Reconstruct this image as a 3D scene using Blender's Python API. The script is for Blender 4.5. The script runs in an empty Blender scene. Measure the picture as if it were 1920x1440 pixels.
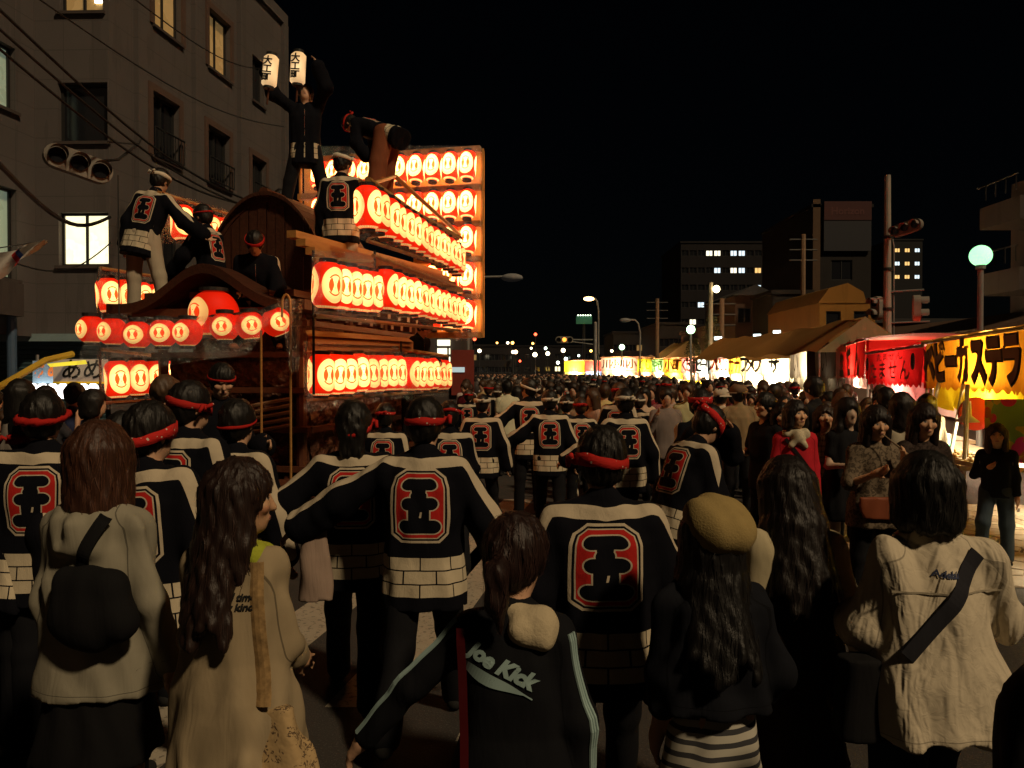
import bpy, math, random
import numpy as np
from mathutils import Vector, Matrix, Euler
from mathutils.bvhtree import BVHTree

SC = bpy.context.scene
COL = SC.collection
rad = math.radians

# ------------------------------------------------------------------ camera, world, sun, exposure
CAM_Z = 1.82
F = 1490.0
cam_d = bpy.data.cameras.new('camera')
cam_d.sensor_width = 36.0
cam_d.lens = F / 1920 * 36
cam_d.clip_start = 0.05
cam_d.clip_end = 2000
cam = bpy.data.objects.new('camera', cam_d)
COL.objects.link(cam)
cam.location = (0, 0, CAM_Z)
cam.rotation_euler = (rad(90 - 0.77), 0, 0)
SC.camera = cam

SUN_EL, SUN_AZ = 45.0, 138.0        # azimuth the light comes from, clockwise from +Y (behind the camera, to the right)
world = bpy.data.worlds.new('World')
SC.world = world
world.use_nodes = True
wn = world.node_tree
for n in list(wn.nodes):
    wn.nodes.remove(n)
sky = wn.nodes.new('ShaderNodeTexSky')
sky.sky_type = 'NISHITA'
sky.sun_disc = False
sky.sun_elevation = rad(SUN_EL)
sky.sun_rotation = rad(SUN_AZ)
bg = wn.nodes.new('ShaderNodeBackground')
bg.inputs['Strength'].default_value = 0.00022
wo = wn.nodes.new('ShaderNodeOutputWorld')
wn.links.new(sky.outputs[0], bg.inputs['Color'])
wn.links.new(bg.outputs[0], wo.inputs['Surface'])

sun_d = bpy.data.lights.new('sun', 'SUN')
sun_d.energy = 1.85
sun_d.angle = rad(4)
sun_d.color = (1.0, 0.74, 0.44)
sun = bpy.data.objects.new('sun', sun_d)
COL.objects.link(sun)
_d = Vector((math.sin(rad(SUN_AZ)) * math.cos(rad(SUN_EL)), math.cos(rad(SUN_AZ)) * math.cos(rad(SUN_EL)), math.sin(rad(SUN_EL))))
sun.rotation_euler = _d.to_track_quat('Z', 'Y').to_euler()

SC.view_settings.view_transform = 'Standard'
SC.view_settings.look = 'None'
SC.view_settings.exposure = 0.0
SC.view_settings.gamma = 1.0
SC.view_settings.use_curve_mapping = False
SC.render.engine = 'CYCLES'
SC.cycles.use_denoising = True
try:
    SC.cycles.denoiser = 'OPENIMAGEDENOISE'
except Exception:
    pass
SC.cycles.max_bounces = 5
SC.cycles.diffuse_bounces = 2
SC.cycles.glossy_bounces = 2
SC.cycles.transparent_max_bounces = 8
SC.cycles.sample_clamp_indirect = 3.0
SC.cycles.caustics_reflective = False
SC.cycles.caustics_refractive = False


def P(px, py, D):
    """point at depth D that projects to pixel (px, py) of the 1920 px photograph"""
    return Vector(((px - 960) / F * D, D, CAM_Z - (py - 700) / F * D))


# ------------------------------------------------------------------ shader expressions
class E:
    def __init__(s, nt, sock):
        s.nt, s.s = nt, sock

    def _m(s, op, b=None, c=None, clamp=False):
        n = s.nt.nodes.new('ShaderNodeMath')
        n.operation = op
        n.use_clamp = clamp
        for i, v in enumerate((s, b, c)):
            if v is None:
                continue
            if isinstance(v, E):
                s.nt.links.new(v.s, n.inputs[i])
            else:
                n.inputs[i].default_value = v
        return E(s.nt, n.outputs[0])

    def __add__(s, b): return s._m('ADD', b)
    __radd__ = __add__
    def __sub__(s, b): return s._m('SUBTRACT', b)
    def __mul__(s, b): return s._m('MULTIPLY', b)
    __rmul__ = __mul__
    def __truediv__(s, b): return s._m('DIVIDE', b)
    def abs(s): return s._m('ABSOLUTE')
    def max(s, b): return s._m('MAXIMUM', b)
    def min(s, b): return s._m('MINIMUM', b)
    def lt(s, b): return s._m('LESS_THAN', b)
    def gt(s, b): return s._m('GREATER_THAN', b)
    def frac(s): return s._m('FRACT')
    def floor(s): return s._m('FLOOR')
    def sqrt(s): return s._m('SQRT')
    def sin(s): return s._m('SINE')
    def pow(s, b): return s._m('POWER', b)
    def sat(s): return s._m('ADD', 0.0, clamp=True)


def hyp(a, b):
    return (a * a + b * b).sqrt()


def capsule(x, y, cx, cy, hl, r):
    return hyp(((x - cx).abs() - hl).max(0.0), y - cy) - r


class Mat:
    def __init__(s, name, rough=0.8, base=None, spec=0.3):
        s.m = bpy.data.materials.new(name)
        s.m.use_nodes = True
        s.nt = s.m.node_tree
        s.b = s.nt.nodes['Principled BSDF']
        s.b.inputs['Roughness'].default_value = rough
        s.b.inputs['Specular IOR Level'].default_value = spec
        if base:
            s.b.inputs['Base Color'].default_value = (*base, 1)

    def n(s, t, **kw):
        n = s.nt.nodes.new(t)
        for k, v in kw.items():
            setattr(n, k, v)
        return n

    def link(s, a, b):
        s.nt.links.new(a.s if isinstance(a, E) else a, b)

    def attr(s, name):
        a = s.n('ShaderNodeAttribute', attribute_name=name)
        sp = s.n('ShaderNodeSeparateXYZ')
        s.link(a.outputs['Vector'], sp.inputs[0])
        return [E(s.nt, sp.outputs[i]) for i in range(3)]

    def uv(s):
        a = s.n('ShaderNodeUVMap')
        sp = s.n('ShaderNodeSeparateXYZ')
        s.link(a.outputs[0], sp.inputs[0])
        return E(s.nt, sp.outputs[0]), E(s.nt, sp.outputs[1])

    def coord(s, which='Object'):
        return s.n('ShaderNodeTexCoord').outputs[which]

    def noise(s, scale, detail=3, vec=None, rough=0.6, dist=0.0, stretch=None):
        n = s.n('ShaderNodeTexNoise')
        n.inputs['Scale'].default_value = scale
        n.inputs['Detail'].default_value = detail
        n.inputs['Roughness'].default_value = rough
        n.inputs['Distortion'].default_value = dist
        v = vec or s.coord()
        if stretch:
            mp = s.n('ShaderNodeMapping')
            mp.inputs['Scale'].default_value = stretch
            s.link(v, mp.inputs[0])
            v = mp.outputs[0]
        s.link(v, n.inputs['Vector'])
        return E(s.nt, n.outputs['Fac'])

    def mix(s, f, a, b, mode='MIX'):
        n = s.n('ShaderNodeMix', data_type='RGBA', blend_type=mode)
        for k, v in ((0, f), (6, a), (7, b)):
            if isinstance(v, E):
                s.link(v, n.inputs[k])
            elif isinstance(v, (int, float)):
                n.inputs[k].default_value = v if k == 0 else (v, v, v, 1)
            elif isinstance(v, tuple):
                n.inputs[k].default_value = (*v, 1)
            else:
                s.link(v, n.inputs[k])
        return n.outputs[2]

    def objcol(s):
        return s.n('ShaderNodeObjectInfo').outputs['Color']

    def bump(s, h, strength=0.3, dist=0.01):
        n = s.n('ShaderNodeBump')
        n.inputs['Strength'].default_value = strength
        n.inputs['Distance'].default_value = dist
        s.link(h, n.inputs['Height'])
        s.link(n.outputs[0], s.b.inputs['Normal'])

    def base(s, c):
        s.link(c, s.b.inputs['Base Color'])

    def emit(s, c, k):
        if isinstance(c, tuple):
            s.b.inputs['Emission Color'].default_value = (*c, 1)
        else:
            s.link(c, s.b.inputs['Emission Color'])
        if isinstance(k, E):
            s.link(k, s.b.inputs['Emission Strength'])
        else:
            s.b.inputs['Emission Strength'].default_value = k


_simple = {}
def simple(name, col, rough=0.7, metal=0.0, emis=0.0, var=0.15, scale=6.0, bump=0.0, trans=0.0):
    """one plain material with some noise in it"""
    if name in _simple:
        return _simple[name]
    M = Mat(name, rough)
    M.b.inputs['Metallic'].default_value = metal
    f = M.noise(scale, 4)
    lo = tuple(max(0, c * (1 - var * 1.6)) for c in col)
    hi = tuple(min(1, c * (1 + var)) for c in col)
    M.base(M.mix(f, lo, hi))
    if bump:
        M.bump(M.noise(scale * 8, 3), bump, 0.01)
    if emis:
        M.emit(col, emis)
    if trans:
        out = [n for n in M.nt.nodes if n.type == 'OUTPUT_MATERIAL'][0]
        t = M.n('ShaderNodeBsdfTranslucent')
        t.inputs['Color'].default_value = (*col, 1)
        mx = M.n('ShaderNodeMixShader')
        mx.inputs[0].default_value = trans
        M.link(M.b.outputs[0], mx.inputs[1])
        M.link(t.outputs[0], mx.inputs[2])
        M.link(mx.outputs[0], out.inputs['Surface'])
    _simple[name] = M.m
    return M.m


# ------------------------------------------------------------------ object helpers
def tag(o, label=None, cat=None, group=None, kind=None):
    if label: o['label'] = label
    if cat: o['category'] = cat
    if group: o['group'] = group
    if kind: o['kind'] = kind
    return o


def empty(name, loc=(0, 0, 0), rotz=0, label=None, cat=None, group=None):
    o = bpy.data.objects.new(name, None)
    COL.objects.link(o)
    o.location = loc
    o.rotation_euler = (0, 0, rotz)
    o.empty_display_size = 0.1
    return tag(o, label, cat, group)


def obj(name, me, mat=None, parent=None, loc=None, rot=None, scale=None, color=None, smooth=None):
    o = bpy.data.objects.new(name, me)
    COL.objects.link(o)
    if mat is not None and not me.materials:
        for m in (mat if isinstance(mat, (list, tuple)) else [mat]):
            me.materials.append(m)
    if parent is not None:
        o.parent = parent
    if loc is not None: o.location = loc
    if rot is not None: o.rotation_euler = rot
    if scale is not None: o.scale = scale
    if color is not None: o.color = (*color[:3], color[3] if len(color) > 3 else 1)
    if smooth:
        me.polygons.foreach_set('use_smooth', [True] * len(me.polygons))
    return o


def copy_tree(o, parent=None):
    c = o.copy()
    COL.objects.link(c)
    c.parent = parent
    for ch in o.children:
        copy_tree(ch, c)
    return c


class MB:
    """collects boxes, tubes and polygons into one mesh"""
    def __init__(s):
        s.v, s.f, s.mi, s.uvs = [], [], [], {}
        s.M = Matrix.Identity(4)
        s.cur = 0

    def add(s, vs, fs):
        b = len(s.v)
        s.v += [tuple(s.M @ Vector(v)) for v in vs]
        s.f += [tuple(b + i for i in f) for f in fs]
        s.mi += [s.cur] * len(fs)
        return s

    def box(s, lo, hi):
        (x0, y0, z0), (x1, y1, z1) = lo, hi
        return s.add([(x0, y0, z0), (x1, y0, z0), (x1, y1, z0), (x0, y1, z0), (x0, y0, z1), (x1, y0, z1), (x1, y1, z1), (x0, y1, z1)],
                     [(3, 2, 1, 0), (4, 5, 6, 7), (0, 1, 5, 4), (1, 2, 6, 5), (2, 3, 7, 6), (3, 0, 4, 7)])

    def cbox(s, c, d, rot=None):
        Mx = Matrix.Translation(c) @ (rot.to_matrix().to_4x4() if rot else Matrix.Identity(4))
        o = s.M
        s.M = o @ Mx
        h = Vector(d) / 2
        s.box(tuple(-h), tuple(h))
        s.M = o
        return s

    def tube(s, pts, r, n=8, caps=True):
        pts = [Vector(p) for p in pts]
        rs = r if isinstance(r, (list, tuple)) else [r] * len(pts)
        vs, fs = [], []
        prev = None
        for i, p in enumerate(pts):
            a = pts[max(0, i - 1)]
            b = pts[min(len(pts) - 1, i + 1)]
            d = (b - a).normalized()
            if prev is None:
                u = d.orthogonal().normalized()
            else:
                u = (prev - d * prev.dot(d)).normalized()
            prev = u
            w = d.cross(u)
            for k in range(n):
                t = 2 * math.pi * k / n
                vs.append(p + (u * math.cos(t) + w * math.sin(t)) * rs[i])
        for i in range(len(pts) - 1):
            for k in range(n):
                k2 = (k + 1) % n
                fs.append((i * n + k, i * n + k2, (i + 1) * n + k2, (i + 1) * n + k))
        if caps:
            fs.append(tuple(reversed(range(n))))
            fs.append(tuple((len(pts) - 1) * n + k for k in range(n)))
        return s.add([tuple(v) for v in vs], fs)

    def lathe(s, prof, n=16, c=(0, 0, 0), sx=1, sy=1, closed=True):
        vs, fs = [], []
        for (r, z) in prof:
            for k in range(n):
                t = 2 * math.pi * k / n
                vs.append((c[0] + r * math.cos(t) * sx, c[1] + r * math.sin(t) * sy, c[2] + z))
        for i in range(len(prof) - 1):
            for k in range(n):
                k2 = (k + 1) % n
                fs.append((i * n + k, i * n + k2, (i + 1) * n + k2, (i + 1) * n + k))
        if closed:
            fs.append(tuple(reversed(range(n))))
            fs.append(tuple((len(prof) - 1) * n + k for k in range(n)))
        return s.add(vs, fs)

    def ball(s, c, r, n=10, m=6, sc=(1, 1, 1)):
        prof = [(max(r * math.sin(math.pi * i / m), 1e-4), -r * math.cos(math.pi * i / m)) for i in range(m + 1)]
        vs, fs = [], []
        for (q, z) in prof:
            for k in range(n):
                t = 2 * math.pi * k / n
                vs.append((c[0] + q * math.cos(t) * sc[0], c[1] + q * math.sin(t) * sc[1], c[2] + z * sc[2]))
        for i in range(m):
            for k in range(n):
                k2 = (k + 1) % n
                fs.append((i * n + k, i * n + k2, (i + 1) * n + k2, (i + 1) * n + k))
        return s.add(vs, fs)

    def quad(s, a, b, c, d):
        return s.add([tuple(a), tuple(b), tuple(c), tuple(d)], [(0, 1, 2, 3)])

    def sheet(s, fn, nu, nv):
        """fn(u, v) -> point, u and v in 0..1"""
        vs = [tuple(fn(i / nu, j / nv)) for j in range(nv + 1) for i in range(nu + 1)]
        fs = [(j * (nu + 1) + i, j * (nu + 1) + i + 1, (j + 1) * (nu + 1) + i + 1, (j + 1) * (nu + 1) + i) for j in range(nv) for i in range(nu)]
        return s.add(vs, fs)

    def mesh(s, name):
        me = bpy.data.meshes.new(name)
        me.from_pydata(s.v, [], s.f)
        if any(s.mi):
            me.polygons.foreach_set('material_index', s.mi)
        return me

    def build(s, name, mat=None, parent=None, smooth=False, **kw):
        return obj(name, s.mesh(name), mat, parent, smooth=smooth, **kw)


_text_cache = {}
def text_mesh(body, size=1.0, bold=0.0, depth=0.0, shear=0.0):
    key = (body, size, bold, depth, shear)
    if key in _text_cache:
        return _text_cache[key]
    c = bpy.data.curves.new('lettering', 'FONT')
    c.body = body
    c.size = size
    c.offset = bold
    c.extrude = depth
    c.shear = shear
    c.resolution_u = 3
    c.align_x = 'CENTER'
    c.align_y = 'CENTER'
    o = bpy.data.objects.new('lettering', c)
    COL.objects.link(o)
    dg = bpy.context.evaluated_depsgraph_get()
    dg.update()
    me = bpy.data.meshes.new_from_object(o.evaluated_get(dg))
    bpy.data.objects.remove(o)
    bpy.data.curves.remove(c)
    me.materials.clear()
    _text_cache[key] = me
    return me

# ------------------------------------------------------------------ signed distance bodies -> meshes
def surface_nets(f, origin, h):
    s = f < 0
    nx, ny, nz = f.shape
    acc = np.zeros((nx - 1, ny - 1, nz - 1), np.uint8)
    for i in (0, 1):
        for j in (0, 1):
            for k in (0, 1):
                acc += s[i:nx - 1 + i, j:ny - 1 + j, k:nz - 1 + k]
    act = (acc > 0) & (acc < 8)
    I, J, K = np.nonzero(act)
    n = len(I)
    if n == 0:
        return np.zeros((0, 3)), np.zeros((0, 4), int)
    idx = -np.ones(act.shape, np.int64)
    idx[I, J, K] = np.arange(n)
    pos = np.zeros((n, 3))
    cnt = np.zeros(n)
    cor = [(0, 0, 0), (1, 0, 0), (0, 1, 0), (1, 1, 0), (0, 0, 1), (1, 0, 1), (0, 1, 1), (1, 1, 1)]
    val = [f[I + a, J + b, K + c] for a, b, c in cor]
    for a in range(8):
        for b in range(a + 1, 8):
            ca, cb = cor[a], cor[b]
            if sum(abs(p - q) for p, q in zip(ca, cb)) != 1:
                continue
            va, vb = val[a], val[b]
            m = (va < 0) != (vb < 0)
            t = np.where(m, va / np.where(m, va - vb, 1), 0)
            for ax in range(3):
                pos[:, ax] += np.where(m, ca[ax] + t * (cb[ax] - ca[ax]), 0)
            cnt += m
    pos /= cnt[:, None]
    pos += np.stack([I, J, K], 1)
    pos = pos * h + np.array(origin)
    quads = []
    for ax in range(3):
        sl0 = [slice(None)] * 3
        sl1 = [slice(None)] * 3
        sl0[ax] = slice(0, -1)
        sl1[ax] = slice(1, None)
        a = s[tuple(sl0)]
        b = s[tuple(sl1)]
        cr = a != b
        o1, o2 = [x for x in range(3) if x != ax]
        if ax == 1:
            o1, o2 = o2, o1
        g = np.nonzero(cr)
        g = [np.array(q) for q in g]
        ok = (g[o1] > 0) & (g[o2] > 0) & (g[o1] < f.shape[o1] - 1) & (g[o2] < f.shape[o2] - 1)
        g = [q[ok] for q in g]
        sign = a[tuple(g)]
        def cell(d1, d2):
            q = [g[0].copy(), g[1].copy(), g[2].copy()]
            q[o1] = q[o1] - d1
            q[o2] = q[o2] - d2
            return idx[tuple(q)]
        c00, c10, c11, c01 = cell(1, 1), cell(0, 1), cell(0, 0), cell(1, 0)
        q = np.stack([c00, c10, c11, c01], 1)
        q = np.where(sign[:, None], q, q[:, ::-1])
        quads.append(q)
    q = np.concatenate(quads)
    q = q[(q >= 0).all(1)]
    return pos, q


def cone(a, b, ra, rb, k=None):
    a = np.array(a, float); b = np.array(b, float)
    r = max(ra, rb)
    lo = np.minimum(a, b) - r
    hi = np.maximum(a, b) + r
    ab = b - a
    L = max(float(ab @ ab), 1e-9)
    def fn(X, Y, Z):
        x, y, z = X - a[0], Y - a[1], Z - a[2]
        t = np.clip((x * ab[0] + y * ab[1] + z * ab[2]) / L, 0, 1)
        return np.sqrt((x - t * ab[0]) ** 2 + (y - t * ab[1]) ** 2 + (z - t * ab[2]) ** 2) - (ra + (rb - ra) * t)
    return (lo, hi, fn, k)


def ell(c, r, R=None, k=None, sub=False):
    c = np.array(c, float); r = np.array(r, float)
    Rm = np.eye(3) if R is None else R
    ext = np.sqrt(((Rm * r) ** 2).sum(1))
    m = r.min()
    def fn(X, Y, Z):
        x, y, z = X - c[0], Y - c[1], Z - c[2]
        q = 0
        for i in range(3):
            q = q + ((x * Rm[0, i] + y * Rm[1, i] + z * Rm[2, i]) / r[i]) ** 2
        return (np.sqrt(q) - 1) * m
    return (c - ext, c + ext, fn, k, sub)


def loft(T, z0, z1, zs, As, Bs, off=None, k=None, ex=2.4):
    """T(p) maps torso coordinates; T.R, T.o its frame.  tables of half width and half depth over z"""
    R, o = T
    zs, As, Bs = map(np.array, (zs, As, Bs))
    off = np.zeros(len(zs)) if off is None else np.array(off)
    am, bm = As.max(), Bs.max() + np.abs(off).max()
    cs = np.array([[x, y, z] for x in (-am, am) for y in (-bm, bm) for z in (z0, z1)])
    W = cs @ R.T + o
    def fn(X, Y, Z):
        x, y, z = X - o[0], Y - o[1], Z - o[2]
        u = x * R[0, 0] + y * R[1, 0] + z * R[2, 0]
        v = x * R[0, 1] + y * R[1, 1] + z * R[2, 1]
        w = x * R[0, 2] + y * R[1, 2] + z * R[2, 2]
        a = np.interp(w, zs, As)
        b = np.interp(w, zs, Bs)
        v = v - np.interp(w, zs, off)
        q = (np.abs(u / a) ** ex + np.abs(v / b) ** ex) ** (1 / ex)
        d = (q - 1) * np.minimum(a, b)
        return np.maximum(d, np.maximum(w - z1, z0 - w))
    return (W.min(0), W.max(0), fn, k)


def sdf_mesh(prims, res, k=0.03, fold=0.0, seed=0, foldscale=1.0, extra=None):
    lo = np.min([p[0] for p in prims if not (len(p) > 4 and p[4])], 0) - 3 * res - fold
    hi = np.max([p[1] for p in prims if not (len(p) > 4 and p[4])], 0) + 3 * res + fold
    n = np.ceil((hi - lo) / res).astype(int) + 1
    ax = [lo[i] + res * np.arange(n[i]) for i in range(3)]
    f = np.full(n, 1.0)
    for p in prims:
        kk = p[3] if p[3] is not None else k
        pad = kk + 2 * res
        sl = tuple(slice(max(0, int((p[0][i] - pad - lo[i]) / res)), min(n[i], int((p[1][i] + pad - lo[i]) / res) + 2)) for i in range(3))
        if any(s.stop <= s.start for s in sl):
            continue
        X = ax[0][sl[0]][:, None, None]; Y = ax[1][sl[1]][None, :, None]; Z = ax[2][sl[2]][None, None, :]
        d = p[2](X, Y, Z)
        g = f[sl]
        if len(p) > 4 and p[4]:
            f[sl] = np.maximum(g, -d)
        else:
            hh = np.maximum(kk - np.abs(g - d), 0) / kk
            f[sl] = np.minimum(g, d) - hh * hh * kk * 0.25
    if fold:
        rng = np.random.RandomState(seed)
        X = ax[0][:, None, None]; Y = ax[1][None, :, None]; Z = ax[2][None, None, :]
        w = 0
        for i in range(5):
            a = rng.uniform(0, 6.28)
            fr = foldscale * rng.uniform(25, 75)
            fz = foldscale * rng.uniform(-14, 14)
            ph = rng.uniform(0, 6.28)
            warp = 1.4 * np.sin(Z * foldscale * rng.uniform(6, 14) + X * 9 + rng.uniform(0, 6))
            w = w + np.sin(fr * (X * math.cos(a) + Y * math.sin(a)) + fz * Z + ph + warp)
        f = f + fold * 0.33 * w
    if extra is not None:
        f = extra(f, ax)
    return surface_nets(f, lo, res)


def np_mesh(name, v, q, attrs=None):
    me = bpy.data.meshes.new(name)
    me.vertices.add(len(v))
    me.vertices.foreach_set('co', np.asarray(v, np.float32).ravel())
    me.loops.add(len(q) * 4)
    me.loops.foreach_set('vertex_index', np.asarray(q, np.int32).ravel())
    me.polygons.add(len(q))
    me.polygons.foreach_set('loop_start', np.arange(len(q), dtype=np.int32) * 4)
    me.polygons.foreach_set('use_smooth', np.ones(len(q), bool))
    me.update(calc_edges=True)
    for k, a in (attrs or {}).items():
        at = me.attributes.new(k, 'FLOAT_VECTOR', 'POINT')
        at.data.foreach_set('vector', np.asarray(a, np.float32).ravel())
    return me


def rot(ax, deg):
    a = rad(deg)
    c, s = math.cos(a), math.sin(a)
    if ax == 'x': return np.array([[1, 0, 0], [0, c, -s], [0, s, c]])
    if ax == 'y': return np.array([[c, 0, s], [0, 1, 0], [-s, 0, c]])
    return np.array([[c, -s, 0], [s, c, 0], [0, 0, 1]])


def nrm(v):
    v = np.array(v, float)
    return v / np.linalg.norm(v)


ARM = {
    'down': ((.16, -.04, -1), (.06, .22, -1)),
    'loose': ((.32, -.08, -1), (.12, .25, -1)),
    'out': ((.75, -.02, -.7), (.8, .25, -.55)),
    'wide': ((1, -.05, -.55), (1, .15, -.6)),
    'fold': ((.25, .2, -1), (-.55, .85, .1)),
    'hold': ((.2, .1, -1), (-.25, 1, .15)),
    'up': ((.35, .15, 1), (-.05, .1, 1)),
    'face': ((.3, .45, -1), (-.35, .45, 1)),
    'photo': ((.30, .50, -.8), (-.35, .45, 1)),
    'point': ((.7, .6, -.25), (.6, .8, -.1)),
    'back': ((.3, -.5, -1), (.1, -.1, -1)),
    'knee': ((.25, .7, -.9), (-.1, .8, -.5)),
    'pock': ((.4, -.3, -1), (-.25, .45, -1)),
}
LEG = {'st': (0, .06, 0), 'fw': (14, .05, 4), 'bk': (-12, .05, 14), 'walkf': (24, .04, 6), 'walkb': (-16, .04, 26), 'wide': (2, .25, 0),
       'sit': (88, .12, 88), 'crouch': (70, .2, 110), 'bend': (25, .1, 45)}


class Body:
    """skeleton of one figure; faces +y, feet on z = 0"""
    def __init__(s, H=1.7, lean=0, roll=0, twist=0, head=(0, 0, 0), arms=('down', 'down'), legs=('st', 'st'), fat=1.0, female=False, seated=None, raise_sh=0.0):
        s.H = H
        k = s.k = H / 1.70
        s.fat = fat
        s.female = female
        R = s.R = rot('y', roll) @ rot('x', -lean) @ rot('z', -twist)
        s.pel = np.array([0, 0, .93 * k])
        pel0 = s.pel.copy()
        T = lambda p: pel0 + R @ (np.array(p, float) * k - np.array([0, 0, .93 * k]))
        shw = (.140 if female else .165) * (0.5 + 0.5 * fat)
        s.sh, s.el, s.wr, s.hd, s.armdir = [], [], [], [], []
        for i, sd in enumerate((-1, 1)):
            a = ARM[arms[i]] if isinstance(arms[i], str) else arms[i]
            u = R @ nrm((a[0][0] * sd, a[0][1], a[0][2]))
            f = R @ nrm((a[1][0] * sd, a[1][1], a[1][2]))
            up = max(0, float(nrm(a[0])[2]))
            S = T((sd * (shw - .03 * up), -.005, 1.362 + .07 * up))
            El = S + u * .285 * k
            W = El + f * .245 * k
            s.sh.append(S); s.el.append(El); s.wr.append(W)
            s.hd.append(W + f * .09 * k)
            s.armdir.append((u, f))
        s.hip, s.kn, s.an, s.ft = [], [], [], []
        for i, sd in enumerate((-1, 1)):
            l = LEG[legs[i]] if isinstance(legs[i], str) else legs[i]
            hp = s.pel + rot('y', roll * .4) @ np.array([sd * .088 * k, 0, -.02 * k])
            a = rad(l[0]); b = rad(l[0] - l[2])
            th = nrm((sd * l[1], math.sin(a), -math.cos(a)))
            sh = nrm((sd * l[1] * .6, math.sin(b), -math.cos(b)))
            K = hp + th * .42 * k
            A = K + sh * .41 * k
            s.hip.append(hp); s.kn.append(K); s.an.append(A)
            fd = nrm((sd * .2, 1, 0))
            s.ft.append(A + fd * .15 * k)
        mz = min(a[2] for a in s.an) - .08 * k if seated is None else seated
        dz = np.array([0, 0, -mz])
        for L in (s.sh, s.el, s.wr, s.hd, s.hip, s.kn, s.an, s.ft):
            for j in range(2):
                L[j] = L[j] + dz
        s.pel = s.pel + dz
        s.dz = dz
        s.T = lambda p: T(p) + dz
        s.frame = (R, s.pel)           # torso frame, z = 0 at the pelvis
        s.neck = s.T((0, -.005, 1.41))
        s.nk1 = s.T((0, .012, 1.49))
        Rh = s.Rh = R @ rot('z', -head[1]) @ rot('x', -head[0]) @ rot('y', head[2])
        hs = s.hs = (.5 + .5 * k) * (1.0 if k > .85 else .97)
        s.hc = s.nk1 + Rh @ (np.array([0, .012, .10]) * hs)      # centre of the head
        s.top = s.hc + Rh @ (np.array([0, 0, .115]) * hs)

    def hp(s, p):
        return s.hc + s.Rh @ (np.array(p, float) * s.hs)

    def torso_tab(s, loose=0.0, hem=-.25, waist=True, bust=0.0):
        k, f = s.k, s.fat
        zs = np.array([-.6, -.25, -.10, 0, .12, .25, .36, .43, .48, .52]) * k
        if s.female:
            A = np.array([.19, .185, .18, .17, .135, .142, .152, .14, .085, .06])
            B = np.array([.14, .135, .125, .12, .095, .105, .10, .085, .065, .055])
        else:
            A = np.array([.17, .17, .165, .16, .15, .168, .178, .155, .085, .06])
            B = np.array([.125, .125, .12, .11, .105, .115, .115, .095, .07, .055])
        lw = np.array([1.4, 1.3, 1.15, 1.1, 1.25, 1.0, .7, .5, .35, .3]) * loose
        return zs, (A * f + lw) * k, (B * f + lw * .9) * k


def arm_prims(b, r0, r1, r2, frac=1.0, i_list=(0, 1), kk=None, hangsleeve=0.0):
    out = []
    for i in i_list:
        k = b.k
        if frac <= .52:
            t = frac / .52
            e = b.sh[i] + (b.el[i] - b.sh[i]) * t
            out.append(cone(b.sh[i], e, r0 * k, r1 * k, kk))
        else:
            t = min(1, (frac - .52) / .48)
            out.append(cone(b.sh[i], b.el[i], r0 * k, r1 * k, kk))
            e = b.el[i] + (b.wr[i] - b.el[i]) * t
            out.append(cone(b.el[i], e, r1 * k, (r1 + (r2 - r1) * t) * k, kk))
    return out


def head_prims(b, fine):
    Rh = b.Rh; h = b.hs
    P_ = [ell(b.hp((0, -.012, .022)), np.array([.076, .094, .093]) * h, Rh, .02),
          ell(b.hp((0, .012, -.035)), np.array([.064, .072, .078]) * h, Rh, .03),
          ell(b.hp((0, .052, -.085)), np.array([.03, .026, .024]) * h, Rh, .035)]
    if fine:
        P_ += [cone(b.hp((0, .086, .008)), b.hp((0, .102, -.03)), .008 * h, .013 * h, .012),
               ell(b.hp((0, .084, -.063)), np.array([.022, .012, .009]) * h, Rh, .01)]
        for sd in (-1, 1):
            P_ += [ell(b.hp((sd * .078, -.004, -.012)), np.array([.010, .02, .032]) * h, Rh, .008),
                   ell(b.hp((sd * .04, .07, -.02)), np.array([.024, .018, .02]) * h, Rh, .02),
                   ell(b.hp((sd * .03, .092, .012)), np.array([.016, .012, .009]) * h, Rh, .008, True)]
    else:
        P_ += [cone(b.hp((0, .086, .0)), b.hp((0, .098, -.03)), .01 * h, .014 * h, .012)]
        for sd in (-1, 1):
            P_ += [ell(b.hp((sd * .078, -.004, -.012)), np.array([.012, .02, .032]) * h, Rh, .01)]
    return P_


def hand_prims(b, i, fine):
    k = b.k
    u, f = b.armdir[i]
    sd = (-1, 1)[i]
    W = b.wr[i]
    side = np.cross(f, np.array([sd, 0.0, 0.0]) + 1e-3)      # across the palm
    side = nrm(side)
    nn = nrm(np.cross(side, f)) * -sd                      # palm normal
    out = [cone(W, W + f * .03 * k, .026 * k, .028 * k, .02)]
    for j in (-1, 1):
        out.append(cone(W + f * .03 * k + side * j * .014 * k, W + f * .085 * k + side * j * .022 * k, .019 * k, .018 * k, .02))
    for j in range(4):
        o = (j - 1.5) * .018 * k
        L = (.062, .078, .08, .07)[j] * k if fine else .07 * k
        p0 = W + f * .085 * k + side * o
        p1 = p0 + f * L * .5 - nn * .008 * k
        p2 = p1 + f * L * .42 - nn * .026 * k
        r = .0088 * k if fine else .011 * k
        out.append(cone(p0, p1, r * 1.05, r, .006))
        out.append(cone(p1, p2, r, r * .85, .006))
    t0 = W + f * .03 * k + side * .028 * k
    t1 = t0 + (f * .7 + side * .75) * .04 * k - nn * .01 * k
    out.append(cone(t0, t1, .013 * k, .011 * k, .012))
    out.append(cone(t1, t1 + (f * .95 + side * .2) * .032 * k - nn * .008 * k, .011 * k, .009 * k, .006))
    return out


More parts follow.
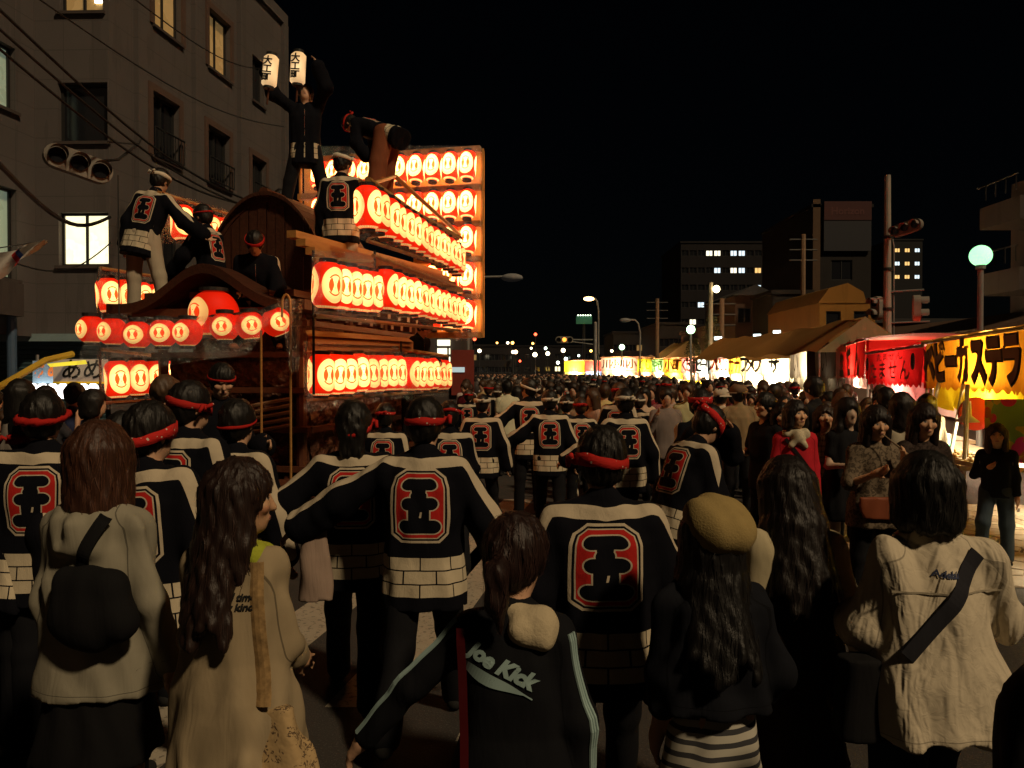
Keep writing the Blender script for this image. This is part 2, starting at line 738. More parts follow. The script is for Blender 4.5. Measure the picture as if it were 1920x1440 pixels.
SKIN = (.56, .33, .21)
def build_body(b, res, fine, skirt=False, skin=SKIN, hand=True, barefeet=False):
    """one skin mesh: head, neck, torso, arms with hands, legs"""
    k = b.k
    zs, A, B = b.torso_tab(0)
    pr = [loft(b.frame, -.08 * k, .50 * k, zs, A * .84, B * .82)]
    pr += arm_prims(b, .041, .035, .025)
    pr += [cone(b.neck, b.nk1, .058 * k, .052 * k, .03)]
    for i in (0, 1):
        pr += [cone(b.hip[i], b.kn[i], .070 * k, .050 * k), cone(b.kn[i], b.kn[i] * .6 + b.an[i] * .4 + np.array([0, -.012, 0]), .052 * k, .054 * k), cone(b.kn[i] * .6 + b.an[i] * .4, b.an[i], .05 * k, .034 * k),
               cone(b.an[i] + np.array([0, -.01, -.04 * k]), b.ft[i] + np.array([0, 0, -.045 * k]), .036 * k, .03 * k)]
        if hand:
            pr += hand_prims(b, i, fine)
    pr += head_prims(b, fine and res < .013)
    if fine:
        # the head is cut out and meshed again much finer; the two shells overlap inside the collar
        hl = b.hc - .17
        v1, q1 = sdf_mesh(pr, res, .02)
        loc = (v1 - b.hc) @ b.Rh
        hi = loc[:, 2] > -.115 * b.hs
        keep = ~hi[q1].all(1)
        q1 = q1[keep]
        hp_ = head_prims(b, True) + [cone(b.neck, b.nk1, .058 * k, .052 * k, .03)]
        v2, q2 = sdf_mesh(hp_, .0072, .02)
        v = np.concatenate([v1, v2]); q = np.concatenate([q1, q2 + len(v1)])
        used = np.zeros(len(v), bool); used[q.ravel()] = True
        mp = np.cumsum(used) - 1
        v = v[used]; q = mp[q]
    else:
        v, q = sdf_mesh(pr, res, .02)
    loc = (v - b.hc) @ b.Rh / b.hs
    c = np.tile(np.array(skin), (len(v), 1))
    x, y, z = loc.T
    def dab(cx, cy, cz, rx, ry, rz, col, mirror=True):
        for sx in ((-1, 1) if mirror else (1,)):
            m = ((x - cx * sx) / rx) ** 2 + ((y - cy) / ry) ** 2 + ((z - cz) / rz) ** 2
            w = np.clip((1.25 - m) / .5, 0, 1)[:, None]
            c[:] = c * (1 - w) + np.array(col) * w
    dab(.032, .09, .032, .022, .03, .006, (.03, .02, .015))
    dab(.031, .09, .008, .0155, .03, .0072, (.42, .38, .34))
    dab(.031, .09, .0085, .008, .03, .0085, (.015, .01, .008))
    dab(.031, .09, .0155, .018, .03, .0032, (.03, .02, .015))
    dab(0, .1, -.062, .023, .03, .008, (.38, .12, .10), False)
    dab(0, .1, -.0625, .022, .03, .0018, (.10, .03, .03), False)
    dab(.008, .12, -.038, .005, .02, .004, (.10, .04, .03))
    dab(.05, .06, -.03, .02, .04, .018, (skin[0] * 1.08, skin[1] * .86, skin[2] * .85))
    return np_mesh('body', v, q, {'tint': c})


def build_hair(b, kind, res, col_seed=0):
    if kind == 'bald':
        kind = 'shaved'
    Rh, h = b.Rh, b.hs
    t = {'shaved': .006, 'short': .02, 'mullet': .024}.get(kind, .022)
    pr = [ell(b.hp((0, -.014, .028)), (np.array([.076, .094, .095]) + t) * h, Rh, .02)]
    if kind in ('short', 'shaved', 'mullet'):
        pr.append(ell(b.hp((0, -.045, -.03)), (np.array([.06, .055, .06]) + t * .6) * h, Rh, .03))
    if kind == 'spiky':
        rs = np.random.RandomState(col_seed)
        for i in range(26):
            d = nrm((rs.normal(), rs.normal() - .2, abs(rs.normal()) + .4))
            pr.append(cone(b.hp(d * np.array([.08, .095, .1])), b.hp(d * np.array([.115, .13, .145])), .022 * h, .004 * h, .012))
        pr.append(ell(b.hp((0, -.045, -.03)), (np.array([.06, .055, .06]) + t * .6) * h, Rh, .03))
    if kind == 'curly':
        rs = np.random.RandomState(col_seed)
        for i in range(60):
            d = nrm((rs.normal(), rs.normal() - .5, rs.normal() * .8 + .35))
            pr.append(ell(b.hp(d * np.array([.098, .112, .115])), np.array([.022, .022, .022]) * h, Rh, .012))
    if kind == 'mullet':
        for x in (-.035, 0, .035):
            pr.append(cone(b.hp((x, -.085, -.02)), b.hp((x * 1.1, -.095, -.15)), .04 * h, .028 * h, .03))
    if kind in ('bob', 'bobshort'):
        L = -.17 if kind == 'bob' else -.10
        for a in np.linspace(-2.05, 2.05, 15):
            x, y = math.sin(a) * .083, -math.cos(a) * .09 - .012
            sl = 1.0 - .12 * max(0, abs(a) - 1.6)
            pr.append(cone(b.hp((x * .93, y * .93, .035)), b.hp((x * 1.10 * sl, y * 1.07, L + .02 * math.sin(a * 7 + col_seed))), .030 * h, .024 * h, .03))
    if kind in ('long', 'longwavy'):
        L = -.42
        for a in np.linspace(-1.85, 1.85, 13):
            x, y = math.sin(a) * .083, -math.cos(a) * .088 - .014
            p0, p1 = b.hp((x * .93, y * .93, .035)), b.hp((x * 1.08, y * 1.1, -.14))
            down = p1 + np.array([x * .55, y * .45 - .05 if abs(a) < 1.5 else .01, 0]) @ np.eye(3) + np.array([0, 0, L + .15 + .05 * math.sin(a * 5 + col_seed) + .08 * (abs(a) > 1.5)]) * h
            pr += [cone(p0, p1, .034 * h, .032 * h, .025), cone(p1, down, .034 * h, .018 * h, .025)]
    if kind == 'ponytail':
        pr.append(ell(b.hp((0, -.05, -.02)), (np.array([.068, .06, .07])) * h, Rh, .03))
        p0, p1 = b.hp((0, -.115, .0)), b.hp((0.01, -.17, -.03))
        pr += [cone(p0, p1, .022 * h, .034 * h, .015), cone(p1, b.hp((.01, -.16, -.11)), .038 * h, .03 * h, .02), cone(b.hp((.01, -.16, -.11)), b.hp((.02, -.14, -.19)), .03 * h, .008 * h, .02)]
    if kind == 'bun':
        pr.append(ell(b.hp((0, -.05, -.02)), (np.array([.068, .06, .07])) * h, Rh, .03))
        pr.append(ell(b.hp((0, -.11, .07)), np.array([.045, .045, .045]) * h, Rh, .01))
    fz = {'shaved': .045, 'short': .035, 'mullet': .035, 'spiky': .05, 'curly': .04}.get(kind, .03)
    # open the face
    pr.append(ell(b.hp((0, .135, -.055 + (fz - .03))), (np.array([.076, .105, .112]) if kind[0] in 'bl' else np.array([.070, .10, .105])) * h, Rh, .01, True))
    if kind in ('short', 'shaved', 'spiky', 'mullet'):
        for sd in (-1, 1):
            pr.append(ell(b.hp((sd * .115, .012, -.055)), np.array([.045, .05, .06]) * h, Rh, .01, True))
    if kind in ('short', 'shaved', 'spiky'):
        pr.append(ell(b.hp((0, -.06, -.155)), np.array([.12, .09, .055]) * h, Rh, .01, True))
    rs = np.random.RandomState(col_seed + 5)
    hc = b.hc
    amp = {'shaved': .001, 'short': .003, 'long': .0022, 'longwavy': .0032, 'bob': .0024, 'bobshort': .0026}.get(kind, .003)
    def strands(f, ax):
        X = ax[0][:, None, None] - hc[0]; Y = ax[1][None, :, None] - hc[1]; Z = ax[2][None, None, :] - hc[2]
        an = np.arctan2(X, -Y)
        w = np.sin(an * 23 + 2 * np.sin(Z * 30) + np.sin(an * 5)) + .7 * np.sin(an * 41 + 3 * np.sin(Z * 18 + 1)) + .6 * np.sin(X * 90 + Y * 70 + Z * 60)
        return f + amp * w
    v, q = sdf_mesh(pr, res, .02, extra=strands)
    return np_mesh('hair', v, q)


def build_happi(b, res, seed, hemv=-.72, sleeve=1.0, loose=.018, band=True):
    k = b.k
    zs, A, B = b.torso_tab(loose)
    z_hem = (hemv + .49) * k
    pr = [loft(b.frame, z_hem, .485 * k, zs, A, B)]
    pr += [cone(b.neck * .5 + b.sh[i] * .5 + np.array([0, 0, .0]), b.sh[i], .056 * k, .062 * k, .06) for i in (0, 1)]
    pr += [cone(b.T((0, -.012, 1.40)), b.T((0, -.005, 1.435)), .082 * k, .07 * k, .03)]
    arm = arm_prims(b, .063, .082, .088, sleeve)
    pr += arm
    v, q = sdf_mesh(pr, res, .045, fold=.007, seed=seed)
    R, o = b.frame
    loc = (v - o) @ R
    # shoulder line of the white stripe
    pts = []
    for i in (0, 1):
        sd = (-1, 1)[i]
        u, f = b.armdir[i]
        n0 = R @ np.array([sd * .55, -.45, .75])
        nu = nrm(n0 - u * (n0 @ u)); nf = nrm(n0 - f * (n0 @ f))
        wr = b.el[i] + (b.wr[i] - b.el[i]) * min(1, (sleeve - .52) / .48) if sleeve > .52 else b.el[i]
        pts.append([wr + nf * .09 * k, b.el[i] + nrm(nu + nf) * .086 * k, b.sh[i] + nrm(nu + R @ np.array([0, -.25, .6])) * .074 * k, b.T((sd * .075, -.075, 1.405))])
    line = pts[0] + [b.T((0, -.085, 1.395))] + pts[1][::-1]
    d = np.full(len(v), 9.0)
    wid = np.linspace(0, 1, 9)
    for j in range(len(line) - 1):
        a, c = line[j], line[j + 1]
        ac = c - a
        t = np.clip(((v - a) @ ac) / (ac @ ac), 0, 1)
        d = np.minimum(d, np.linalg.norm(v - a - t[:, None] * ac, axis=1))
    # keep it on the back: measure the stripe flat
    stripe = d - .031 * k
    lx, ly = loc[:, 0] / k, loc[:, 1] / k
    ang = np.arctan2(lx / .18, -ly / .13)
    uu = ang * .165
    vv = loc[:, 2] / k - .49
    dt = pr[0][2](v[:, 0], v[:, 1], v[:, 2])
    da = np.min([p[2](v[:, 0], v[:, 1], v[:, 2]) for p in arm], 0)
    m = da - dt
    return np_mesh('happi_coat', v, q, {'pat': np.stack([uu, vv, stripe], 1), 'pat2': np.stack([m, lx, ly], 1)})


def build_top(b, res, seed, hem=-.2, sleeve=1.0, loose=.02, fold=.006, r=(.053, .051, .042), hood=False, collar=True, foldscale=1.0, flare=0):
    k = b.k
    zs, A, B = b.torso_tab(loose)
    if flare:
        w = np.clip((.3 * k - zs) / (.6 * k), 0, 1)
        A = A + w * flare; B = B + w * flare * .8
    pr = [loft(b.frame, hem * k, .475 * k, zs, A, B)]
    pr += [cone(b.neck * .5 + b.sh[i] * .5, b.sh[i], .052 * k, r[0] * k, .06) for i in (0, 1)]
    if sleeve > 0:
        pr += arm_prims(b, *r, sleeve, kk=.03)
    if collar:
        pr.append(cone(b.T((0, -.008, 1.40)), b.T((0, -.002, 1.43)), .072 * k, .066 * k, .025))
    if hood:
        pr += [cone(b.T((x, -.085 - .03 * (1 - abs(x) / .08), 1.38)), b.T((x * .8, -.115, 1.30)), .045 * k, .04 * k, .03) for x in (-.07, 0, .07)]
        pr += [cone(b.T((-.085, -.04, 1.40)), b.T((-.06, .07, 1.36)), .03 * k, .02 * k, .03), cone(b.T((.085, -.04, 1.40)), b.T((.06, .07, 1.36)), .03 * k, .02 * k, .03)]
    v, q = sdf_mesh(pr, res, .035, fold=fold, seed=seed, foldscale=foldscale)
    R, o = b.frame
    loc = (v - o) @ R
    ax_, ay_, az_ = v[:, 0], v[:, 1], v[:, 2]
    dt = pr[0][2](ax_, ay_, az_)
    arms_ = [p for p in pr[3:7]] if sleeve > .52 else pr[3:5]
    da = np.min([p[2](ax_, ay_, az_) for p in arms_], 0) if sleeve > 0 else dt + 1
    hemd = loc[:, 2] - hem * k - .028
    # cuff line on the sleeves
    cuff = np.full(len(v), 1.0)
    if sleeve > .52:
        t_ = min(1, (sleeve - .52) / .48)
        for i in (0, 1):
            e_ = b.el[i] + (b.wr[i] - b.el[i]) * t_
            cuff = np.minimum(cuff, np.abs((v - e_) @ b.armdir[i][1] + .03) + 5 * (np.linalg.norm(v - e_, axis=1) > .13))
    return np_mesh('top', v, q, {'pat': np.stack([np.arctan2(loc[:, 0], -loc[:, 1]) * .16, loc[:, 2] - .49 * k, loc[:, 0]], 1),
                                 'pat2': np.stack([da - dt + 10, hemd + 10, cuff + 10], 1)})


def build_trousers(b, res, seed, length=1.0, loose=.012, fold=.004):
    k = b.k
    zs, A, B = b.torso_tab(.008)
    pr = [loft((b.R if False else np.eye(3), b.pel), -.10 * k, .07 * k, zs, A, B)]
    for i in (0, 1):
        K, An = b.kn[i], b.an[i]
        pr.append(cone(b.hip[i], K, (.088 + loose) * k, (.062 + loose) * k, .03))
        if length > .5:
            e = K + (An - K) * min(1, (length - .5) * 2)
            pr.append(cone(K, e, (.062 + loose) * k, (.052 + loose * 1.2) * k, .03))
    v, q = sdf_mesh(pr, res, .03, fold=fold, seed=seed, foldscale=.8)
    return np_mesh('trousers', v, q)


def build_skirt(b, res, seed, length=.45, flare=.06, fold=.008):
    k = b.k
    zs = np.array([-1.0, -length, 0, .10]) * k
    A = np.array([.185 + flare, .185 + flare, .158, .125]) * k * (.5 + .5 * b.fat)
    B = np.array([.155 + flare, .155 + flare, .112, .095]) * k
    pr = [loft((np.eye(3), b.pel), -length * k, .09 * k, zs, A, B)]
    v, q = sdf_mesh(pr, res, .03, fold=fold, seed=seed)
    return np_mesh('skirt', v, q)


def build_shoe(b, i, res):
    k = b.k
    A, Ft = b.an[i], b.ft[i]
    pr = [cone(A + np.array([0, -.03, -.035 * k]), A + np.array([0, -.01, -.01 * k]), .042 * k, .045 * k, .03),
          cone(A + (Ft - A) * .1 + np.array([0, 0, -.04 * k]), Ft + np.array([0, 0, -.045 * k]), .044 * k, .036 * k, .03)]
    fz = A[2] - .08 * k
    def flat(f, ax):
        return np.maximum(f, fz - ax[2][None, None, :] + .002)
    v, q = sdf_mesh(pr, max(res, .012), .03, extra=flat)
    return np_mesh('shoe', v, q)


def build_strands(b, hair_me, seed, n=700, length=.10, wdt=.0011):
    """loose hairs lying along the surface of the hair"""
    vs_ = [v.co.copy() for v in hair_me.vertices]
    bt = BVHTree.FromPolygons(vs_, [tuple(p.vertices) for p in hair_me.polygons])
    rs = random.Random(seed)
    m = MB()
    V, Fc = [], []
    for _ in range(n):
        p = rs.choice(vs_).copy()
        L = length * rs.uniform(.5, 1.3)
        st = L / 6
        bend = Vector((rs.uniform(-.25, .25), rs.uniform(-.25, .25), 0))
        lift = rs.uniform(.0005, .005) if rs.random() < .85 else rs.uniform(.006, .016)
        row = []
        for i in range(7):
            h = bt.find_nearest(p)
            if h[0] is None: break
            nn = h[1]
            t = Vector((0, 0, -1)) + bend
            t = t - nn * t.dot(nn)
            if t.length < .15: t = Vector((rs.uniform(-1, 1), -1, -.5)); t = t - nn * t.dot(nn)
            t.normalize()
            c = h[0] + nn * (lift * (.4 + .6 * i / 6))
            s_ = t.cross(nn).normalized() * wdt * (1 - .75 * i / 6)
            row.append((c - s_, c + s_))
            p = h[0] + t * st
        b0 = len(V)
        for a_, c_ in row: V += [tuple(a_), tuple(c_)]
        Fc += [(b0 + 2 * i, b0 + 2 * i + 1, b0 + 2 * i + 3, b0 + 2 * i + 2) for i in range(len(row) - 1)]
    m.add(V, Fc)
    return m.mesh('loose_strands')


def build_band(b, tilt=0, w=.036, z=.035, knot='back', rope=False, thick=.009, yoff=0, seed=0, roll=0, grow=0.0):
    """headband: a swept ring round the hair"""
    h = b.hs
    n = 30
    rs = random.Random(seed)
    ph = rs.uniform(0, 6)
    sec = 8 if rope else 6
    vs, fs = [], []
    for i in range(n):
        t = 2 * math.pi * i / n
        rx, ry = (.098 + grow), (.116 + grow)
        cx, cy = math.sin(t) * rx, -math.cos(t) * ry - .014
        zz = z + cy * math.tan(rad(tilt)) + cx * math.tan(rad(roll)) + .003 * math.sin(3 * t + ph)
        ww = w * (1 + .18 * math.sin(2 * t + ph) + .1 * math.sin(7 * t))
        nx, ny = math.sin(t), -math.cos(t)
        for j in range(sec):
            a = 2 * math.pi * j / sec
            if rope:
                o, u = math.cos(a + t * 6) * ww * .5, math.sin(a + t * 6) * ww * .5 * (1 + .2 * math.sin(2 * a))
            else:
                o, u = math.cos(a) * thick * .5, math.sin(a) * ww * .5
            vs.append(b.hp((cx + nx * o, cy + ny * o, zz + u)))
    for i in range(n):
        i2 = (i + 1) % n
        for j in range(sec):
            j2 = (j + 1) % sec
            fs.append((i * sec + j, i * sec + j2, i2 * sec + j2, i2 * sec + j))
    m = MB()
    m.add([tuple(v) for v in vs], fs)
    if knot:
        t = {'back': 0, 'side': 1.9, 'front': math.pi, 'left': -1.5}[knot]
        cx, cy = math.sin(t) * (.103 + grow), -math.cos(t) * (.122 + grow) - .014
        zz = z + cy * math.tan(rad(tilt))
        m.ball(tuple(b.hp((cx, cy, zz))), .016 * h)
        ex = (math.cos(t), math.sin(t))
        for sd in (-1, 1):
            m.tube([tuple(b.hp((cx, cy, zz))), tuple(b.hp((cx + ex[0] * sd * .025 + math.sin(t) * .02, cy + ex[1] * sd * .025 - math.cos(t) * .02, zz + .012))),
                    tuple(b.hp((cx + ex[0] * sd * .045 + math.sin(t) * .018, cy + ex[1] * sd * .045 - math.cos(t) * .018, zz + (.02 if sd > 0 else -.02))))], [.006, .013, .009], 6)
    return m.mesh('headband')


def build_beret(b, res, seed):
    pr = [ell(b.hp((.012, -.03, .075)), np.array([.118, .125, .085]) * b.hs, b.Rh @ rot('x', 22) @ rot('y', 6), .03),
          ell(b.hp((.03, -.085, .03)), np.array([.100, .075, .075]) * b.hs, b.Rh, .04)]
    v, q = sdf_mesh(pr, res, .03, fold=.004, seed=seed, foldscale=1.2)
    return np_mesh('beret', v, q)


def build_cap(b, res):
    pr = [ell(b.hp((0, -.014, .045)), np.array([.106, .122, .09]) * b.hs, b.Rh, .02),
          cone(b.hp((-.10, -.01, .035)), b.hp((.10, -.01, .035)), .02, .02, .02)]
    v, q = sdf_mesh(pr, res, .02, fold=.003, seed=3)
    m = MB()
    def fn(u, w):
        a = (u - .5) * 5.6
        r = .105 + .05 * w
        return b.hp((math.sin(a) * r, math.cos(a) * r * 1.12 - .014, .022 - .014 * w))
    m.sheet(fn, 24, 2)
    me = m.mesh('brim')
    return np_mesh('hat', v, q), me


def strap_mesh(me_list, b, p0, p1, width, side='back', n=26, off=.008, sag=0, thick=.006):
    """a strap laid over garment meshes by casting rays from behind or in front"""
    tr = []
    for me in me_list:
        vs = [v.co.copy() for v in me.vertices]
        tr.append(BVHTree.FromPolygons(vs, [tuple(p.vertices) for p in me.polygons]))
    R = b.R
    dirv = Vector(R @ np.array([0, 1 if side == 'back' else -1, 0]))
    a, c = Vector(p0), Vector(p1)
    ax = (c - a).normalized()
    wv = ax.cross(dirv).normalized() * (width / 2)
    rows, refs, ps = [], [], []
    last = None
    for i in range(n + 1):
        t = i / n
        p = a.lerp(c, t) + Vector((0, 0, -sag * math.sin(t * math.pi)))
        row = []
        for s_ in (-1, -.33, .33, 1):
            o = p + wv * s_ - dirv * .6
            best = None
            for bt in tr:
                h = bt.ray_cast(o, dirv, 1.2)
                if h[0] is not None and (best is None or h[3] < best):
                    best = h[3]
            row.append(best)
        bb = [x for x in row if x is not None]
        ref = min(bb) if bb else (last if last is not None else .6)
        last = ref
        refs.append(ref); ps.append(p)
    for i in range(n + 1):
        w_ = refs[max(0, i - 3):i + 4]
        rf_ = min(refs[i], sum(w_) / len(w_))
        rows.append([(ps[i] + wv * s_ - dirv * .6 + dirv * (rf_ + .02 * abs(s_) * (width > .03) * .3 - off)) for s_ in (-1, -.33, .33, 1)])
    m = MB()
    vs = [tuple(q) for r_ in rows for q in r_]
    fs = [(i * 4 + j, i * 4 + j + 1, (i + 1) * 4 + j + 1, (i + 1) * 4 + j) for i in range(n) for j in range(3)]
    m.add(vs, fs)
    vs2 = [tuple(Vector(q) + dirv * thick) for q in vs]
    k0 = len(vs)
    m.add(vs2, [tuple(reversed(f)) for f in fs])
    edge = []
    for i in range(n):
        edge.append((i * 4, (i + 1) * 4, k0 + (i + 1) * 4, k0 + i * 4))
        edge.append((i * 4 + 3, k0 + i * 4 + 3, k0 + (i + 1) * 4 + 3, (i + 1) * 4 + 3))
    m.f += edge
    m.mi += [0] * len(edge)
    return m.mesh('strap')


def project_text(me, garment, b, origin, xdir, ydir, off=.005, bow=0.0, side='back'):
    """a printed text laid on a garment: me is a flat text mesh in metres"""
    vs = [v.co.copy() for v in garment.vertices]
    bt = BVHTree.FromPolygons(vs, [tuple(p.vertices) for p in garment.polygons])
    dirv = Vector(b.R @ np.array([0, 1 if side == 'back' else -1, 0]))
    o0, xd, yd = Vector(origin), Vector(xdir).normalized(), Vector(ydir).normalized()
    out = me.copy()
    for v in out.vertices:
        p = o0 + xd * v.co.x + yd * (v.co.y + bow * v.co.x ** 2) - dirv * .6
        h = bt.ray_cast(p, dirv, 1.2)
        dd = h[3] if h[0] is not None else .55
        v.co = p + dirv * (dd - off)
    return out

# ------------------------------------------------------------------ people materials
def mat_cloth():
    M = Mat('cloth', 0.88, spec=.15)
    n1 = M.noise(7, 4)
    c = M.mix(n1 * .5, M.objcol(), M.mix(1.0, M.objcol(), .55, 'MULTIPLY'))
    s1, s2, s3 = M.attr('pat2')
    seam = ((s1 - 10).abs().lt(.0022).max((s2 - 10).abs().lt(.0014)).max((s3 - 10).abs().lt(.0016))) * s1.gt(5.0)
    c = M.mix(seam * .7, c, M.mix(1.0, M.objcol(), .18, 'MULTIPLY'))
    M.base(c)
    h = M.noise(11, 3, dist=.6, stretch=(1, 1, .22)) + M.noise(6, 3, dist=1.0, stretch=(1, 1, .3)) * .7 + M.noise(420, 1) * .06 - seam * .25
    M.bump(h, .42, .016)
    return M.m


def mat_linen():
    """creased white cotton"""
    M = Mat('creased_cotton', 0.9, spec=.15)
    n1 = M.noise(9, 5, dist=1.2)

    s1, s2, s3 = M.attr('pat2')
    seam = ((s1 - 10).abs().lt(.0022).max((s2 - 10).abs().lt(.0014)).max((s3 - 10).abs().lt(.0016))) * s1.gt(5.0)
    c = M.mix(n1 * .35, M.objcol(), M.mix(1.0, M.objcol(), .7, 'MULTIPLY'))
    M.base(M.mix(seam * .6, c, M.mix(1.0, M.objcol(), .25, 'MULTIPLY')))
    h = M.noise(7, 2, dist=1.6, stretch=(1, 1, .4)) * 2.0 + M.noise(26, 2, dist=1.2) * .18 - seam * .4
    M.bump(h, .75, .024)
    return M.m


def mat_stripes():
    M = Mat('striped_jersey', .9, spec=.1)
    _, v, _ = M.attr('pat')
    f = (v * 34).frac().gt(.52)
    M.base(M.mix(f, (.62, .56, .45), (.03, .03, .035)))
    M.bump(M.noise(25, 3), .4, .01)
    return M.m


def mat_plaid():
    M = Mat('plaid_shirt', .9, spec=.1)
    u, v, _ = M.attr('pat')
    a = (u * 22).frac().lt(.35) * .5 + (v * 20).frac().lt(.35) * .5
    b_ = (u * 44).frac().lt(.15) * .3
    M.base(M.mix(a, (.42, .38, .30), (.10, .09, .08)))
    M.bump(M.noise(20, 3), .4, .01)
    return M.m


def mat_mottle():
    M = Mat('mottled_print', .9, spec=.1)
    n = M.noise(34, 4, dist=1.0).gt(.52)
    M.base(M.mix(n * .8, M.objcol(), M.mix(1.0, M.objcol(), .28, 'MULTIPLY')))
    M.bump(M.noise(25, 4), .4, .01)
    return M.m


def mat_skin():
    M = Mat('skin', .55, spec=.35)
    a = M.n('ShaderNodeAttribute', attribute_name='tint')
    M.base(M.mix(M.noise(40, 3) * .35, a.outputs['Color'], M.mix(1.0, a.outputs['Color'], .72, 'MULTIPLY')))
    M.bump(M.noise(180, 2), .12, .004)
    return M.m


def mat_hair():
    M = Mat('hair', .5, spec=.35)
    f = M.noise(60, 3, stretch=(1, 1, .12))
    M.base(M.mix(f, M.mix(1.0, M.objcol(), .35, 'MULTIPLY'), M.objcol()))
    M.bump(M.noise(150, 3, stretch=(1, 1, .06)), .55, .005)
    return M.m


def glyph_five(x, y):
    """distance to the fat brush figure five, metres, 0.28 x 0.41 crest"""
    g = capsule(x, y, -.002, .118, .055, .031)
    g = g.min(capsule(x, y, -.004, .055, .004, .034)).min(capsule(x, y, -.004, .085, .004, .03))
    g = g.min(capsule(x, y, .002, .012, .050, .034))
    bx = ((x + .002).abs() - .047).max((y + .055).abs() - .06)
    g = g.min(bx)
    g = g.min(capsule(x, y, 0, -.115, .062, .037))
    hole = ((x - y * .15 - .012).abs() - .007).max((y + .05).abs() - .018)
    return g.max((hole * -1.0) + -.002)


def mat_happi(band=True):
    M = Mat('happi_cotton' if band else 'happi_cotton_plain', .92, spec=.1)
    u, v, st = M.attr('pat')
    m, lx, ly = M.attr('pat2')
    on = m.gt(.004)
    cs_ = M.n('ShaderNodeSeparateColor')
    M.link(M.objcol(), cs_.inputs[0])
    cs = E(M.nt, cs_.outputs[0])
    x, y = u / cs, (v + .215) / cs
    d = ((x.abs() - .14).max(y.abs() - .205)).max((x.abs() + y.abs() - .298) * .7071)
    g = glyph_five(x, y)
    oncrest = on * d.lt(0.0) * x.abs().lt(.3)
    cream, red, navy = (.53, .45, .33), (.48, .022, .018), (.0045, .0048, .008)
    c1 = M.mix(d.lt(-.013), cream, navy)
    c1 = M.mix(d.lt(-.023), c1, cream)
    c1 = M.mix(d.lt(-.029), c1, red)
    c1 = M.mix(g.lt(.0065) * d.lt(-.02), c1, cream)
    c1 = M.mix(g.lt(0.0) * d.lt(-.02), c1, navy)
    base = M.mix(st.lt(0.0) * ly.lt(.06), navy, cream)
    # brick band: three courses
    row = (v + .655) / .064
    rf = row.frac()
    ri = row.floor()
    bu = (u / .125 + ri * .5).frac()
    brick = rf.gt(.10) * bu.gt(.045) * row.gt(0.0) * row.lt(3.0) * on * u.abs().lt(.42)
    base = M.mix(brick, base, (.58, .50, .36))
    base = M.mix(oncrest, base, c1)
    M.base(M.mix(M.noise(8, 4) * .45, base, M.mix(1.0, base, .55, 'MULTIPLY')))
    M.bump(M.noise(20, 4, dist=.8, stretch=(1, 1, .4)) + M.noise(300, 2) * .2, .45, .012)
    return M.m


def mat_bandana():
    M = Mat('red_bandana', .85, spec=.2)
    n = M.n('ShaderNodeTexVoronoi')
    n.inputs['Scale'].default_value = 46
    M.link(M.coord(), n.inputs['Vector'])
    f = E(M.nt, n.outputs['Distance']).lt(.22) * M.noise(14, 2).gt(.48)
    M.base(M.mix(f, M.objcol(), (.62, .50, .42)))
    M.bump(M.noise(40, 3, stretch=(1, 1, 3)), .6, .006)
    return M.m


CLOTH, LINEN, STRIPES, PLAID, MOTTLE, SKINM, HAIRM, HAPPI, BANDANA = mat_cloth(), mat_linen(), mat_stripes(), mat_plaid(), mat_mottle(), mat_skin(), mat_hair(), mat_happi(), mat_bandana()
TOPM = {'cloth': CLOTH, 'linen': LINEN, 'stripes': STRIPES, 'plaid': PLAID, 'mottle': MOTTLE}
BLACK = (.007, .0075, .010)
DARKHAIR = (.008, .006, .005)
RED = (.42, .016, .012)
WHITE = (.62, .55, .44)
_seed = [0]


def person(label, loc, H=1.7, yaw=0, fine=False, res=.016, hair='short', hcol=DARKHAIR, top='happi', tcol=WHITE, tmat='cloth', tkw=None,
           bottom='trousers', bcol=BLACK, bmat=None, bkw=None, band=None, bandkw=None, bandmat=None, skin=SKIN, group=None, shoes=True, shoecol=(.02, .02, .02), feet=True, base=0.0, crest=.80, **bk):
    """one figure: Empty at the feet > body, hair, clothes.  yaw clockwise from +Y"""
    _seed[0] += 1
    sd = _seed[0]
    b = Body(H, **bk)
    root = empty('person', (loc[0], loc[1], base), -rad(yaw), label, 'person', group)
    body = obj('body', build_body(b, max(res * 1.1, .0155) if fine else max(res * 1.2, .0165), fine, skin=skin), SKINM, root)
    if hair:
        near = loc[1] < 3.6 and loc[1] > 0
        hm_ = build_hair(b, hair, .009 if fine or near else max(res * .8, .012), sd)
        ho = obj('hair', hm_, HAIRM, root, color=hcol)
        if near:
            so_ = obj('loose_strands', build_strands(b, hm_, sd), HAIRM, ho, color=tuple(min(1, c * 2.2 + .004) for c in hcol))
            so_['kind'] = 'stuff'
    garm = None
    if top == 'happi':
        garm = build_happi(b, res, sd, **(tkw or {}))
        obj('happi_coat', garm, HAPPI, root, color=(crest, 1, 1))
    elif top:
        garm = build_top(b, res, sd, **(tkw or {}))
        obj({'hoodie': 'hooded_jacket'}.get(top, top), garm, TOPM[tmat], root, color=tcol)
    bot = None
    if bottom == 'trousers':
        bot = build_trousers(b, res * 1.15, sd + 50, **(bkw or {}))
        obj('trousers', bot, bmat or CLOTH, root, color=bcol)
    elif bottom == 'skirt':
        bot = build_skirt(b, res * 1.1, sd + 50, **(bkw or {}))
        obj('skirt', bot, bmat or CLOTH, root, color=bcol)
    if shoes:
        for i in (0, 1):
            obj('shoe', build_shoe(b, i, res), CLOTH, root, color=shoecol)
    if band:
        obj('headband', build_band(b, seed=sd, **(bandkw or {})), bandmat or CLOTH, root, color=band, smooth=True)
    return root, b, garm, bot

